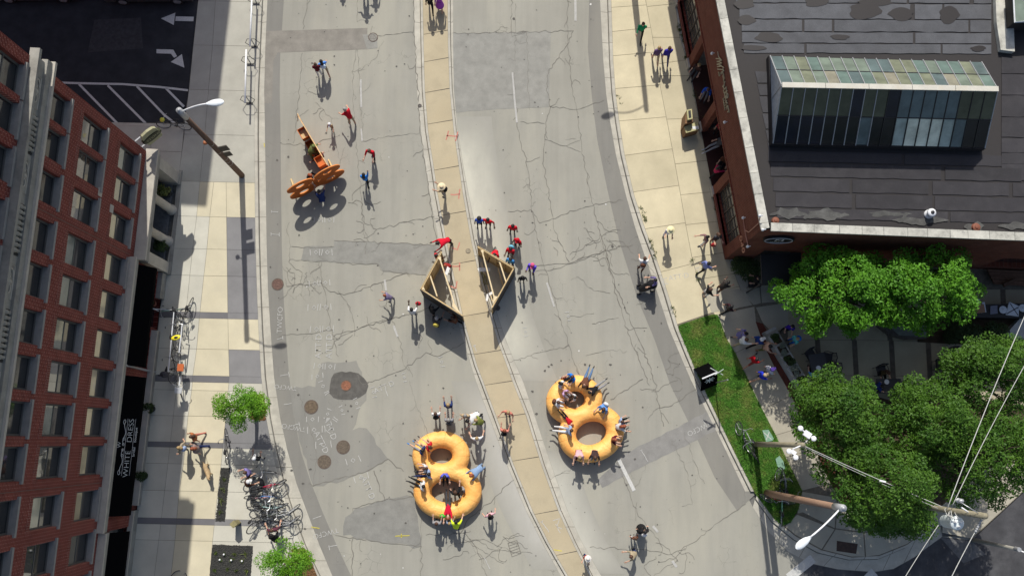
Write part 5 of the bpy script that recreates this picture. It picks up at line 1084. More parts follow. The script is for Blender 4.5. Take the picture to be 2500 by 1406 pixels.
def shrub(label, px, py, r_, h, mt, z=KH, n=900, name='shrub', size=.05, pot=None, seed=0, cat='shrub', group=None):
    p = P(px, py, z); t = thing(name, label, cat, (p.x, p.y, z), group)
    zb = z
    if pot: mm = MB(); mm.lathe((p.x, p.y, z), [(pot[0]*.7, 0), (pot[0], pot[1]), (pot[0]*.88, pot[1]), (pot[0]*.86, pot[1]-.05)], pot[2], 14); mm.obj('pot', t, True); zb = z+pot[1]
    st = MB(); r0 = random.Random(seed)
    cs = [(p.x+r0.uniform(-.5, .5)*r_, p.y+r0.uniform(-.5, .5)*r_, zb+h*r0.uniform(.3, .8), r_*r0.uniform(.5, .75)) for _ in range(7)]
    for c in cs: st.tube([(p.x, p.y, zb-.03), c[:3]], [.02, .008], BARK, 4)
    st.obj('stems', t, kind='stuff'); leaves('foliage', cs, n, size, mt, t, seed); return t
LD = leafmat('dark_shrub', (.03, .055, .015), (.05, .085, .02)); LY = leafmat('yellow_shrub', (.10, .14, .03), (.22, .22, .07)); LDD = leafmat('topiary_leaf', (.025, .05, .014), (.04, .065, .018))
POT = flat('black_pot', (.02, .02, .02), .6); POTR = flat('terracotta_pot', (.28, .10, .06), .8)
shrub('potted shrub with yellowish leaves in the porch above the upper round column', 412, 474, .33, .6, LY, n=700, pot=(.24, .4, POT), seed=21, name='potted_plant', cat='plant')
shrub('potted green shrub in the porch below the lower round column', 402, 604, .35, .65, LD, n=800, pot=(.24, .4, POT), seed=22, name='potted_plant', cat='plant')
shrub('small plant in a reddish pot beside the shop door under the awning', 376, 742, .22, .45, LD, n=400, pot=(.2, .35, POTR), seed=23, name='potted_plant', cat='plant')
shrub('dark bushy plant in a round black pot on the shaded pavement, upper of two', 372, 998, .28, .4, LDD, n=700, pot=(.22, .35, POT), seed=24, name='potted_plant', cat='plant')
shrub('dark bushy plant in a round black pot on the shaded pavement, lower of two', 354, 1161, .28, .4, LDD, n=700, pot=(.22, .35, POT), seed=25, name='potted_plant', cat='plant')
shrub('large rounded green bush at the corner of the low brick building', 1812, 660, .72, 1.1, LD, n=3200, seed=26)
for i, (x, y) in enumerate([(2318, 812), (2368, 810), (2418, 812)]): shrub(['leftmost', 'middle', 'rightmost'][i]+' of three dark clipped bushes in the shaded patio bed', x, y, .55, .9, LDD, n=2600, seed=30+i, group=None)
pl = [(527, 1348), (548, 1352), (573, 1352), (600, 1350), (538, 1365), (566, 1366), (592, 1368), (525, 1390), (555, 1388), (577, 1392), (603, 1392)]
YPL = ['leftmost tuft in the top row of the square black gravel bed', 'second tuft from the left, with a white flower, in the gravel bed top row', 'third tuft from the left in the gravel bed top row', 'rightmost tuft in the top row of the square black gravel bed', 'left white flowered tuft in the middle row of the gravel bed', 'centre white flowered tuft in the middle row of the gravel bed', 'right white flowered tuft in the middle row of the gravel bed', 'leftmost tuft in the bottom row of the square gravel bed', 'second tuft from the left in the bottom row of the gravel bed', 'third tuft from the left in the bottom row of the gravel bed', 'rightmost tuft in the bottom row of the square gravel bed']
for i, (x, y) in enumerate(pl):
    p = P(x, y, KH); t = thing('young_plant', YPL[i], 'plant', tuple(p), 'young plants in the black gravel bed'); mm = MB(); r0 = random.Random(i)
    tuft(mm, p.x, p.y, KH+.01, .07, 34, leafmat('young_leaf', (.09, .14, .03), (.16, .2, .05)), .12, r0); mm.obj('leaves', t, kind='stuff')
    if i in (1, 4, 5, 6): mm = MB(); mm.ell((p.x, p.y, KH+.12), (.05, .05, .035), WHITEM, 7, 4); mm.obj('white_flower', t)
for i, (x, y) in enumerate([(548, 1168), (545, 1195), (541, 1222), (538, 1250)]):
    p = P(x, y, KH); t = thing('young_plant', ['topmost', 'second from the top', 'third from the top', 'lowest'][i]+' small tufted plant in the narrow gravel strip', 'plant', tuple(p), 'young plants in the narrow gravel strip'); mm = MB(); tuft(mm, p.x, p.y, KH+.01, .12, 30, MATS['young_leaf'], .12, random.Random(i+90)); mm.obj('leaves', t, kind='stuff')
# bed of dark soil under the grove
m = MB(); m.prism(PL([(2020, 1085), (1985, 1000), (2080, 950), (2200, 985), (2290, 960), (2560, 1000), (2560, 1080), (2400, 1150), (2250, 1275), (2110, 1255), (2060, 1200)], KH), 0, KH+.01, mat('grove_soil', (.07, .05, .03), .95, .4, 3, 40, .4)); m.obj('planting_bed', None, kind='structure')
m = MB(); m.prism(PL([(2240, 775), (2520, 775), (2520, 850), (2240, 835)], KH), 0, KH+.03, mat('grove_soil', (.07, .05, .03))); m.obj('planting_bed', None, kind='structure')
# ================================================================== STREET LAMPS, POLES, WIRES
def plerp(a, b, f): return Vector(a).lerp(Vector(b), f)
def lamp(base, hgt, armdir, armlen, wood, label, name='street_lamp', rad=(.17, .12), collar=True, seg=0):
    b = P(*base); t = thing(name, label, 'street lamp', tuple(b)); z0 = KH
    mm = MB(); mm.tube([(b.x, b.y, 0), (b.x, b.y, hgt*.5), (b.x, b.y, hgt)], [rad[0], (rad[0]+rad[1])/2, rad[1]], wood, 12); pole = mm.obj('pole', t, True)
    if collar: m2 = MB(); m2.tube([(b.x, b.y, hgt-.85), (b.x, b.y, hgt+.02)], rad[1]+.02, GREYM, 12); m2.tube([(b.x, b.y, hgt-.1), (b.x, b.y, hgt+.08)], [rad[1]+.02, .05], GREYM, 12); m2.obj('metal_cap', pole, True)
    top = Vector((b.x, b.y, hgt-.2)); d = Vector((armdir[0], armdir[1], 0)).normalized()
    m3 = MB(); pts = [top+d*(armlen*f)+Vector((0, 0, .55*math.sin(f*math.pi/2))) for f in np.linspace(0, 1, 9)]; m3.tube(pts, .035, WHITEM, 8); m3.obj('arm', t, True)
    e = pts[-1]; m4 = MB(); rz = math.atan2(d.y, d.x); n_ = 14
    prof = [(-.05, .04), (.05, .08), (.18, .13), (.36, .155), (.52, .14), (.62, .09), (.66, .02)]
    vs = []; fs = []
    side = Vector((-d.y, d.x, 0))
    for x, w in prof:
        for j in range(10):
            a = 2*math.pi*j/10; vs.append(e+d*x+side*(w*math.cos(a))+Vector((0, 0, w*.42*math.sin(a)+.02)))
    for i in range(len(prof)-1):
        for j in range(10): fs.append((i*10+j, i*10+(j+1) % 10, (i+1)*10+(j+1) % 10, (i+1)*10+j))
    m4.add(vs, fs+[tuple(range(10)), tuple(range(60, 70))[::-1]], flat('lamp_head_paint', (.74, .78, .80), .35)); m4.obj('lamp_head', t, True)
    return t, b
t, b = lamp((592, 430), 9.35, (1, .12), 1.25, mat('brown_pole', (.16, .095, .065), .8, .3, 3, 40, .3, stretch=(6, 6, .5)), 'tall brown street lamp with a white head over the left pavement', rad=(.145, .105))
for k, hz in enumerate((2.2, 2.6, 3.0, 4.0, 5.1)): mm = MB(); mm.tube([(b.x, b.y, hz), (b.x, b.y, hz+.025)], .142-.004*k, STEEL, 12); mm.obj('strap_band', t)
mm = MB(); mm.obox((b.x+.1, b.y-.03, 4.0), (.42, .10, 0), (-.01, .04, 0), (0, 0, .62), flat('sign_back', (.06, .05, .04), .7)); mm.obox((b.x+.1, b.y-.03, 3.25), (.34, .08, 0), (-.01, .04, 0), (0, 0, .55), MATS['sign_back']); mm.obj('parking_sign', t)
mm = MB(); mm.ell((b.x-.34, b.y+.12, 4.9), (.11, .11, .09), flat('orange_cap', (.34, .12, .05), .6), 10, 6); mm.tube([(b.x-.3, b.y+.1, 4.9), (b.x, b.y, 4.9)], .02, STEEL, 5); mm.obj('sensor', t)
t, b = lamp((1870, 1203), 10.0, (-1, -.72), 1.75, mat('brown_square_pole', (.30, .19, .13), .8, .1, 2, 30, .2), 'brown tapered street lamp with a white head over the rounded corner', rad=(.175, .12))
ub = P(1840, 1084); t = thing('utility_pole', 'weathered wooden utility pole with white floodlights on top, standing in the lawn', 'utility pole', tuple(ub))
mm = MB(); mm.tube([(ub.x, ub.y, 0), (ub.x, ub.y, 4), (ub.x, ub.y, 7.3)], [.135, .12, .105], WOODG, 12); mm.obj('pole', t, True)
tp = Vector((ub.x, ub.y, 7.25))
def atz(px, py, z): return P(px, py, z)
mm = MB(); mm.tube([tp, atz(1935, 1096, 7.3)], .03, WHITEM, 6); mm.tube([tp, atz(1976, 1070, 7.3)], .02, STEEL, 6); mm.obj('bracket', t, True)
for i, (c, s_, ends) in enumerate([((1971, 1060), (.30, .24, .12), [(1954, 1045), (1986, 1070)]), ((1937, 1104), (.2, .16, .12), [(1926, 1101), (1942, 1116)])]):
    q = atz(*c, 7.35); mm = MB(); mm.box(q, s_, WHITEM, -.6)
    for e in ends: qe = atz(*e, 7.35); mm.tube([q, qe], .03, WHITEM, 6); mm.lathe((qe.x, qe.y, qe.z-.1), [(.05, 0), (.11, .08), (.105, .16), (.05, .18)], WHITEM, 12)
    mm.obj('floodlight', t, kind='')
for o in [o for o in COL.objects if o.get('kind') == '']: del o['kind']
# second pole with transformer
ztop = 10.8; tb = P(2406, 1259, ztop); t = thing('utility_pole', 'utility pole with a white transformer can standing among the corner trees', 'utility pole', (tb.x, tb.y, 0))
mm = MB(); mm.tube([(tb.x, tb.y, 0), (tb.x, tb.y, 6), (tb.x, tb.y, ztop)], [.14, .125, .11], WOODG, 12); mm.obj('pole', t, True)
q = Vector((tb.x, tb.y, 0)); a = atz(2292, 1268, 7.6); a = Vector((tb.x-.10, tb.y-.42, 7.9)); mm = MB(); mm.lathe((a.x, a.y, a.z-.0), [(.24, 0), (.25, .05), (.25, .85), (.27, .88), (.26, .95), (.1, 1.0)], flat('transformer_paint', (.66, .72, .72), .4), 20)
TRF = mm.obj('transformer', t, True); mm = MB()
for dx, dy in ((.12, .05), (-.12, .05), (0, -.13)): mm.lathe((a.x+dx, a.y+dy, a.z+.98), [(.04, 0), (.06, .04), (.035, .08), (.055, .12), (.03, .18)], WHITEM, 8)
mm.obj('bushing', TRF, kind='stuff')
mm = MB(); mm.beam((a.x, a.y, a.z+.6), (tb.x, tb.y, a.z+.6), .08, .12, GREYM); mm.obj('bracket', t)
mm = MB(); c0 = Vector((tb.x, tb.y, 9.6)); mm.tube([Vector((tb.x+.02, tb.y, 10.5)), atz(2340, 1222, 10.3)], .02, STEEL, 5); mm.tube([c0, atz(2368, 1252, 9.7), atz(2347, 1238, 9.9)], .03, WHITEM, 6)
q1 = atz(2346, 1222, 10.1); mm.lathe((q1.x, q1.y, q1.z-.3), [(.06, 0), (.09, .1), (.06, .15), (.09, .25), (.05, .35)], WHITEM, 10); mm.ell(tuple(q1), (.12, .09, .1), GREYM, 8, 6); mm.obj('fuse_switch', t, True)
mm = MB()
for k in range(5):
    pts = [c0+Vector((0, 0, -1.5+.1*k)), Vector((a.x+.3*math.sin(k*1.7)-.5, a.y+.5+.2*math.cos(k), 8.6+.2*k)), Vector((a.x-.35+.1*k, a.y+.15, a.z+1.1))]; 
    cc = [pts[0]*(1-f)**2+pts[1]*2*f*(1-f)+pts[2]*f*f for f in np.linspace(0, 1, 12)]; mm.tube(cc, .014, flat('cable_grey', (.5, .5, .47), .6), 5)
mm.obj('cable_loop', t, True, kind='stuff')
WIR = MATS['cable_grey']
def wire(a, b, sag, r, label, n=26):
    a, b = Vector(a), Vector(b); mm = MB(); mm.tube([a.lerp(b, f)+Vector((0, 0, -4*sag*f*(1-f))) for f in np.linspace(0, 1, n)], r, WIR, 5); o = mm.obj('overhead_wire', None, True); o['label'] = label; o['category'] = 'wire'
wire(tp+Vector((0, 0, -.05)), atz(2300, 1236, 8.3), .25, .014, 'upper overhead wire strung between the floodlight pole and the transformer pole')
wire(tp+Vector((0, 0, -.35)), atz(2290, 1240, 8.0), .35, .010, 'thin lower overhead wire strung between the floodlight pole and the transformer pole')
wire(atz(2314, 1238, 9), atz(2560, 640, 9), .2, .017, 'left one of two long wires running up the right side over the trees')
wire(atz(2326, 1232, 9), atz(2560, 790, 9), .2, .014, 'right one of two long wires running up the right side over the trees')
wire(atz(2291, 1281, 8), atz(2150, 1510, 8), .1, .014, 'wire running from the transformer pole over the crosswalk to the bottom edge')
wire(atz(2397, 1268, 10.4), atz(2275, 1510, 10.4), .1, .016, 'wire with insulators running to the bottom edge from the pole top')
mm = MB(); a1, b1 = atz(2395, 1270, 10.38), atz(2382, 1296, 10.38)
for k in range(6): c = a1.lerp(b1, k/5); mm.ell(tuple(c), (.05, .05, .05), GREYM, 8, 5)
mm.tube([a1, b1], .02, GREYM, 6); mm.obj('insulator_string', t)
mm = MB(); c = tp.lerp(atz(2300, 1236, 8.3), .6)+Vector((0, 0, -.25)); mm.beam(c-Vector((.12, -.03, 0)), c+Vector((.12, -.03, 0)), .07, .07, WHITEM); o = mm.obj('splice_box', t)
pb = P(2374, 1317); t = thing('street_lamp', 'grey metal street lamp leaving the frame at the bottom right', 'street lamp', tuple(pb)); mm = MB(); mm.tube([(pb.x, pb.y, 0), (pb.x, pb.y, 4.0)], [.10, .075], flat('galvanised', (.34, .33, .29), .5), 10); mm.obj('pole', t, True)
mm = MB(); mm.tube([(pb.x, pb.y, 3.9), (pb.x+.8, pb.y-.45, 4.3)], .03, WHITEM, 6); mm.obj('arm', t); mm = MB(); mm.ell((pb.x+1.05, pb.y-.6, 4.3), (.3, .15, .1), MATS['lamp_head_paint'], 10, 6, -.5); mm.obj('lamp_head', t, True)
mm = MB(); mm.tube([(pb.x, pb.y, 3.7), (pb.x, pb.y, 4.02)], .1, GREYM, 10); mm.obj('collar', t)
# lamp outside the top of the frame: its shadow falls across the right pavement
lb_ = P(1578, 278); L9 = 10.2; sx = Vector((lb_.x-.077*L9/math.tan(SUN_EL), lb_.y+L9/math.tan(SUN_EL), 0))
t = thing('street_lamp', 'tall street lamp just above the top edge whose shadow crosses the right pavement', 'street lamp', tuple(sx))
mm = MB(); mm.tube([tuple(sx), (sx.x, sx.y, L9)], [.19, .12], WOODP, 12); mm.obj('pole', t, True); mm = MB(); d = Vector((-1, -.25, 0)).normalized(); tpp = Vector((sx.x, sx.y, L9-.3))
mm.tube([tpp+d*1.7*f+Vector((0, 0, -.2+.35*math.cos(f*2.4-1.2))) for f in np.linspace(0, 1, 9)], .035, WHITEM, 6); mm.obj('arm', t, True); mm = MB(); q = tpp+d*2.0; mm.ell((q.x, q.y, q.z-.1), (.38, .17, .1), MATS['lamp_head_paint'], 12, 6, .25); mm.obj('lamp_head', t, True)
# pole + banner sign + street name blades on the lawn
sp = P(1745, 935, KH); t = thing('street_sign', 'slim post with crossed grey street name blades above the black sign board', 'street sign', tuple(sp)); mm = MB(); mm.tube([tuple(sp), (sp.x, sp.y, 2.7)], .03, STEEL, 8); mm.obj('post', t)
for k, (a, b) in enumerate([((1734, 898), (1765, 915)), ((1745, 915), (1766, 901))]): mm = MB(); q, w_ = atz(*a, 2.6+.12*k), atz(*b, 2.6+.12*k); mm.beam(q, w_, .03, .10, flat('street_blade', (.40, .45, .41), .4)); mm.obj('name_blade', t)
bp1, bp2 = atz(1714, 924, 1.25), atz(1752, 908, 1.25); t = thing('sign_board', 'black A-frame board with a white asterisk logo standing on the lawn edge', 'sign', tuple(atz(1733, 930, KH)))
bl1, bl2 = atz(1711, 955, KH+.02), atz(1751, 938, KH+.02)
mm = MB(); nb = (bp2-bp1).cross(bl1-bp1).normalized(); nb = nb if nb.z > 0 else -nb; mm.add([bp1, bp2, bl2, bl1, bp1-nb*.04, bp2-nb*.04, bl2-nb*.04, bl1-nb*.04], [(0, 1, 2, 3), (7, 6, 5, 4), (0, 4, 5, 1), (1, 5, 6, 2), (2, 6, 7, 3), (3, 7, 4, 0)], AWNF); PN = mm.obj('panel', t)
bk = (bl1-bp1); mm = MB(); off = Vector((-bk.x, -bk.y, bk.z)); mm.add([bp1, bp2, bp2+off, bp1+off], [(0, 1, 2, 3)], AWNF); mm.beam(bp1+Vector((0, 0, .02)), bp2+Vector((0, 0, .02)), .06, .04, WHITEM); mm.obj('back_panel', t)
mm = MB(); c = bp1.lerp(bp2, .5).lerp(bl1.lerp(bl2, .5), .36)+nb*.01; ex = (bp2-bp1).normalized(); ey = nb.cross(ex)
for k in range(4): a = k*math.pi/4; d = ex*math.cos(a)+ey*math.sin(a); s_ = nb.cross(d)*.025; mm.add([c-d*.26-s_+nb*.002*k, c-d*.26+s_+nb*.002*k, c+d*.26+s_+nb*.002*k, c+d*.26-s_+nb*.002*k], [(0, 1, 2, 3)], WHITEM)
mm.obj('asterisk_logo', PN)
# hitching rails at top left
def rail(x0, y0, x1, y1, label):
    za = 1.0; a, b = atz(x0, y0, za), atz(x1, y1, za); t = thing('pipe_rail', label, 'pipe rail', (a.x, a.y, KH), None); mm = MB(); mm.tube([a, b], .045, WHITEM, 8); mm.obj('rail', t, True)
    for f in (.12, .86):
        c = a.lerp(b, f); mm = MB(); mm.tube([(c.x, c.y, KH), (c.x, c.y, za)], .028, GREYM, 6); s = Vector((1, 0, 0))
        hexa = [c+s*x+Vector((0, y, z-za)) for x, y, z in ((-.18, .0, .9), (.18, 0, .9), (.36, -.05, .55), (.16, -.08, KH+.05), (-.16, -.08, KH+.05), (-.36, -.05, .55))]; mm.tube(hexa, .016, BLACKM, 5, closed=True); mm.beam(hexa[3], hexa[4], .08, .03, BLACKM); mm.obj('hoop', t)
rail(616, -30, 610, 114, 'white pipe rail with diamond hoops, upper of two by the left kerb'); rail(601, 122, 598, 252, 'white pipe rail with diamond hoops, lower of two by the left kerb')
# bench-like bollard block on left pavement
bx = atz(576, 1277, .55); t = thing('litter_bin', 'slim tapered grey bin casting a long shadow below the bike rack', 'bin', (bx.x, bx.y, KH)); mm = MB(); mm.lathe((bx.x, bx.y, KH), [(.13, 0), (.17, .85), (.14, .85), (.13, .6)], mat('bin_olive', (.27, .24, .12), .7), 4); mm.obj('body', t); mm = MB(); mm.lathe((bx.x, bx.y, KH+.83), [(.18, 0), (.18, .04), (.1, .04)], MATS['bin_olive'], 4); mm.obj('rim', t)
# sidewalk brochure box / crate stack
q = P(1682, 325, KH); t = thing('wooden_stand', 'wooden crate stand with a folded shelf and papers beside the brick pier', 'stand', tuple(q)); WD = mat('crate_wood', (.20, .11, .055), .8, .2, 3, 30, .2); CRW = flat('khaki_top', (.45, .42, .22), .8)
zt_ = .95; tp_ = PL([(1670, 310), (1703, 297), (1707, 316), (1675, 325)], zt_)
mm = MB(); mm.prism(tp_, KH, zt_-.03, WD); mm.obj('cabinet', t); mm = MB(); mm.prism(tp_, zt_-.028, zt_, CRW); TPp = mm.obj('tray', t); mm = MB(); mm.prism(PL([(1690, 309), (1705, 308), (1706, 315), (1691, 316)], zt_), zt_, zt_+.01, flat('paper', (.68, .68, .66), .7)); mm.obj('paper', TPp)
mm = MB(); b2 = PL([(1675, 272), (1690, 267), (1692, 297), (1672, 303)], 1.25); mm.prism(b2, KH, 1.25, WD); mm.obj('crate', t); mm = MB(); b3 = PL([(1677, 269), (1689, 266), (1691, 290), (1679, 293)], 1.45); mm.prism(b3, 1.26, 1.45, CRW); mm.prism(inset(b3, .06), 1.45, 1.455, BLACK); mm.obj('box', t)
# ================================================================== PATIO: canopy, planter, tables
q = PL([(1857, 622), (1955, 618), (1952, 694), (1860, 696)], 2.7); t = thing('entrance_canopy', 'flat black entrance canopy against the south wall beside the corner bush', 'canopy', tuple(P(1905, 660, KH))); mm = MB(); mm.prism(q, 2.6, 2.72, flat('dark_canopy', (.010, .012, .014), .45)); mm.obj('roof_panel', t); mm = MB()
mm.tube([(v.x, v.y, 2.73) for v in q], .03, BLACKM, 5, closed=True); mm.obj('rim', t)
for i in (2, 3): mm = MB(); mm.tube([(q[i].x*.998, q[i].y+.06, KH), (q[i].x*.998, q[i].y+.06, 2.6)], .04, BLACKM, 6); mm.obj('post', t)
PW = mat('planter_stone', (.40, .40, .385), .85, .15, 3, 40, .2, bump=.2); pa = PL([(1868, 810), (1893, 797), (1982, 943), (1955, 955)], .75)
t = thing('stone_planter', 'long grey stone planter with herbs between the brick strip and the patio', 'planter', tuple(P(1920, 880, KH))); mm = MB(); mm.prism(pa, KH, .72, PW); mm.obj('box', t)
pin = lambda f, g: Vector(pa[0]).lerp(pa[3], f).lerp(Vector(pa[1]).lerp(pa[2], f), g)
for k in range(5):
    f0, f1 = .10+k*.175, .10+k*.175+.14; mm = MB(); mm.prism([pin(f0, .2), pin(f0, .85), pin(f1, .85), pin(f1, .2)], .722, .76, mat('planter_soil', (.05, .035, .02), .95)); mm.obj('soil', t)
    cs = [(*pin(random.uniform(f0, f1), random.uniform(.3, .75)).xy, .84, .14) for _ in range(5)]; leaves('herbs', cs, 500, .04, [LD, leafmat('silver_herb', (.16, .19, .15), (.26, .29, .24))][k % 2], t, 60+k)
for k in range(6): a_, b_2 = pin(.06+k*.175, .0), pin(.06+k*.175, 1.); mm = MB(); mm.beam((a_.x, a_.y, .735), (b_2.x, b_2.y, .735), .14, .03, STONE); mm.obj('cap_stone', t)
a_, b_2 = P(1930, 955, .5), P(1982, 940, .5); mm = MB(); mm.beam(a_, b_2, .08, .35, mat('timber_rail', (.26, .15, .07), .8)); o = mm.obj('timber_edge', t)
DM = flat('patio_black_metal', (.018, .018, .02), .5)
def chair_mesh():
    mm = MB(); mm.box((0, 0, .45), (.44, .44, .03), DM); mm.tube([(-.22, -.22, .46), (-.22, -.25, .85), (0, -.29, .9), (.22, -.25, .85), (.22, -.22, .46)], .018, DM, 6)
    for k in range(5): x = -.15+k*.075; mm.tube([(x, -.23, .47), (x, -.27, .87)], .009, DM, 4)
    mm.tube([(-.23, -.2, .66), (-.26, .1, .66), (-.24, .18, .46)], .014, DM, 5); mm.tube([(.23, -.2, .66), (.26, .1, .66), (.24, .18, .46)], .014, DM, 5); return mm
CM = chair_mesh(); SEAT = MB(); SEAT.box((0, 0, .45), (.46, .46, .03), DM); BACK = MB(); BACK.tube([(-.24, -.20, .46), (-.24, -.27, .86), (0, -.32, .92), (.24, -.27, .86), (.24, -.20, .46)], .025, DM, 6)
for k in range(6): BACK.tube([(-.17+k*.068, -.22, .47), (-.17+k*.068, -.28, .87)], .011, DM, 4)
ARM = MB(); ARM.tube([(.25, -.2, .66), (.28, .08, .67), (.25, .2, .46)], .018, DM, 5); LEG = MB(); LEG.tube([(0, 0, .45), (.02, .0, 0)], .014, DM, 5)
proto = {k: v.mesh(k) for k, v in dict(seat=SEAT, backrest=BACK, armrest=ARM, leg=LEG).items()}
ARM2 = MB(); ARM2.tube([(-.25, -.2, .66), (-.28, .08, .67), (-.25, .2, .46)], .018, DM, 5); proto['armrest2'] = ARM2.mesh('armrest')
def child(name, me, parent, loc=(0, 0, 0), rz=0.):
    o = bpy.data.objects.new(name, me); COL.objects.link(o); o.parent = parent; o.location = loc; o.rotation_euler = (0, 0, rz); return o
def patio_chair(px, py, ang, label, group='black metal patio chairs'):
    p = P(px, py, KH+.45); t = thing('patio_chair', label, 'chair', (p.x, p.y, KH), group); t.rotation_euler = (0, 0, math.radians(ang-90))
    child('seat', proto['seat'], t); child('backrest', proto['backrest'], t); child('armrest', proto['armrest'], t); child('armrest', proto['armrest2'], t)
    for x, y in ((-.2, -.2), (.2, -.2), (-.2, .2), (.2, .2)): child('leg', proto['leg'], t, (x, y, 0))
    return t
def patio_table(px, py, sx, sy, ang, label, items=()):
    p = P(px, py, .86); t = thing('patio_table', label, 'table', (p.x, p.y, KH), 'black patio tables'); t.rotation_euler = (0, 0, math.radians(ang))
    mm = MB(); mm.box((0, 0, .74), (sx, sy, .03), flat('table_top_dark', (.035, .035, .038), .45)); child('table_top', mm.mesh('table_top'), t); mm = MB(); mm.tube([(0, 0, 0), (0, 0, .73)], .04, DM, 8); mm.box((0, 0, .02), (.5, .06, .03), DM); mm.box((0, 0, .02), (.06, .5, .03), DM); child('pedestal', mm.mesh('pedestal'), t)
    for i, (x, y, kind, lb) in enumerate(items):
        ca, sa = math.cos(math.radians(ang)), math.sin(math.radians(ang)); wx_, wy_ = p.x+x*ca-y*sa, p.y+x*sa+y*ca; mm = MB(); z_ = KH+.756
        if kind == 'plate': mm.lathe((wx_, wy_, z_), [(.07, 0), (.12, .015), (.11, .018), (.05, .008)], WHITEM, 14)
        elif kind == 'menu': mm.box((wx_, wy_, z_+.006), (.30, .21, .008), flat('paper', (.68, .68, .66)), .4)
        elif kind == 'glass': mm.lathe((wx_, wy_, z_), [(.03, 0), (.038, .13), (.03, .13)], glass('tumbler', (.4, .42, .42), .1), 10)
        o = mm.obj({'plate': 'plate', 'menu': 'menu', 'glass': 'drinking_glass'}[kind], None); o['label'] = lb; o['category'] = kind
patio_table(1998, 888, .8, 1.0, 10, 'dark table beside the stone planter, under the first small tree', [(-.05, -.2, 'plate', 'white plate on the dark table beside the stone planter')])
patio_chair(1979, 866, -60, 'empty black chair above the table beside the stone planter'); patio_chair(2020, 873, 170, 'empty black chair right of the table beside the stone planter'); patio_chair(2032, 897, 170, 'empty black chair at the lower right of the table by the planter')
patio_table(2170, 942, 1.2, .7, 0, 'dark rectangular table in the middle of the patio', [(-.1, .2, 'plate', 'white plate on the rectangular table in the middle of the patio')])
patio_chair(2196, 944, 180, 'empty black chair right of the rectangular middle patio table'); patio_chair(2152, 905, -80, 'black chair above the rectangular middle patio table')
patio_table(2338, 900, 1.0, 1.5, 5, 'dark long table with menus at the right side of the patio', [(-.05, .25, 'menu', 'white menu sheet on the long right hand table'), (.3, .3, 'plate', 'white plate on the long right hand table'), (.0, -.1, 'glass', 'drinking glass left of centre on the long right hand table'), (.2, -.3, 'glass', 'drinking glass near the lower end of the long right hand table')])
for x, y, a, l in [(2325, 862, -80, 'black chair at the upper end of the long right patio table'), (2296, 890, 0, 'black chair on the left side of the long right patio table'), (2372, 892, 180, 'black chair on the right side of the long patio table'), (2312, 928, 40, 'black chair at the lower left of the long right patio table'), (2238, 975, 30, 'black folding chair tipped beside the grove, right of the red chair'), (2200, 992, 250, 'black chair with a bright red cushion at the edge of the grove'), (2000, 782, 60, 'black chair half under the broad tree left end'), (1838, 690, 180, 'black chair beside the corner bush')]: patio_chair(x, y, a, l)
p = P(2200, 1000, .5); mm = MB(); mm.box((p.x, p.y, KH+.5), (.42, .42, .08), flat('red_cushion', (.55, .02, .02), .8)); o = mm.obj('cushion', None); o['label'] = 'bright red cushion on a chair at the edge of the grove'; o['category'] = 'cushion'
# round hearth bench under the broad tree, hedge bed, service counter and pergola at the far right
q = P(2215, 800, KH); t = thing('curved_bench', 'curved dark bench wall below the right half of the broad tree', 'bench', tuple(q)); mm = MB(); mm.prism(PL([(2145, 795), (2175, 818), (2215, 828), (2262, 826), (2262, 800), (2215, 800), (2185, 790)], .5), KH, .5, mat('bench_stone', (.09, .08, .07), .8)); mm.obj('seat_wall', t); mm = MB(); mm.prism(PL([(2165, 790), (2262, 795), (2262, 822), (2195, 818)], .55), .5, .54, mat('bench_top', (.16, .18, .16), .8)); mm.obj('top_slab', t)
q = P(2420, 760, KH); t = thing('serving_counter', 'long dark counter loaded with papers, boxes and round lids in deep shade', 'counter', tuple(q)); mm = MB(); mm.prism(PL([(2340, 745), (2560, 738), (2560, 775), (2330, 775)], .95), KH, .95, flat('counter_black', (.015, .015, .015), .6)); mm.obj('body', t)
PAP = flat('white_sheet', (.52, .56, .60), .7); CARD = flat('brown_cardboard', (.30, .17, .10), .85)
def slabthing(name, poly, z0, z1, mt, label, cat):
    mm = MB(); mm.prism(PL(poly, z1), z0, z1, mt); o = mm.obj(name, None); o['label'] = label; o['category'] = cat; return o
slabthing('cardboard_box', [(2374, 748), (2402, 742), (2406, 762), (2380, 765)], .95, 1.1, CARD, 'open brown cardboard box on the shaded counter', 'box'); slabthing('cardboard_box', [(2354, 748), (2362, 738), (2376, 750), (2370, 758)], .95, 1.12, CARD, 'smaller brown carton leaning at the left end of the counter', 'box')
slabthing('paper_stack', [(2360, 727), (2392, 730), (2392, 740), (2366, 740)], .952, .98, PAP, 'white paper stack behind the cartons under the tree edge', 'paper'); slabthing('paper_stack', [(2398, 738), (2404, 737), (2408, 762), (2396, 764)], .952, .97, PAP, 'narrow white sheet between the carton and the grey trays', 'paper')
slabthing('plastic_tray', [(2418, 747), (2435, 745), (2436, 765), (2418, 767)], .952, 1.0, flat('tray_grey', (.16, .17, .22), .6), 'grey tray left of the first round lid on the counter', 'tray')
slabthing('glass_table_top', [(2464, 737), (2488, 747), (2487, 772), (2456, 768)], .952, 1.03, PAP, 'square pale sheet with dark crossed straps on the counter', 'sheet')
mm = MB(); 
for a, b in (((2466, 740), (2486, 770)), ((2486, 750), (2458, 766))): mm.strip(PL([a, b], 1.04), .04, 1.034, BLACK)
o = mm.obj('crossed_strap', None); o['label'] = 'dark crossed straps over the square pale sheet on the counter'; o['category'] = 'strap'
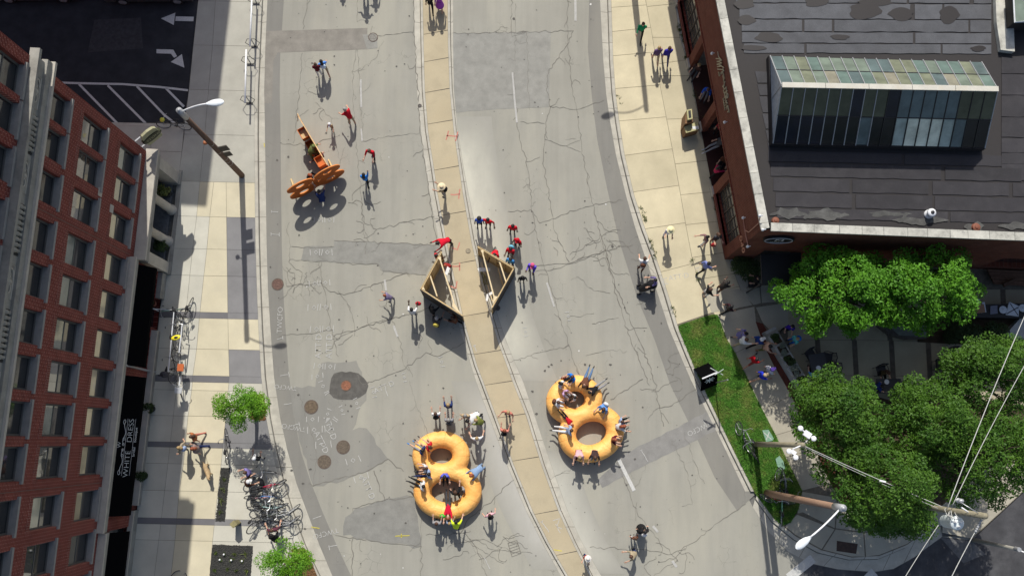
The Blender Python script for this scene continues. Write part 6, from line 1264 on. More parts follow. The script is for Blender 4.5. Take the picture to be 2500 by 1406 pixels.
for i, (x, y) in enumerate([(2449, 756), (2497, 752)]):
    q = P(x, y, 1.05); mm = MB(); mm.lathe((q.x, q.y, 1.035), [(.19, 0), (.19, .02), (.05, .03), (.03, .05)], PAP, 20); o = mm.obj('round_lid', None); o['label'] = ['round white lid on the counter between the trays and the strapped sheet', 'round white lid on the counter at the right edge of the frame'][i]; o['category'] = 'lid'
q = P(2430, 680, KH); t = thing('timber_stack', 'stack of brown timber slats by the south wall at the far right', 'timber stack', tuple(q))
for k in range(11):
    y = 660+k*3.2; a, b = P(2410+k*1.5, y, .5), P(2560, y+8, .5); mm = MB(); mm.beam(a+Vector((0, 0, .02*(k % 3))), b, .07, .06, mat('old_timber', (.15, .08, .05), .85, rnd=.3)); mm.obj('slat', t)
a, b = P(2450, 697, .7), P(2482, 682, .7); mm = MB(); mm.beam(a, b, .16, .14, MATS['old_timber']); mm.obj('beam', t)
mm = MB(); mm.prism(PL([(2452, 820), (2490, 778), (2560, 770), (2560, 830)], .6), KH, .6, PW); o = mm.obj('stone_wall', None); o['label'] = 'low grey stone wall end at the right edge beside the counter'; o['category'] = 'wall'
# ================================================================== INFLATED FIGURE EIGHTS
VIN = inflatable_mat()
def figure8(label, rings, zc=.46, rz_=.46):
    c0 = P(rings[0][0], rings[0][1], zc); t = thing('inflatable_eight', label, 'inflatable', (c0.x, c0.y, 0), 'orange inflatable figure eights')
    vs, fs = [], []
    for px, py, ox, oy, ix, iy, ang in rings:                # outer and inner half sizes in photo pixels
        c = P(px, py, zc); k = (P(px+10, py, zc)-c).length/10; R1, R2, r1, r2 = ox*k, oy*k, ix*k, iy*k; ca, sa = math.cos(ang), math.sin(ang); nu, nv = 72, 20; o = len(vs)
        for i in range(nu):
            u = 2*math.pi*i/nu; mx, my = (R1+r1)/2*math.cos(u), (R2+r2)/2*math.sin(u)
            ex, ey = (R1-r1)/2*math.cos(u), (R2-r2)/2*math.sin(u)
            for j in range(nv):
                v = 2*math.pi*j/nv; x, y = mx+ex*math.cos(v), my+ey*math.cos(v); z = rz_*math.sin(v); z = z if z > 0 else z*.98
                vs.append((c.x+x*ca-y*sa, c.y+x*sa+y*ca, zc+z))
        for i in range(nu):
            for j in range(nv): a = o+i*nv+j; b = o+((i+1) % nu)*nv+j; d = o+((i+1) % nu)*nv+(j+1) % nv; e = o+i*nv+(j+1) % nv; fs.append((a, b, d, e))
    me = bpy.data.meshes.new('tube'); me.from_pydata(vs, [], fs); ob = bpy.data.objects.new('tube', me); COL.objects.link(ob)
    md = ob.modifiers.new('r', 'REMESH'); md.mode = 'VOXEL'; md.voxel_size = .045; sm = ob.modifiers.new('s', 'SMOOTH'); sm.factor = .6; sm.iterations = 14
    dg = bpy.context.evaluated_depsgraph_get(); m2 = bpy.data.meshes.new_from_object(ob.evaluated_get(dg)); bpy.data.objects.remove(ob)
    m2.name = 'tube'; m2.materials.clear(); m2.materials.append(VIN); m2.polygons.foreach_set('use_smooth', [True]*len(m2.polygons))
    o = bpy.data.objects.new('tube', m2); COL.objects.link(o); o.parent = t; o.matrix_parent_inverse = Matrix.Translation(-wloc(t))
    for ri_, (px, py, ox, oy, ix, iy, ang) in enumerate(rings):        # welded seams round the tube, laid on the skin
        c = P(px, py, zc); k = (P(px+10, py, zc)-c).length/10; ca, sa = math.cos(ang), math.sin(ang)
        for q_ in range(9):
            u = q_*2*math.pi/9+.3*ri_; R1, R2, r1, r2 = ox*k, oy*k, ix*k, iy*k; mx, my = (R1+r1)/2*math.cos(u), (R2+r2)/2*math.sin(u); ex, ey = (R1-r1)/2*math.cos(u), (R2-r2)/2*math.sin(u)
            if (ri_ == 0 and math.sin(u) < -.35) or (ri_ == 1 and math.sin(u) > .35): continue
            sm_ = MB(); sm_.tube([(c.x+(mx+ex*math.cos(v))*ca-(my+ey*math.cos(v))*sa, c.y+(mx+ex*math.cos(v))*sa+(my+ey*math.cos(v))*ca, zc+rz_*math.sin(v)-.012) for v in np.linspace(-.2, 3.34, 14)], .011, mat('vinyl_seam', (.80, .33, .07), .6), 4); sm_.obj('seam', t)
    vz = MB(); q = P(rings[0][0]+rings[0][2]*.82, rings[0][1], zc); vz.lathe((q.x, q.y, zc+.25), [(.05, 0), (.05, .04), (.03, .06)], VIN, 10); vz.obj('air_valve', t)
    return t
ZT8 = .9
figure8('orange inflatable figure eight in the left lanes, with people sitting and lying on it', [(1077, 1112, 71, 60, 27, 18, 0), (1093, 1199, 84, 68, 39, 26, 0)])
figure8('orange inflatable figure eight right of the median, crowded with seated people', [(1402, 976, 70, 60, 25, 20, .25), (1443, 1057, 82, 70, 37, 27, .3)])
# ================================================================== PLYWOOD SCULPTURES
def upright(label, parts_):
    pass
e0, e1 = P(716, 490), P(843, 424); E1 = (e1-e0).normalized(); EN = Vector((E1.y, -E1.x, 0)); Lw = (e1-e0).length
t = thing('plywood_digits', 'orange plywood cut-out of two joined upright eights standing in the left lanes', 'sculpture', tuple((e0+e1)/2))
def eight_panel(cx, hw, name, off, top):
    # panel outline = two stacked ovals with holes, built as a thick strip mesh by triangulating a grid of the implicit shape
    mm = MB(); nx, nz = 44, 60; Wd, Ht = hw, top; cell = {}
    def ins(x, z):
        zl, zu = Ht*.29, Ht*.73
        lo = (x/Wd)**2+((z-zl)/(Ht*.29))**2 < 1; up = (x/(Wd*.9))**2+((z-zu)/(Ht*.27))**2 < 1
        hl = (x/(Wd*.42))**2+((z-zl)/(Ht*.135))**2 < 1; hu = (x/(Wd*.38))**2+((z-zu)/(Ht*.12))**2 < 1
        return (lo or up) and not (hl or hu)
    def bound(zc, a, b, n): return [(a*math.cos(u), zc+b*math.sin(u)) for u in np.linspace(0, 2*math.pi, n+1)[:-1]]
    return ins
def ring_plate(mm, cx, zc, a, b, ai, bi, off, th, mt, me, n=40):
    vs = []
    for o_ in (off-th/2, off+th/2):
        for (A_, B_) in ((a, b), (ai, bi)):
            for k in range(n): u = 2*math.pi*k/n; q = e0+E1*(cx+A_*math.cos(u))+EN*o_; vs.append((q.x, q.y, zc+B_*math.sin(u)))
    f = []; g_ = []
    for k in range(n):
        j = (k+1) % n; f += [(k, j, n+j, n+k), (2*n+k, 3*n+k, 3*n+j, 2*n+j)]; g_ += [(k, 2*n+k, 2*n+j, j), (n+k, n+j, 3*n+j, 3*n+k)]
    mm.add(vs, f, mt); mm.add(vs, g_, me)
hw = Lw/4*1.04; HT = 2.0
for i, cx in enumerate((Lw*.25, Lw*.75)):
    mm = MB(); of = .0 if i == 0 else .012
    ring_plate(mm, cx, .54, hw, .54, hw*.34, .19, of, .06, ORANGE, ORANGEL); mm.obj('lower_ring', t)
    mm = MB(); ring_plate(mm, cx, 1.50, hw*.92, .50, hw*.31, .16, of+.004, .052, ORANGE, ORANGEL); mm.obj('upper_ring', t)
mm = MB(); a_ = e0+E1*(Lw*.5-.12)+EN*-.02; mm.obox((a_.x, a_.y, .2), E1*.24, EN*.04, (0, 0, 1.2), ORANGE); mm.obj('joining_plate', t)
for s_ in (.14, .86): a_ = e0+E1*(Lw*s_)-EN*.04; b_2 = a_-EN*1.0; mm = MB(); mm.beam((a_.x, a_.y, 1.3), (b_2.x, b_2.y, .03), .07, .05, PLY); mm.beam((a_.x, a_.y, .04), (b_2.x, b_2.y, .04), .07, .05, PLY); mm.obj('brace', t)
# the long narrow board seen edge-on with orange box shelves
g0, g1 = P(744, 312), P(812, 426); G1 = (g1-g0).normalized(); GN = Vector((G1.y, -G1.x, 0)); GN = GN if GN.x < 0 else -GN; Lg = (g1-g0).length
t = thing('plywood_board', 'long upright orange plywood board seen edge-on with boxed shelves on its left', 'sculpture', tuple((g0+g1)/2))
mm = MB(); mm.obox((g0.x, g0.y, .0), G1*Lg, GN*-.03, (0, 0, 1.55), ORANGE); mm.obj('board', t); mm = MB(); mm.obox((g0.x, g0.y, 1.55), G1*Lg, GN*-.045, (0, 0, .02), mat('ply_edge_pale', (.70, .45, .22), .8)); mm.obj('top_edge', t)
for f0, f1, z0, z1, mt in ((.16, .36, 1.0, 1.1, PLY), (.36, .62, .55, .62, ORANGE), (.80, .99, 1.42, 1.5, ORANGE)):
    a_ = g0+G1*(Lg*f0)+GN*.002; mm = MB(); mm.obox((a_.x, a_.y, z0), G1*(Lg*(f1-f0)), GN*.38, (0, 0, z1-z0), mt)
    for (fa, fb) in ((0, .03), (.97, 1)): c = a_+G1*(Lg*(f1-f0)*fa); mm.obox((c.x, c.y, z1), G1*(Lg*(f1-f0)*(fb-fa)), GN*.38, (0, 0, .25), ORANGE)
    c = a_+GN*.355; mm.obox((c.x, c.y, z1), G1*(Lg*(f1-f0)), GN*.03, (0, 0, .25), ORANGE); mm.obj('box_shelf', t)
mm = MB(); a_ = g0; mm.beam((a_.x-.05, a_.y+.2, 1.5), (a_.x+.1, a_.y-.1, 1.5), .03, .03, mat('ply_edge_pale', (.70, .45, .22))); mm.beam((a_.x-.04, a_.y+.16, 1.5), (a_.x-.09, a_.y-.10, 1.2), .03, .03, MATS['ply_edge_pale']); mm.beam((a_.x, a_.y+.05, 0), (a_.x-.02, a_.y+.1, 1.5), .04, .04, MATS['ply_edge_pale']); mm.obj('strut', t)
# two open triangular plywood wedges
def wall_ply(t, A_, B_, h, th, inner, name, studs=4):
    a = Vector((A_.x, A_.y, 0)); b = Vector((B_.x, B_.y, 0)); u = (b-a).normalized(); n = Vector((-u.y, u.x, 0))*(1 if inner > 0 else -1); L = (b-a).length
    mm = MB(); mm.obox(a, u*L, n*th, (0, 0, h), PLY if name == 'light_panel' else PLYD); mm.obj('panel' if name == 'light_panel' else 'painted_panel', t)
    if name != 'light_panel': mm = MB(); mm.obox(a+n*(th+.002), u*L, n*.012, (0, 0, h), PLY); mm.obj('inner_face', t)
    mm = MB(); mm.obox(a+n*(th+.015)+Vector((0, 0, h-.09)), u*L, n*.04, (0, 0, .07), PLY); mm.obj('top_rail', t); mm = MB(); mm.obox(a+n*(th+.015), u*L, n*.04, (0, 0, .08), PLY); mm.obj('bottom_rail', t)
    for k in range(studs+1): c = a+u*(L-.06)*k/studs+n*(th+.016); mm = MB(); mm.obox(c+Vector((0, 0, .082)), u*.04, n*.038, (0, 0, h-.155), PLY); mm.obj('stud', t)
HW = 2.1
def wz(px, py): q = P(px, py, HW); return Vector((q.x, q.y, 0))
A_, B_, C_ = wz(1076, 613), wz(1025, 707), wz(1128, 773)
t = thing('plywood_wedge', 'open triangular plywood frame left of the tan median, dark painted lower face', 'sculpture', tuple(B_), 'open plywood wedges beside the median')
wall_ply(t, B_, A_, HW, .02, -1, 'light_panel'); wall_ply(t, B_, C_, HW, .03, 1, 'dark')
PW_ = mat('pale_timber', (.68, .55, .34), .8, .1, 3, 30, .1)
def bm(t, a, b, w=.06, name='beam'): mm = MB(); mm.beam(a, b, w, .05, PW_); mm.obj(name, t)
def ZP(px, py, z): return P(px, py, z)
bm(t, ZP(1074, 632, HW-.03), ZP(1108, 738, HW-.03)); bm(t, ZP(1050, 672, HW-.12), ZP(1067, 723, HW-.12)); bm(t, ZP(1094, 690, .3), ZP(1108, 738, HW-.1), .05, 'brace'); bm(t, ZP(1058, 690, 1.0), ZP(1070, 728, .1), .05, 'brace')
mm = MB(); mm.prism(PL([(1068, 630), (1076, 626), (1078, 640)], HW), HW-.02, HW+.01, PW_); mm.prism(PL([(1106, 734), (1126, 768), (1104, 748)], HW), HW-.02, HW+.012, PW_); mm.prism(PL([(1030, 706), (1034, 700), (1038, 709)], HW), HW-.02, HW+.01, PW_); mm.obj('corner_gusset', t, kind='stuff')
mm = MB(); mm.sheet(PL([(1086, 668), (1092, 650), (1099, 655), (1092, 672)], 1.2), 1.2, flat('paper', (.68, .68, .66))); mm.obj('paper_sheet', t)
D_, E_, F_ = wz(1167, 600), wz(1258, 654), wz(1204, 752)
t = thing('plywood_wedge', 'open triangular plywood frame right of the tan median with taped papers inside', 'sculpture', tuple(E_), 'open plywood wedges beside the median')
wall_ply(t, D_, E_, HW, .02, -1, 'light_panel'); wall_ply(t, F_, E_, HW, .03, 1, 'dark')
bm(t, ZP(1177, 613, HW-.03), ZP(1207, 728, HW-.03)); bm(t, ZP(1218, 634, HW-.12), ZP(1236, 690, HW-.12)); bm(t, ZP(1175, 640, .3), ZP(1202, 735, .2), .05, 'base_beam'); bm(t, ZP(1216, 655, 1.2), ZP(1228, 697, .1), .05, 'brace')
mm = MB(); mm.prism(PL([(1173, 611), (1181, 610), (1180, 622)], HW), HW-.02, HW+.01, PW_); mm.prism(PL([(1203, 742), (1216, 724), (1205, 722)], HW), HW-.02, HW+.012, PW_); mm.obj('corner_gusset', t, kind='stuff')
for pl_ in ([(1165, 656), (1172, 653), (1197, 654), (1197, 662), (1170, 663)], [(1186, 733), (1188, 718), (1202, 711), (1205, 716), (1194, 722), (1190, 736)]): mm = MB(); mm.sheet(PL(pl_, .9), .9, flat('paper', (.68, .68, .66))); mm.obj('paper_sheet', t)
mm = MB(); mm.tube([ZP(1173, 662, .4), ZP(1185, 675, .3), ZP(1190, 695, .5), ZP(1180, 690, .1), ZP(1183, 670, .2)], .03, mat('camo_rope', (.22, .2, .08), .9), 6); mm.obj('rope', t)
# ================================================================== BICYCLES
TY = RUBBER; RIM = flat('bike_rim', (.40, .41, .42), .35, metal=.6); SP = flat('bike_spoke', (.33, .34, .35), .4, metal=.5)
def wheel_parts(r=.34):
    ty = MB(); ty.tube([(0, r*math.cos(a), r*math.sin(a)) for a in np.linspace(0, 6.283, 29)[:-1]], .019, TY, 6, closed=True)
    ri = MB(); ri.tube([(0, (r-.028)*math.cos(a), (r-.028)*math.sin(a)) for a in np.linspace(0, 6.283, 25)[:-1]], .011, RIM, 4, closed=True)
    for k in range(14): a = k*math.pi/7; ri.tube([(.01 if k % 2 else -.01, 0, 0), (0, (r-.03)*math.cos(a), (r-.03)*math.sin(a))], .0035, SP, 3, caps=False)
    hb = MB(); hb.tube([(-.04, 0, 0), (.04, 0, 0)], .022, STEEL, 8); return ty.mesh('tyre', True), ri.mesh('rim'), hb.mesh('hub')
WT, WR, WH = wheel_parts()
def bicycle(px, py, ang, lean, col, label, group='bicycles', extras=None, zb=KH, steer=0.):
    fm = flat('bike_%02x%02x%02x' % tuple(int(255*c) for c in col), col, .35); p = P(px, py, zb+.35); t = thing('bicycle', label, 'bicycle', (p.x, p.y, zb), group)
    t.rotation_euler = (0, math.radians(lean), 0) ; t.rotation_euler = Matrix.Rotation(math.radians(ang-90), 4, 'Z') @ Matrix.Rotation(math.radians(lean), 4, 'Y') @ Matrix.Identity(4) and (Matrix.Rotation(math.radians(ang-90), 4, 'Z') @ Matrix.Rotation(math.radians(lean), 4, 'Y')).to_euler()
    for y in (-.51, .53):
        w = child('wheel', WT, t, (0, y, .36)); child('rim', WR, w); child('hub', WH, w)
        if y > 0: w.rotation_euler = (0, 0, math.radians(steer))
    bb, st, hd, hdl, rr_, fr = (0, -.08, .30), (0, -.22, .78), (0, .36, .82), (0, .40, .66), (0, -.51, .36), (0, .53, .36)
    mm = MB()
    for a, b, r_ in ((bb, st, .016), (st, hd, .016), (bb, hdl, .019), (hd, hdl, .019), (bb, rr_, .011), (st, rr_, .010)): mm.tube([a, b], r_, fm, 6)
    child('frame', mm.mesh('frame'), t); mm = MB(); mm.tube([hdl, (0, .46, .5), fr], .013, fm, 6); mm.tube([hd, (0, .34, .93)], .014, STEEL, 6); child('fork', mm.mesh('fork'), t)
    mm = MB(); mm.tube([(-.28, .24, .98), (-.22, .33, .96), (0, .36, .94), (.22, .33, .96), (.28, .24, .98)], .013, STEEL, 6); mm.tube([(-.28, .24, .98), (-.27, .15, .97)], .018, TY, 6); mm.tube([(.28, .24, .98), (.27, .15, .97)], .018, TY, 6); child('handlebar', mm.mesh('handlebar'), t)
    mm = MB(); mm.tube([st, (0, -.25, .92)], .013, STEEL, 6); mm.ell((0, -.28, .94), (.075, .12, .028), TY, 8, 5); mm.ell((0, -.17, .94), (.035, .09, .022), TY, 8, 5); child('saddle', mm.mesh('saddle', True), t)
    mm = MB(); mm.tube([(.03, bb[1]+.09*math.cos(a), bb[2]+.09*math.sin(a)) for a in np.linspace(0, 6.283, 13)[:-1]], .006, BLACKM, 4, closed=True); mm.tube([(.05, bb[1]+.02, bb[2]), (.05, bb[1]+.1, bb[2]-.14)], .01, STEEL, 5); mm.tube([(-.05, bb[1]-.02, bb[2]), (-.05, bb[1]-.1, bb[2]+.14)], .01, STEEL, 5); mm.box((.09, bb[1]+.1, bb[2]-.14), (.08, .06, .02), TY); mm.box((-.09, bb[1]-.1, bb[2]+.14), (.08, .06, .02), TY); child('crankset', mm.mesh('crankset'), t)
    if extras:
        for kind, c in extras:
            cm = flat('acc_%02x%02x%02x' % tuple(int(255*q) for q in c), c, .7); mm = MB()
            if kind == 'basket': 
                mm.prism([(-.17, .42), (.17, .42), (.15, .70), (-.15, .70)], .72, .96, cm)
            elif kind == 'rear_box': mm.box((0, -.52, .84), (.28, .34, .24), cm)
            elif kind == 'child_seat': mm.ell((0, -.48, 1.0), (.19, .16, .26), cm, 10, 6); mm.box((0, -.56, 1.1), (.3, .06, .4), cm)
            elif kind == 'saddle_cover': mm.ell((0, -.24, .965), (.12, .17, .04), cm, 10, 5)
            child(kind, mm.mesh(kind), t)
    return t
BK = [
 (425, 310, 175, 12, (.05, .05, .055), 'dark bicycle leaning by the lamp at the edge of the striped lane'),
 (420, 752, 185, -14, (.22, .33, .26), 'pale green bicycle at the top end of the white barrier frame'),
 (452, 765, 250, -10, (.03, .03, .03), 'black bicycle with a large front wheel at the top end of the barrier'),
 (437, 812, 92, -12, (.02, .02, .02), 'black bicycle beside the yellow saddle cover'),
 (432, 893, 85, -18, (.03, .03, .035), 'bicycle with a dark child seat at the lower end of the barrier'),
 (436, 925, 268, -14, (.62, .64, .66), 'silver bicycle with an orange rear box below the child seat bicycle'),
 (552, 1090, 94, 6, (.10, .09, .07), 'brown bicycle standing alone between the tree and the gravel strip'),
 (632, 1165, 20, -12, (.30, .34, .38), 'grey blue bicycle at the top of the crowded rack'),
 (655, 1180, 12, 14, (.04, .04, .05), 'black bicycle second from the top of the crowded rack'),
 (657, 1192, 15, -10, (.65, .04, .10), 'bright red bicycle in the upper half of the crowded rack'),
 (640, 1205, 6, 12, (.55, .30, .34), 'pink grey bicycle just below the red one in the crowded rack'),
 (650, 1218, -2, -12, (.10, .25, .55), 'blue bicycle in the middle of the crowded rack'),
 (660, 1228, -6, 12, (.40, .58, .55), 'pale turquoise bicycle below the blue one in the crowded rack'),
 (648, 1242, 4, -14, (.05, .05, .05), 'black bicycle below the turquoise one in the crowded rack'),
 (690, 1243, 12, 16, (.55, .57, .58), 'silver bicycle sticking out to the kerb in the crowded rack'),
 (640, 1272, 50, -22, (.06, .06, .06), 'dark bicycle at the lower left corner of the crowded rack'),
 (690, 1270, 10, 14, (.45, .47, .48), 'light grey bicycle at the lower end of the crowded rack'),
 (665, 1262, 8, -10, (.07, .1, .07), 'dark green bicycle just above the lower end of the crowded rack'),
 (1813, 1072, 118, 16, (.45, .46, .47), 'silver bicycle on the lawn touching the floodlight pole, left one'),
 (1836, 1092, 120, -14, (.03, .03, .03), 'black bicycle on the lawn touching the floodlight pole, right one'),
 (1902, 1185, 96, 10, (.03, .03, .03), 'black bicycle above the brown lamp pole, left of two'), (1920, 1187, 92, -10, (.30, .31, .32), 'grey bicycle above the brown lamp pole, right of two'),
 (1897, 1225, 170, 14, (.35, .05, .05), 'dark red bicycle just under the base of the brown lamp pole'), (1912, 1240, 88, -12, (.12, .3, .2), 'green bicycle below the brown lamp pole on the lawn tip'), (1955, 1226, 172, 14, (.04, .04, .04), 'black bicycle lying along the brown lamp pole on the plaza'),
 (402, 1404, 20, 60, (.04, .16, .10), 'dark green bicycle cut off by the bottom edge of the frame'),
]
for x, y, a, l, c, lb in BK:
    g_ = 'bicycles in the crowded rack' if 'crowded rack' in lb else None; ex = []
    if 'orange rear box' in lb: ex = [('rear_box', (.50, .12, .03))]
    if 'child seat at' in lb: ex = [('child_seat', (.03, .03, .04))]
    if 'lower end of the barrier' in lb or 'silver bicycle with' in lb: ex.append(('basket', (.45, .46, .47))) if 'silver' in lb else None
    bicycle(x, y, a, l, c, lb, g_, ex, steer=random.choice([-25, 10, 25]))
q = P(430, 824, KH+.95); mm = MB(); mm.ell(tuple(q), (.26, .13, .04), flat('bright_yellow', (.80, .68, .03), .5), 12, 5, .25); mm.ell((q.x, q.y, q.z+.04), (.1, .06, .02), BLACK, 8, 4, .25); o = mm.obj('saddle_cover', None, True); o['label'] = 'bright yellow saddle cover on the black bicycle beside the barrier'; o['category'] = 'saddle cover'
q = P(396, 293, KH+1.0) ; mm = MB(); mm.ell((q.x, q.y, q.z), (.12, .12, .10), flat('helmet_yellow', (.55, .52, .06), .5), 12, 6); o = mm.obj('helmet', None, True); o['label'] = 'yellow helmet hanging beside the dark bicycle at the striped lane'; o['category'] = 'helmet'
# white barrier frame
t = thing('barrier_frame', 'white tubular barrier frame on the pavement beside the parked bicycles', 'barrier', tuple(P(425, 840, KH)))
def zb(px, py, z=1.0): return P(px, py, z)
for nm, pts in (('top_bar', [zb(374, 754), zb(425, 757), zb(411, 906)]), ('side_bar', [zb(436, 790, 1.1), zb(445, 792, 1.1), zb(437, 860, 1.1)]), ('lower_bar', [zb(445, 792, .1), zb(438, 900, .1)])): mm = MB(); mm.tube(pts, .028, WHITEM, 6); mm.obj(nm, t)
for px, py in ((374, 754), (425, 757), (411, 906), (445, 792), (437, 860)): v = zb(px, py); mm = MB(); mm.tube([(v.x, v.y, KH), (v.x, v.y, 1.0)], .024, WHITEM, 6); mm.obj('leg', t)
# long rack bar under the crowded bicycles
t = thing('bicycle_rack', 'long pale bicycle rack bar running under the crowded bicycles by the kerb', 'bicycle rack', tuple(P(650, 1210, KH))); mm = MB(); mm.tube([zb(637, 1158, .75), zb(654, 1266, .75)], .03, GREYM, 8); mm.tube([zb(650, 1160, .2), zb(664, 1264, .2)], .025, GREYM, 6); mm.obj('bar', t)
for k in range(5): a_ = zb(637+17*k/4, 1158+108*k/4, .75); mm = MB(); mm.tube([(a_.x, a_.y, KH), (a_.x, a_.y, .75)], .025, GREYM, 6); mm.obj('post', t)
# ================================================================== CARS at the very top left
def car(px, py, ang, col, label):
    cm = mat('car_%02x%02x%02x' % tuple(int(255*c) for c in col), col, .28, .04, 2, 40, .04, metal=.4, spec=.6); p = P(px, py, .05); t = thing('parked_car', label, 'car', (p.x, p.y, .05)); t.rotation_euler = (0, 0, math.radians(ang))
    # side profile lofted across the width (x along the car)
    prof = [(-2.25, .35), (-2.28, .62), (-2.15, .86), (-1.55, .95), (-.95, 1.38), (.35, 1.42), (1.05, .98), (1.95, .88), (2.22, .66), (2.25, .35)]; mm = MB(); n = len(prof)
    ws = [(.80, 1, 0), (.88, .98, 0), (.86, 1, 0)]; rings = []
    for s_ in (-1, -.93, .93, 1):
        r_ = []
        for x, z in prof:
            inn = .14 if z > 1.0 else (.03 if z > .9 else 0); y = s_*(.88-inn) if abs(s_) < 1 else s_*(.88-inn)*.985; zz = z if abs(s_) < .95 else z-.03*(z > .6); r_.append((x*(1 if abs(s_) < .95 else .985), y if abs(s_) < .95 else s_*(.90-inn), zz))
        rings.append(r_)
    vs = [v for r_ in rings for v in r_]; fs = [tuple(range(n))[::-1], tuple(range(3*n, 4*n))]
    for k in range(3):
        for i in range(n): j = (i+1) % n; fs.append((k*n+i, k*n+j, (k+1)*n+j, (k+1)*n+i))
    mm.add(vs, fs, cm); child('body', mm.mesh('body', False), t); GLc = glass('car_glass', (.01, .012, .014), .05, 1.6)
    for nm, q in (('windscreen', [(1.0, -.68, 1.0), (1.0, .68, 1.0), (.38, .64, 1.405), (.38, -.64, 1.405)]), ('rear_window', [(-1.5, .68, .98), (-1.5, -.68, .98), (-.98, -.64, 1.36), (-.98, .64, 1.36)]), ('side_window', [(-1.3, -.885+.1, 1.0), (.85, -.885+.1, 1.02), (.3, -.757, 1.35), (-.9, -.757, 1.33)]), ('side_window', [(-1.3, .785, 1.0), (.85, .785, 1.02), (.3, .757, 1.35), (-.9, .757, 1.33)])):
        m1 = MB(); o_ = Vector((.012, 0, .012)) if nm == 'windscreen' else (Vector((-.012, 0, .012)) if nm == 'rear_window' else Vector((0, -.03 if q[0][1] < 0 else .03, .0))); m1.add([Vector(v)+o_ for v in q], [(0, 1, 2, 3)], GLc); child(nm, m1.mesh(nm), t)
    for x in (-1.38, 1.40):
        for s_ in (-1, 1):
            m1 = MB(); m1.tube([(0, -.11, 0), (0, .11, 0)], .32, RUBBER, 20); w = child('wheel', m1.mesh('wheel'), t, (x, s_*.80, .32)); m1 = MB(); m1.tube([(0, -.118, 0), (0, .118, 0)], .20, STEEL, 16)
            for k in range(5): a = k*1.2566; m1.tube([(0, -.121, 0), (.19*math.cos(a), -.121, .19*math.sin(a))], .02, GREYM, 4)
            child('rim', m1.mesh('rim'), w)
    for s_ in (-1, 1):
        m1 = MB(); m1.ell((2.18, s_*.62, .68), (.08, .16, .07), WHITEM, 8, 5); child('headlight', m1.mesh('headlight', True), t); m1 = MB(); m1.ell((-2.22, s_*.66, .74), (.06, .14, .08), flat('tail_lamp', (.3, .01, .01), .3), 8, 5); child('tail_light', m1.mesh('tail_light', True), t)
        m1 = MB(); m1.ell((.72, s_*.95, 1.0), (.08, .09, .06), cm, 8, 5); child('mirror', m1.mesh('mirror', True), t); m1 = MB(); m1.box((-.2, s_*.897, .86), (.16, .02, .03), STEEL); m1.box((.6, s_*.897, .86), (.16, .02, .03), STEEL); child('door_handle', m1.mesh('door_handle'), t)
    m1 = MB(); m1.box((0, 0, .36), (3.9, 1.5, .12), BLACK); child('underbody', m1.mesh('underbody'), t)
    return t
car(97, -31, 1, (.42, .44, .46), 'silver parked car cut off by the top edge, left one'); car(373, -27, 1, (.09, .095, .09), 'dark grey green parked car cut off by the top edge, right one')
car(2760, 1420, 60, (.2, .2, .22), 'x') if False else None
# ================================================================== PEOPLE
def hand_geo():
    mb = MB(); S_ = SKIN[0]
    mb.add([(-.035, 0, -.012), (.035, 0, -.012), (.04, .085, -.010), (-.04, .085, -.010), (-.035, 0, .014), (.035, 0, .014), (.04, .085, .010), (-.04, .085, .010)], [(0, 3, 2, 1), (4, 5, 6, 7), (0, 1, 5, 4), (1, 2, 6, 5), (2, 3, 7, 6), (3, 0, 4, 7)], S_)
    for x, L in ((-.030, .062), (-.010, .075), (.010, .080), (.030, .070)): mb.tube([(x, .07, 0), (x*1.1, .085+L*.5, -.006), (x*1.15, .085+L, -.026)], [.0105, .0095, .006], S_, 5)
    mb.tube([(-.03, .02, 0), (-.062, .055, -.008), (-.066, .092, -.02)], [.013, .011, .007], S_, 5); return mb.v, mb.f
HV, HF = hand_geo()
PEOPLE = []
def dirv(a): return Vector((0, math.sin(a), -math.cos(a)))
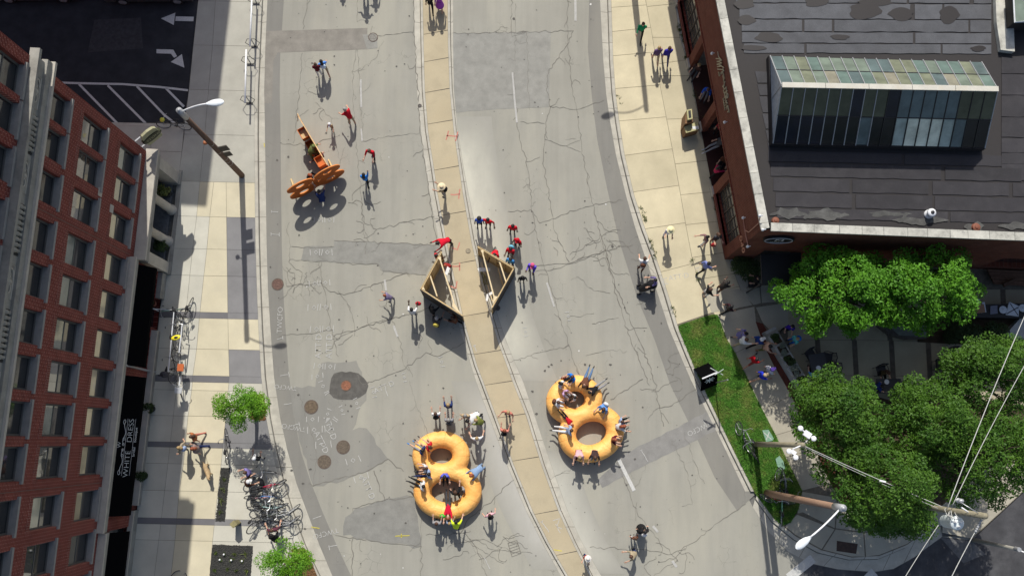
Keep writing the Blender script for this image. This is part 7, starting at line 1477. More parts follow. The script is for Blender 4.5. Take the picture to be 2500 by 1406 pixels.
POSES = dict(
 stand=dict(), walk=dict(tL=24, tR=-20, kL=8, kR=22, aL=-20, aR=22, eL=15, eR=25), stride=dict(tL=34, tR=-26, kL=10, kR=26, aL=-28, aR=30, eL=20, eR=40),
 phone=dict(aL=18, aR=22, eL=95, eR=98, cL=4, cR=4), photo=dict(aL=45, aR=50, eL=85, eR=85, cL=4, cR=4), armsfwd=dict(aL=35, aR=42, eL=45, eR=40, cL=12, cR=10, tL=14, tR=-8, lean=12),
 reach=dict(aR=95, eR=10, cR=15, aL=20, lean=10, tL=12, tR=-14), wave=dict(aR=160, eR=10, cR=12, aL=15, tL=20, tR=-16, kR=15), hips=dict(cL=30, cR=30, eL=60, eR=60, aL=-10, aR=-10),
 lean=dict(lean=30, aL=25, aR=30, eL=40, eR=35, tL=6, tR=-6), bend=dict(lean=68, aL=40, aR=45, eL=35, eR=30, tL=-8, tR=-4, kL=8, kR=8), spread=dict(cL=26, cR=26, aL=15, aR=20, eL=60, eR=60), recline=dict(tL=72, tR=80, kL=30, kR=45, aL=-30, aR=-20, eL=10, eR=60, lean=-48, seat=1),
 sit=dict(tL=84, tR=80, kL=78, kR=70, aL=16, aR=20, eL=62, eR=66, lean=8, seat=1), sitlow=dict(tL=76, tR=70, kL=30, kR=38, aL=-18, aR=10, eL=8, eR=50, lean=-8, seat=1), sitbent=dict(tL=82, tR=84, kL=76, kR=82, aL=25, aR=30, eL=50, eR=50, lean=32, seat=1),
 crouch=dict(tL=105, tR=85, kL=135, kR=120, aL=50, aR=55, eL=30, eR=30, lean=35), kneel=dict(tL=85, tR=10, kL=90, kR=95, lean=25, aL=40, aR=45, eL=30, eR=20),
 prone=dict(lie=1, aL=120, aR=140, eL=40, eR=25, cL=16, cR=12, tL=4, tR=-4, kL=30, kR=20), proneb=dict(lie=1, aL=120, aR=60, eL=60, eR=60, cL=20, cR=20, kL=60, kR=25), supine=dict(lie=-1, aL=165, aR=170, eL=5, eR=5, tL=20, tR=26, kL=10, kR=14))
def skeleton(pose, h, r):
    q = dict(tL=0, tR=0, kL=3, kR=3, aL=4, aR=6, eL=12, eR=14, cL=11, cR=11, lean=2, seat=0, lie=0); q.update(POSES[pose])
    h = h*.955; s = h/1.75; j = {}; rad = {k: math.radians(v+(r.uniform(-4, 4) if k not in ('seat', 'lie') else 0)) for k, v in q.items()}
    j['pelvis'] = Vector((0, 0, 0)); l = rad['lean']; td = Vector((0, math.sin(l), math.cos(l)))
    j['waist'] = td*.12*s; j['chest'] = td*.34*s; fw = Vector((0, math.cos(l), -math.sin(l)))
    j['neck'] = td*.50*s; hl = l*.55; hd = Vector((0, math.sin(hl), math.cos(hl))); j['head0'] = j['neck']+hd*.075*s; j['head1'] = j['neck']+hd*.17*s+Vector((0, .015*s, 0)); j['head2'] = j['neck']+hd*.255*s
    for sd, nm in ((-1, 'L'), (1, 'R')):
        hp = Vector((sd*.092*s, 0, -.04*s)); th = dirv(rad['t'+nm]); sh = dirv(rad['t'+nm]-rad['k'+nm]); kn = hp+th*.43*s+Vector((sd*.012*s, 0, 0)); an = kn+sh*.41*s
        ft = Vector((0, math.cos(rad['t'+nm]-rad['k'+nm]), math.sin(rad['t'+nm]-rad['k'+nm])))
        if not q['lie']: ft = Vector((0, max(.5, ft.y), ft.z*.3)).normalized()
        j['hip'+nm] = hp; j['knee'+nm] = kn; j['calf'+nm] = kn+sh*.13*s-ft*.012; j['ank'+nm] = an; j['toe'+nm] = an+ft*.17*s+sh*.05*s+Vector((sd*.02, 0, 0)); j['heel'+nm] = an+sh*.045*s-ft*.03
        so = j['chest']+td*.11*s+Vector((sd*.175*s, 0, 0)); a = rad['a'+nm]; c = rad['c'+nm]; ua = Vector((sd*math.sin(c), math.sin(a)*math.cos(c), -math.cos(a)*math.cos(c))); a2 = a+rad['e'+nm]; c2 = c*.6
        fa = Vector((sd*math.sin(c2), math.sin(a2)*math.cos(c2), -math.cos(a2)*math.cos(c2))); j['sho'+nm] = so; j['elb'+nm] = so+ua*.265*s; j['wri'+nm] = j['elb'+nm]+fa*.235*s; j['hdir'+nm] = fa
    return j, q, s
CH = [('pelvis', 'waist'), ('waist', 'chest'), ('chest', 'neck'), ('neck', 'head0'), ('head0', 'head1'), ('head1', 'head2')]
for nm in 'LR': CH += [('pelvis', 'hip'+nm), ('hip'+nm, 'knee'+nm), ('knee'+nm, 'calf'+nm), ('calf'+nm, 'ank'+nm), ('ank'+nm, 'toe'+nm), ('chest', 'sho'+nm), ('sho'+nm, 'elb'+nm), ('elb'+nm, 'wri'+nm)]
RAD = dict(pelvis=.125, waist=.118, chest=.135, neck=.058, head0=.062, head1=.094, head2=.062, hip=.088, knee=.056, calf=.055, ank=.038, toe=.032, sho=.068, elb=.044, wri=.028)
def person(px, py, face, pose, h, top, bot, hair, label, z=0., skin=0, hat=None, longhair=False, bag=None, shorts=False, sleeve=.5, wide=1., group=None, shoe=(.03, .03, .03), dress=False):
    r = random.Random(int(px*13+py*7)); j, q, s = skeleton(pose, h, r)
    if q['lie']:
        Rl = Matrix.Rotation(math.radians(-88*q['lie']), 3, 'X')      # lying face down (+1) or up (-1), head forward
        for k in j: j[k] = Rl @ j[k]
        if q['lie'] < 0: Rz_ = Matrix.Rotation(math.pi, 3, 'Z'); j = {k: Rz_ @ v for k, v in j.items()}
    Rz = Matrix.Rotation(math.radians(face-90), 3, 'Z')
    for k in j: j[k] = Rz @ j[k]
    names = ['pelvis', 'waist', 'chest', 'neck', 'head0', 'head1', 'head2']+[a+b for b in 'LR' for a in ('hip', 'knee', 'calf', 'ank', 'toe', 'sho', 'elb', 'wri')]
    if q['lie']: off = z+.13*s
    elif q['seat']: off = z+.13*s
    else: off = z-min(j[k].z for k in ('heelL', 'heelR', 'toeL', 'toeR'))+.012
    if q['seat'] or q['lie']: base = P(px, py, off)
    else:
        base = P(px, py, z); fx = (j['ankL']+j['ankR'])/2; base = Vector((base.x-fx.x, base.y-fx.y, 0))
    T = Vector((base.x, base.y, off)); J = {k: (v+T if not k.startswith('hdir') else v) for k, v in j.items()}
    PEOPLE.append(dict(J=J, names=names, s=s, top=top, bot=bot, hair=hair, label=label, skin=skin, hat=hat, long=longhair, bag=bag, shorts=shorts, sleeve=sleeve, wide=wide, group=group, face=face, shoe=shoe, z=z, dress=dress, child=h < 1.35, lie=q['lie']))
W_, K_, RD_, BL_, NV, GR_, DG, JN, PK, PU, TN, OL, BR_, MR, KH_ = (.68, .68, .68), (.014, .014, .016), (.52, .012, .025), (.03, .17, .62), (.02, .035, .12), (.26, .26, .27), (.07, .07, .075), (.10, .17, .30), (.66, .38, .42), (.20, .14, .55), (.42, .32, .20), (.14, .16, .05), (.12, .05, .03), (.11, .012, .02), (.40, .33, .22)
LJ = (.22, .32, .48); CO = (.56, .20, .15); SK = (.52, .33, .24)
LBL_ = (.30, .38, .55)
# left lanes
person(1053, 29, 92, 'walk', 1.72, K_, K_, 'brown', 'person in black walking up the tan median at the top edge, left of a pair', z=KH, longhair=True)
person(1075, 24, 95, 'walk', 1.66, (.35, .07, .45), (.35, .07, .45), 'brown', 'person in a purple dress walking up the tan median at the top edge', z=KH, dress=True)
person(835, -26, 260, 'stand', 1.1, BL_, K_, 'brown', 'small child just above the top edge whose shadow falls in the left lanes')
person(893, -14, 262, 'hips', 1.75, K_, DG, 'brown', 'person just above the top edge casting the longest of three shadows')
person(915, -30, 265, 'walk', 1.6, NV, K_, 'black', 'person just above the top edge casting the rightmost of three shadows')
person(797, 179, 110, 'walk', 1.72, (.10, .28, .72), KH_, 'black', 'person in a bright blue shirt and tan shorts walking in the upper left lanes', shorts=True, longhair=True, bag=(.6, .7, .8))
person(783, 187, 95, 'stand', 1.62, MR, W_, 'brown', 'person in a dark red top beside the person in the bright blue shirt')
person(862, 303, 130, 'lean', 1.72, RD_, KH_, 'grey', 'person in a red shirt leaning forward near the dashed lane line', shorts=True)
person(813, 318, 265, 'armsfwd', 1.12, TN, BR_, 'brown', 'child with a white hat in the left lanes beside the plywood board', hat=('cap', W_))
person(913, 386, 255, 'armsfwd', 1.76, RD_, K_, 'brown', 'person in a red shirt and black trousers holding both arms out')
person(897, 450, 85, 'wave', 1.66, (.03, .22, .68), K_, 'black', 'person in a blue jacket raising one arm, below the red shirted one', longhair=True)
person(766, 385, 20, 'lean', 1.74, OL, OL, 'grey', 'person in a green camouflage jacket bent over the plywood board', hat=('cap', OL), wide=1.2)
person(784, 388, 200, 'crouch', 1.6, MR, K_, 'brown', 'person in maroon crouched on the right of the camouflage jacket')
person(760, 441, 330, 'lean', 1.68, K_, K_, 'red', 'person with reddish brown hair in black leaning over the orange eights', longhair=True)
person(789, 488, 100, 'crouch', 1.7, NV, NV, 'black', 'person in dark blue crouched in the shade under the orange eights')
person(1087, 477, 165, 'photo', 1.68, TN, GR_, 'blond', 'person with a straw hat and black bag taking a photo on the tan median', z=KH, hat=('brim', (.70, .58, .38)), bag=K_)
person(1171, 551, 265, 'stand', 1.66, (.02, .08, .45), K_, 'black', 'person in royal blue with big black hair right of the median', skin=2, wide=1., longhair=True)
person(1192, 553, 255, 'hips', 1.74, RD_, K_, 'black', 'person in a red shirt and black trousers standing next to the royal blue one', skin=2)
person(1104, 592, 205, 'bend', 1.76, (.62, .01, .03), K_, 'black', 'person in a red coat bending over on the tan median', z=KH, skin=2)
person(1068, 640, 30, 'phone', 1.68, RD_, K_, 'black', 'person in red behind the left plywood wedge', skin=2)
person(1100, 655, 200, 'lean', 1.3, (.35, .03, .03), K_, 'red', 'small person in dark red at the open side of the left wedge', z=KH)
person(1210, 621, 260, 'lean', 1.7, RD_, K_, 'black', 'person in a red shirt leaning on the top edge of the right wedge', skin=2)
person(1246, 622, 255, 'phone', 1.72, RD_, K_, 'black', 'person in a red shirt with a pale blue backpack behind the right wedge', skin=2, bag=(.15, .45, .60))
person(1246, 645, 250, 'phone', 1.66, (.05, .22, .52), NV, 'black', 'person in a light blue top tucked against the right wedge wall', skin=2)
person(1251, 566, 265, 'stand', 1.74, RD_, K_, 'black', 'person in a red and white jersey, topmost of the group above the right wedge', skin=2, wide=1.1)
person(1264, 598, 240, 'stand', 1.6, RD_, K_, 'red', 'person in red with a red cap just below the red and white jersey', skin=2, hat=('cap', RD_))
person(1298, 659, 250, 'phone', 1.74, (.14, .08, .60), K_, 'black', 'person in a purple jacket with a red and white cap right of the wedge', skin=2, hat=('cap', (.6, .1, .2)), wide=1.15)
person(1274, 686, 270, 'stand', 1.5, K_, K_, 'black', 'person all in black below the purple jacket', skin=2)
person(959, 733, 170, 'lean', 1.45, (.22, .18, .30), (.30, .28, .34), 'red', 'child in a striped top leaning sideways near the lane dash')
person(1011, 770, 80, 'photo', 1.76, W_, GR_, 'black', 'person in a white shirt with a red bag raising a phone in the left lanes', skin=2, bag=(.60, .02, .04))
person(1057, 768, 60, 'reach', 1.66, K_, K_, 'black', 'person in black painting in the shade of the left wedge, leftmost', skin=2)
person(1068, 790, 80, 'crouch', 1.7, DG, K_, 'grey', 'person with grey cap and yellow bag crouched in the left wedge shade', hat=('cap', GR_), bag=(.60, .5, .1))
person(1114, 787, 150, 'kneel', 1.6, BR_, K_, 'brown', 'person with brown hair kneeling at the lower corner of the left wedge', longhair=True)
# above the left inflatable
person(1068, 1016, 92, 'phone', 1.64, W_, RD_, 'brown', 'person in white with red shorts above the left inflatable eight', shorts=True, bag=K_)
person(1098, 994, 95, 'photo', 1.74, NV, NV, 'blond', 'person in dark blue holding a phone, topmost above the left inflatable eight')
person(1099, 1031, 90, 'phone', 1.7, GR_, DG, 'grey', 'person in grey with dark bag straps above the top of the left inflatable', bag=DG)
person(1138, 1019, 85, 'stand', 1.66, TN, DG, 'grey', 'person in a mottled tan jacket right of the grey one', wide=1.1)
person(1172, 1008, 215, 'bend', 1.78, W_, K_, 'black', 'person in a white shirt bent right over beside the median kerb', wide=1.1)
person(1180, 1033, 160, 'lean', 1.68, (.22, .25, .06), DG, 'blond', 'person in an olive green jacket next to the bent white shirt')
person(1166, 1071, 95, 'spread', 1.68, W_, PK, 'blond', 'person in white and pink with elbows out above the inflatable right side', shorts=True)
person(1240, 1008, 250, 'spread', 1.66, CO, CO, 'blond', 'person in an orange outfit on the tan median, upper of two', z=KH, shorts=True)
person(1231, 1053, 80, 'phone', 1.66, (.60, .22, .17), DG, 'red', 'person in a coral shirt with dark straps on the median, lower of two', z=KH, shorts=True, bag=K_)
person(1197, 1254, 110, 'hips', 1.48, PK, K_, 'brown', 'child with a pale top and black backpack right of the left inflatable', bag=K_)
person(1115, 1284, 85, 'lean', 1.74, (.62, .80, .04), K_, 'black', 'person in a bright yellow green hi-vis shirt below the left inflatable')
person(1070, 1272, 85, 'phone', 1.62, GR_, K_, 'brown', 'person in grey with a bright green bag below the left inflatable', bag=(.06, .42, .05))
person(1099, 1276, 80, 'reach', 1.15, LBL_, LJ, 'blond', 'small child in light blue reaching up at the foot of the left inflatable')
# on the left inflatable
Z8 = .84
person(1047, 1088, 150, 'sitlow', 1.66, RD_, SK, 'brown', 'person in red with long brown hair sitting on the upper left of the left inflatable', z=Z8, longhair=True, shorts=True)
person(1032, 1098, 150, 'sitlow', 1.66, NV, GR_, 'black', 'person in navy and white with blue shoes sitting on the left inflatable shoulder', z=Z8, shoe=(.05, .2, .5), shorts=True)
person(1046, 1156, 182, 'sitlow', 1.68, LBL_, NV, 'black', 'person in light blue with dark jeans lounging at the waist of the left inflatable', z=Z8)
person(1042, 1142, 185, 'sit', 1.5, W_, SK, 'brown', 'person with brown hair seated just above the light blue one on the inflatable', z=Z8, longhair=True)
person(1030, 1183, 160, 'sitlow', 1.66, W_, K_, 'black', 'person in white with dark trousers sitting on the lower left of the inflatable', z=Z8)
person(1087, 1158, 270, 'sit', 1.6, (.10, .12, .55), K_, 'black', 'person in a blue top sitting at the waist facing into the lower hole', z=Z8)
person(1181, 1135, 218, 'bend', 1.74, LJ, LJ, 'red', 'person in denim bent face down over the right side of the left inflatable', sleeve=1., wide=1.1)
person(1116, 1206, 100, 'reach', 1.64, K_, K_, 'brown', 'person in black standing inside the lower hole of the left inflatable')
person(1133, 1192, 200, 'stand', 1.15, GR_, DG, 'grey', 'child in grey standing at the right rim inside the lower hole')
person(1094, 1232, 270, 'supine', 1.5, (.60, .01, .04), DG, 'red', 'child in a red shirt lying across the bottom tube, legs into the hole', z=Z8+.02)
# on the right inflatable
person(1375, 922, 270, 'stand', 1.05, (.3, .02, .04), K_, 'red', 'small child in dark red standing above the top of the right inflatable')
person(1364, 940, 330, 'phone', 1.64, W_, K_, 'black', 'person in white and black standing at the upper left of the right inflatable', longhair=True)
person(1398, 920, 215, 'sit', 1.68, (.02, .20, .72), DG, 'brown', 'person in a vivid blue shirt seated on the top of the right inflatable', z=Z8)
person(1432, 925, 65, 'recline', 1.66, BR_, JN, 'brown', 'person with long brown hair and jeans reclining on the top of the right inflatable', z=Z8, longhair=True, sleeve=1., wide=1.15)
person(1456, 947, 32, 'recline', 1.64, K_, GR_, 'black', 'person in black leaning back on the upper right of the right inflatable', z=Z8)
person(1376, 957, 320, 'sit', 1.4, (.55, .35, .55), W_, 'brown', 'child in pale pink and purple seated left of the upper hole', z=Z8)
person(1404, 973, 175, 'reach', 1.3, W_, W_, 'black', 'child in white standing inside the upper hole of the right inflatable')
person(1357, 982, 345, 'sit', 1.64, W_, W_, 'brown', 'person in white seated on the left tube with legs toward the upper hole', z=Z8, bag=BR_)
person(1383, 1020, 310, 'prone', 1.1, RD_, K_, 'red', 'small child in a red shirt crawling over the waist of the right inflatable', z=Z8+.02)
person(1387, 1050, 172, 'sitlow', 1.74, LBL_, W_, 'brown', 'person in a pale blue shirt and white trousers sprawled on the lower left tube', z=Z8)
person(1478, 988, 235, 'sitbent', 1.7, (.12, .28, .62), JN, 'brown', 'person in a blue shirt hunched forward on the right waist of the inflatable', z=Z8, bag=W_)
person(1505, 1042, 5, 'sitbent', 1.66, W_, K_, 'red', 'person with reddish hair and white shoes bent forward on the right tube', z=Z8, longhair=True, shoe=W_)
person(1514, 1030, 15, 'sit', 1.5, LBL_, K_, 'brown', 'person in pale stripes seated just above the reddish haired one', z=Z8)
person(1496, 1073, 350, 'sit', 1.66, MR, SK, 'red', 'person in maroon with bare legs seated on the lower right tube', z=Z8, shorts=True, longhair=True)
person(1413, 1100, 268, 'sitbent', 1.72, PK, MR, 'blond', 'person in a pink shirt seated on the bottom tube, left of two', z=Z8, shorts=True)
person(1452, 1101, 262, 'sitbent', 1.72, (.05, .03, .03), GR_, 'brown', 'person in dark brown seated on the bottom tube, right of two', z=Z8, shorts=True, skin=1)
# bottom
person(1562, 1289, 95, 'stand', 1.8, K_, K_, 'black', 'person in a long black coat over white near the bottom of the right lanes', bag=W_, dress=True)
person(1544, 1309, 100, 'stand', 1.25, BR_, W_, 'brown', 'child in brown beside the long black coat')
person(1546, 1345, 195, 'lean', 1.66, KH_, NV, 'brown', 'person in khaki and navy leaning, lowest in the right lanes')
person(1430, 1353, 250, 'phone', 1.36, (.45, .08, .06), NV, 'brown', 'child with a white sun hat on the median near the bottom edge', z=KH, hat=('brim', (.72, .68, .62)))
# right pavement
person(1561, 86, 262, 'stride', 1.68, (.01, .27, .11), K_, 'brown', 'person in a green jacket and black leggings walking on the right pavement', z=KH, longhair=True)
person(1598, 152, 96, 'walk', 1.74, (.15, .09, .20), KH_, 'blond', 'person in a purple checked shirt walking on the right pavement', z=KH, shorts=True)
person(1622, 152, 94, 'walk', 1.78, (.05, .035, .36), (.05, .05, .18), 'brown', 'person in a blue numbered jersey beside the checked shirt', z=KH, sleeve=.6)
person(1624, 574, 262, 'phone', 1.72, (.62, .60, .70), (.55, .55, .75), 'grey', 'person with a wide straw hat in pale clothes alone on the right pavement', z=KH, hat=('brim', (.72, .66, .40)))
person(1716, 592, 200, 'reach', 1.66, (.25, .14, .14), W_, 'black', 'person with long dark hair and white trousers near the corner, left of a pair', z=KH, longhair=True)
person(1738, 590, 280, 'phone', 1.68, DG, BR_, 'brown', 'person in dark grey with a red bag near the corner, right of a pair', z=KH, bag=(.35, .03, .03), longhair=True)
person(1712, 658, 30, 'stride', 1.72, (.20, .24, .52), K_, 'black', 'person in a blue patterned shirt striding toward the building corner', z=KH)
person(1716, 720, 20, 'spread', 1.76, K_, W_, 'brown', 'person in black with white shorts, left of two opposite the corner bush', z=KH, shorts=True)
person(1751, 708, 35, 'lean', 1.68, (.05, .04, .035), BR_, 'black', 'person in dark brown leaning forward, right of two opposite the bush', z=KH, longhair=True)
person(1765, 760, 25, 'walk', 1.66, (.04, .015, .02), K_, 'black', 'person in very dark red walking just above the lawn', z=KH, longhair=True)
person(1561, 660, 80, 'lean', 1.72, W_, BR_, 'brown', 'person in pale clothes leaning over at the right kerb', bag=BR_)
person(1592, 696, 185, 'armsfwd', 1.68, (.16, .13, .30), KH_, 'black', 'person in dark purple pushing the stroller by the right kerb', shorts=True)
person(1808, 822, 170, 'walk', 1.64, (.20, .18, .42), SK, 'black', 'person in a purple patterned dress at the top of the lawn path', z=KH, dress=True, longhair=True)
person(1797, 838, 10, 'reach', 1.72, W_, KH_, 'brown', 'person in a white shirt on the edge of the lawn', z=KH, shorts=True)
person(1836, 838, 25, 'stride', 1.74, (.02, .05, .22), K_, 'black', 'person in navy with a white cap striding toward the stone planter', z=KH, hat=('cap', W_), wide=1.15)
person(1852, 852, 350, 'armsfwd', 1.76, SK, OL, 'black', 'bare-armed person in olive shorts beside the planter end', z=KH, shorts=True, skin=1)
person(1827, 884, 35, 'stride', 1.72, (.50, .01, .02), (.25, .05, .04), 'black', 'person in a red shirt and red shorts walking on the lawn path', z=KH, shorts=True, skin=1)
person(1862, 908, 20, 'walk', 1.74, (.62, .62, .66), K_, 'black', 'person in a white shirt and purple cap on the lawn path', z=KH, hat=('cap', (.14, .08, .40)))
person(1843, 922, 20, 'stride', 1.70, (.02, .04, .55), SK, 'brown', 'person in a royal blue shirt behind the purple cap on the path', z=KH, shorts=True, hat=('cap', TN), skin=1)
person(1912, 806, 250, 'phone', 1.68, (.05, .02, .30), K_, 'black', 'person in dark purple standing at the top end of the stone planter', z=KH)
person(1926, 834, 200, 'phone', 1.66, (.10, .42, .40), BL_, 'blond', 'person in teal with a blue bag beside the herb boxes', z=KH, bag=BL_)
# patio sitters
person(1982, 917, 80, 'sit', 1.66, (.10, .30, .60), K_, 'black', 'person in light blue seated below the table by the stone planter', z=KH+.45)
person(2155, 908, 280, 'sit', 1.68, (.08, .06, .03), K_, 'brown', 'person in brown seated above the middle patio table', z=KH+.45, longhair=True)
person(2139, 944, 0, 'sit', 1.72, (.02, .04, .18), K_, 'black', 'person in navy blue seated left of the middle patio table', z=KH+.45)
person(2303, 893, 0, 'sit', 1.66, (.25, .28, .36), PK, 'blond', 'blond person in grey seated on the left of the long patio table', z=KH+.45, longhair=True)
person(2330, 868, 275, 'sit', 1.7, K_, K_, 'black', 'person in black seated at the upper end of the long patio table', z=KH+.45)
person(2367, 893, 180, 'sit', 1.66, (.30, .28, .24), DG, 'blond', 'person in beige seated on the right of the long patio table', z=KH+.45)
person(2315, 928, 40, 'sit', 1.7, GR_, K_, 'black', 'person in grey seated at the lower left of the long patio table', z=KH+.45)
person(1833, 692, 180, 'phone', 1.68, K_, K_, 'black', 'person in black standing beside the corner bush in the shade', z=KH)
# shaded terrace in the brick building
person(1703, 168, 235, 'sit', 1.76, (.05, .025, .025), DG, 'blond', 'balding person in dark brown seated at the terrace opening by the upper pier', z=KH+.45)
person(1727, 218, 250, 'sitbent', 1.74, (.02, .10, .55), GR_, 'brown', 'person in a vivid blue shirt seated inside the shaded terrace', z=KH+.45)
person(1748, 325, 250, 'stand', 1.66, (.40, .05, .06), K_, 'grey', 'person in a red and white top standing on the lower terrace', z=KH+.05)
person(1753, 352, 200, 'sitlow', 1.70, DG, GR_, 'brown', 'person in grey trousers with pale shoes seated on the lower terrace', z=KH+.45, shoe=W_)
person(1768, 392, 240, 'sit', 1.66, BR_, K_, 'blond', 'person with pale arms seated at the far end of the lower terrace', z=KH+.45)
person(1736, 430, 15, 'reach', 1.64, (.40, .02, .08), K_, 'black', 'person in crimson walking past the pier in the wall shade', z=KH, longhair=True)
# left pavement
person(490, 1066, 200, 'walk', 1.68, (.42, .15, .06), CO, 'brown', 'person in rusty orange walking on the left pavement, uppermost of three', z=KH, longhair=True)
person(463, 1092, 160, 'hips', 1.7, (.34, .28, .20), (.3, .26, .2), 'blond', 'person in a pale patterned top on the left pavement, at the shade line', z=KH, bag=LBL_, longhair=True)
person(499, 1094, 185, 'walk', 1.7, (.30, .22, .20), NV, 'red', 'person with orange brown hair holding the dog lead on the left pavement', z=KH, longhair=True)
person(640, 1120, 80, 'phone', 1.72, K_, GR_, 'grey', 'person with a white cap standing between the tree shadow and the bike rack', z=KH, hat=('cap', (.75, .75, .74)))
person(620, 1150, 200, 'phone', 1.66, (.24, .20, .45), W_, 'brown', 'person in purple with white sleeves at the top of the bike rack', z=KH)
person(612, 1180, 30, 'lean', 1.7, BR_, K_, 'brown', 'person with a big black shoulder bag beside the bike rack', z=KH, bag=K_, hat=('cap', W_))
person(682, 1286, 100, 'spread', 1.7, (.10, .03, .05), DG, 'brown', 'person in a dark maroon top locking a bike at the lower rack end', z=KH)
person(686, 1316, 110, 'lean', 1.72, K_, GR_, 'black', 'person in black next to the bottom street tree', z=KH)
# --- build the bodies
def build_people():
    dg = None; tmp = []
    for p in PEOPLE:
        me = bpy.data.meshes.new('sk'); ix = {n: i for i, n in enumerate(p['names'])}; J = p['J']
        me.from_pydata([J[n] for n in p['names']], [(ix[a], ix[b]) for a, b in CH], []); o = bpy.data.objects.new('sk', me); COL.objects.link(o)
        o.modifiers.new('skin', 'SKIN').use_smooth_shade = True; sb = o.modifiers.new('sub', 'SUBSURF'); sb.levels = 1; sb.render_levels = 1
        sv = me.skin_vertices[0].data
        for n, i in ix.items():
            k = RAD[n.rstrip('LR') if n[:-1] in RAD else n]*p['s']
            if n[:3] in ('pel', 'wai', 'che', 'hip', 'sho'): k *= p['wide']*1.08
            if n[:4] == 'head' and p['child']: k *= 1.2
            sv[i].radius = (k, k); sv[i].use_root = (n == 'pelvis')
        tmp.append(o)
    bpy.context.view_layer.update(); dg = bpy.context.evaluated_depsgraph_get()
    for p, o in zip(PEOPLE, tmp):
        J = p['J']; s = p['s']; me = bpy.data.meshes.new_from_object(o.evaluated_get(dg))
        bm_ = bmesh.new(); bm_.from_mesh(me); nbody = len(bm_.faces)
        for nm, sg_ in (('L', 1), ('R', -1)):
            fd = J['hdir'+nm].normalized(); up = Vector((0, 0, 1)) if abs(fd.z) < .85 else Vector((math.cos(math.radians(p['face'])), math.sin(math.radians(p['face'])), 0)); x = fd.cross(up).normalized(); zz = x.cross(fd)
            w0 = J['wri'+nm]-fd*.012*s; vv = [bm_.verts.new(w0+(x*(v[0]*sg_)+fd*v[1]+zz*v[2])*s*.95) for v in HV]
            for f in HF:
                try: bm_.faces.new([vv[i] for i in (f if sg_ > 0 else f[::-1])])
                except ValueError: pass
        sk = SKIN[p['skin']]; mats = [sk, cloth(p['top']), cloth(p['bot']), flat('shoe_%02x%02x%02x' % tuple(int(255*c) for c in p['shoe']), p['shoe'], .6)]
        bones = [('pelvis', 'waist', 1, .11), ('waist', 'chest', 1, .12), ('chest', 'neck', 1, .1), ('neck', 'head0', 0, .05), ('head0', 'head2', 0, .09)]
        for nm in 'LR':
            bones += [('pelvis', 'hip'+nm, 2, .1), ('hip'+nm, 'knee'+nm, 2, .07), ('knee'+nm, 'ank'+nm, 0 if (p['shorts'] or p['dress']) else 2, .05), ('ank'+nm, 'toe'+nm, 3, .035), ('chest', 'sho'+nm, 1, .08), ('sho'+nm, 'elb'+nm, 1, .05), ('elb'+nm, 'wri'+nm, 1 if p['sleeve'] >= 1 or p['label'].find('coat') >= 0 or p['label'].find('jacket') >= 0 else 0, .035)]
        A = np.array([J[b[0]] for b in bones]); B = np.array([J[b[1]] for b in bones]); mi = [b[2] for b in bones]; rr_ = np.array([b[3] for b in bones])*s
        bm_.faces.ensure_lookup_table(); Cn = np.array([f.calc_center_median() for f in bm_.faces])
        ab = B-A; tt_ = np.clip(((Cn[:, None]-A)*ab).sum(2)/(ab*ab).sum(1), 0, 1); dd = np.linalg.norm(Cn[:, None]-(A+tt_[..., None]*ab), axis=2)-rr_
        best = dd.argmin(1)
        for f, b, i in zip(bm_.faces, best, range(len(best))): f.material_index = 0 if i >= nbody else mi[b]; f.smooth = True
        b2 = bpy.data.meshes.new('body'); 
        for m_ in mats: b2.materials.append(m_)
        bm_.to_mesh(b2); bm_.free()
        base = Vector((J['pelvis'].x, J['pelvis'].y, p['z'])); t = thing('person', p['label'], 'person', tuple(base), p['group'])
        ob = bpy.data.objects.new('body', b2); COL.objects.link(ob); ob.parent = t; ob.matrix_parent_inverse = Matrix.Translation(-base)
        bpy.data.objects.remove(o)
        # head: hair, face, hat
        hc = J['head1']; hu = (J['head2']-J['head0']).normalized(); f_ = math.radians(p['face']); fwd = Vector((math.cos(f_), math.sin(f_), 0)); fwd = (fwd-hu*fwd.dot(hu)); fwd = fwd.normalized() if fwd.length > .2 else Vector((0, 0, -1 if p['lie'] > 0 else 1)); sdv = fwd.cross(hu)
        k = (1.2 if p['child'] else 1.)*s
        def hp(x, y, z): return hc+(sdv*x+fwd*y+hu*z)*k
        mm = MB(); vs = []; nu, nv = 12, 6; HM = HAIR[p['hair']]
        big = 1.35 if 'big black hair' in p['label'] else 1.
        for i in range(nv+1):
            ph = math.pi*.5-i*(math.pi*.62)/nv
            for q in range(nu):
                a = 2*math.pi*q/nu; x, y, z = math.cos(ph)*math.cos(a), math.cos(ph)*math.sin(a), math.sin(ph)
                if y > .25 and z < .45: y = .25+(y-.25)*.3
                vs.append(hp(x*.098*big, y*.112*big-.015, z*.118*big+.028))
        fs = [(i*nu+q, (i+1)*nu+q, (i+1)*nu+(q+1) % nu, i*nu+(q+1) % nu) for i in range(nv) for q in range(nu)]
        mm.add(vs, fs, HM)
        if p['long']: mm.tube([hp(0, -.06, .04), hp(0, -.115, -.08), hp(0, -.13, -.22), hp(0, -.12, -.33)], [.075*k, .085*k, .075*k, .03*k], HM, 8)
        mm.obj('hair', t, True)
        mm = MB(); mm.add([hp(-.014, .085, -.035), hp(.014, .085, -.035), hp(0, .118, -.032), hp(0, .088, .012)], [(0, 1, 2), (1, 3, 2), (3, 0, 2)], sk)
        for sx in (-1, 1): mm.add([hp(sx*.095, -.01, -.03), hp(sx*.112, -.03, -.0), hp(sx*.095, .01, .02), hp(sx*.098, -.02, .02)], [(0, 1, 2), (0, 3, 1)], sk)
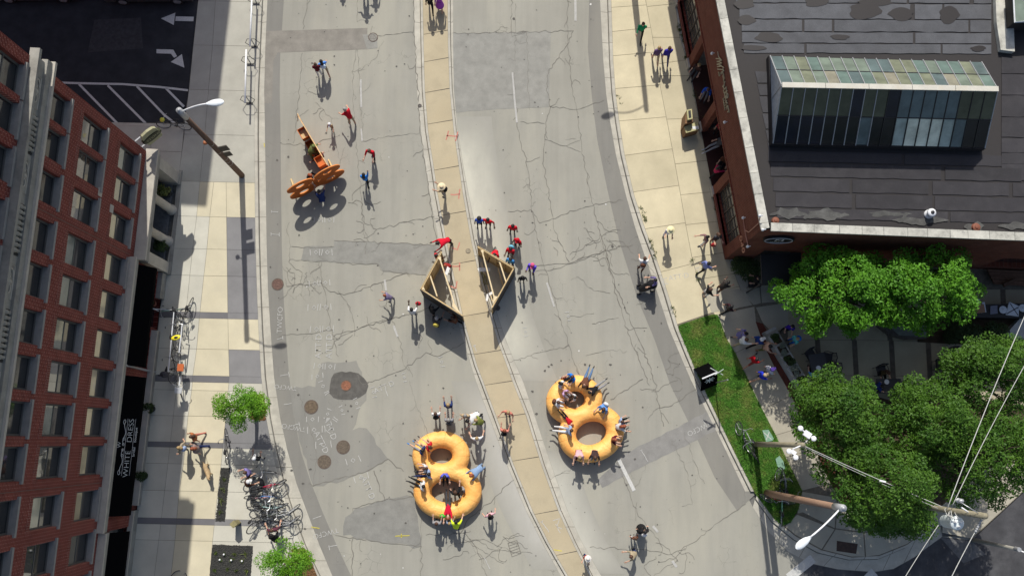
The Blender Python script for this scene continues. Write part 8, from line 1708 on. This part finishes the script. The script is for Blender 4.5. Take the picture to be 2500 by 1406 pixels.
        mm.add([hp(-.022, .092, -.06), hp(.022, .092, -.06), hp(.018, .090, -.068), hp(-.018, .090, -.068)], [(0, 1, 2, 3)], flat('lips', (.3, .08, .07), .6))
        for sx in (-1, 1): mm.add([hp(sx*.032-.011, .091, .004), hp(sx*.032+.011, .091, .004), hp(sx*.032+.011, .092, .013), hp(sx*.032-.011, .092, .013)], [(0, 1, 2, 3)], BLACK)
        mm.obj('face', t, kind='stuff')
        if p['hat']:
            kind, c = p['hat']; cm = cloth(c); mm = MB(); vs = []
            n_ = 18; prof = [(.0, .155), (.06, .15), (.095, .125), (.108, .07)]+([(.112, .055), (.21, .045), (.215, .04), (.112, .045)] if kind == 'brim' else [(.112, .04), (.10, .035)])
            for rr2, zz2 in prof:
                for q in range(n_):
                    a = 2*math.pi*q/n_; vs.append(hp(rr2*math.cos(a), rr2*math.sin(a)-.008, zz2+.01))
            mm.add(vs, [(i*n_+q, i*n_+(q+1) % n_, (i+1)*n_+(q+1) % n_, (i+1)*n_+q) for i in range(len(prof)-1) for q in range(n_)], cm)
            if kind == 'cap': mm.add([hp(-.075, .075, .06), hp(.075, .075, .06), hp(.055, .19, .04), hp(0, .205, .038), hp(-.055, .19, .04)], [(0, 1, 2, 3, 4)], cm)
            mm.obj('hat', t, True)
        if p['dress']:
            pv, kn = J['waist'], (J['kneeL']+J['kneeR'])/2; mm = MB(); mm.tube([pv, J['pelvis'], kn+Vector((0, 0, .08*s)), kn-Vector((0, 0, .06*s))], [.14*s, .17*s, .23*s, .25*s], cloth(p['top']), 14, caps=False); mm.obj('skirt', t, True)
        if p['bag']:
            bk = J['chest']-Vector((math.cos(f_), math.sin(f_), 0))*.17*s; q = bk if not ('red bag' in p['label'] or 'shoulder bag' in p['label'] or 'green bag' in p['label']) else J['wriR']-Vector((0, 0, .22))+(J['wriR']-J['pelvis']).normalized()*.08
            sz = (.30, .17, .40) if 'big black shoulder' not in p['label'] else (.5, .25, .4); mm = MB(); mm.ell(tuple(q), (sz[0]/2, sz[1]/2+.02, sz[2]/2), cloth(p['bag']), 10, 6, f_-math.pi/2); mm.obj('worn_bag', t, True)
build_people()
# ================================================================== DOG, STROLLER, SMALL THINGS
dp = P(511, 1148, KH); t = thing('dog', 'cream coloured dog on a lead walking on the left pavement', 'dog', tuple(dp)); FU = mat('cream_fur', (.50, .36, .20), .9, .2, 12, 60, .3)
def dq(x, y, z): x, y, z = x*.85, y*.85, z*.85; a = math.radians(-65); return Vector((dp.x+x*math.cos(a)-y*math.sin(a), dp.y+x*math.sin(a)+y*math.cos(a), KH+z))
vn = [dq(-.30, 0, .50), dq(-.05, 0, .48), dq(.22, 0, .50), dq(.34, 0, .60), dq(.46, 0, .68), dq(.60, 0, .63), dq(-.42, 0, .54), dq(-.55, .02, .66)]; ed_ = [(0, 1), (1, 2), (2, 3), (3, 4), (4, 5), (0, 6), (6, 7)]; rad_ = [.125, .115, .14, .085, .085, .035, .04, .02]
for sx in (-1, 1):
    i = len(vn); vn += [dq(.24, sx*.09, .36), dq(.22, sx*.09, .20), dq(.24, sx*.09, .04), dq(.29, sx*.09, .02)]; ed_ += [(2, i), (i, i+1), (i+1, i+2), (i+2, i+3)]; rad_ += [.055, .03, .025, .03]
    i = len(vn); vn += [dq(-.27, sx*.09, .34), dq(-.37, sx*.09, .18), dq(-.33, sx*.09, .04), dq(-.28, sx*.09, .02)]; ed_ += [(0, i), (i, i+1), (i+1, i+2), (i+2, i+3)]; rad_ += [.07, .03, .025, .03]
me = bpy.data.meshes.new('body'); me.from_pydata(vn, ed_, []); o = bpy.data.objects.new('tmp', me); COL.objects.link(o); o.modifiers.new('a', 'SKIN'); o.modifiers.new('b', 'SUBSURF').levels = 1
for i, r_ in enumerate(rad_): me.skin_vertices[0].data[i].radius = (r_, r_); me.skin_vertices[0].data[i].use_root = (i == 1)
bpy.context.view_layer.update(); m2 = bpy.data.meshes.new_from_object(o.evaluated_get(bpy.context.evaluated_depsgraph_get())); bpy.data.objects.remove(o); m2.materials.clear(); m2.materials.append(FU); m2.polygons.foreach_set('use_smooth', [True]*len(m2.polygons)); m2.name = 'body'
o = bpy.data.objects.new('body', m2); COL.objects.link(o); o.parent = t; o.matrix_parent_inverse = Matrix.Translation(-wloc(t))
for sx in (-1, 1): mm = MB(); mm.ell(tuple(dq(.42, sx*.075, .70)), (.04, .025, .07), FU, 8, 5); mm.obj('ear', t, True)
q0 = P(496, 1094, 1.0); mm = MB(); a, b = q0, dq(.3, 0, .62); mm.tube([a.lerp(b, f)-Vector((0, 0, .25*4*f*(1-f))) for f in np.linspace(0, 1, 10)], .007, BLACK, 4); o = mm.obj('dog_lead', None); o['label'] = 'thin dark lead running from the orange haired person to the cream dog'; o['category'] = 'lead'
sp_ = P(1576, 705); t = thing('stroller', 'black baby stroller in front of the person in dark purple', 'stroller', tuple(sp_)); 
mm = MB(); mm.tube([(sp_.x-.35, sp_.y-.1, .35), (sp_.x-.1, sp_.y, .45), (sp_.x+.2, sp_.y+.08, .7), (sp_.x+.32, sp_.y+.12, .95)], [.14, .2, .2, .12], BLACK, 8); mm.obj('seat', t, True); mm = MB(); mm.ell((sp_.x+.16, sp_.y+.06, .95), (.26, .24, .2), cloth(K_), 10, 6, 0, -.1); mm.obj('hood', t, True)
mm = MB(); mm.tube([(sp_.x+.3, sp_.y+.32, 1.0), (sp_.x+.45, sp_.y+.1, 1.02), (sp_.x+.35, sp_.y-.12, 1.0)], .016, STEEL, 5); mm.tube([(sp_.x+.3, sp_.y+.32, 1.0), (sp_.x-.3, sp_.y+.15, .15)], .014, STEEL, 5); mm.tube([(sp_.x+.35, sp_.y-.12, 1.0), (sp_.x-.3, sp_.y-.25, .15)], .014, STEEL, 5); mm.obj('handle', t)
for dx, dy in ((-.35, .15), (-.35, -.28), (.3, .3), (.32, -.15)): c = (sp_.x+dx, sp_.y+dy, .12); mm = MB(); mm.tube([(c[0], c[1]-.02, c[2]), (c[0], c[1]+.02, c[2])], .12, RUBBER, 12); mm.obj('wheel', t)
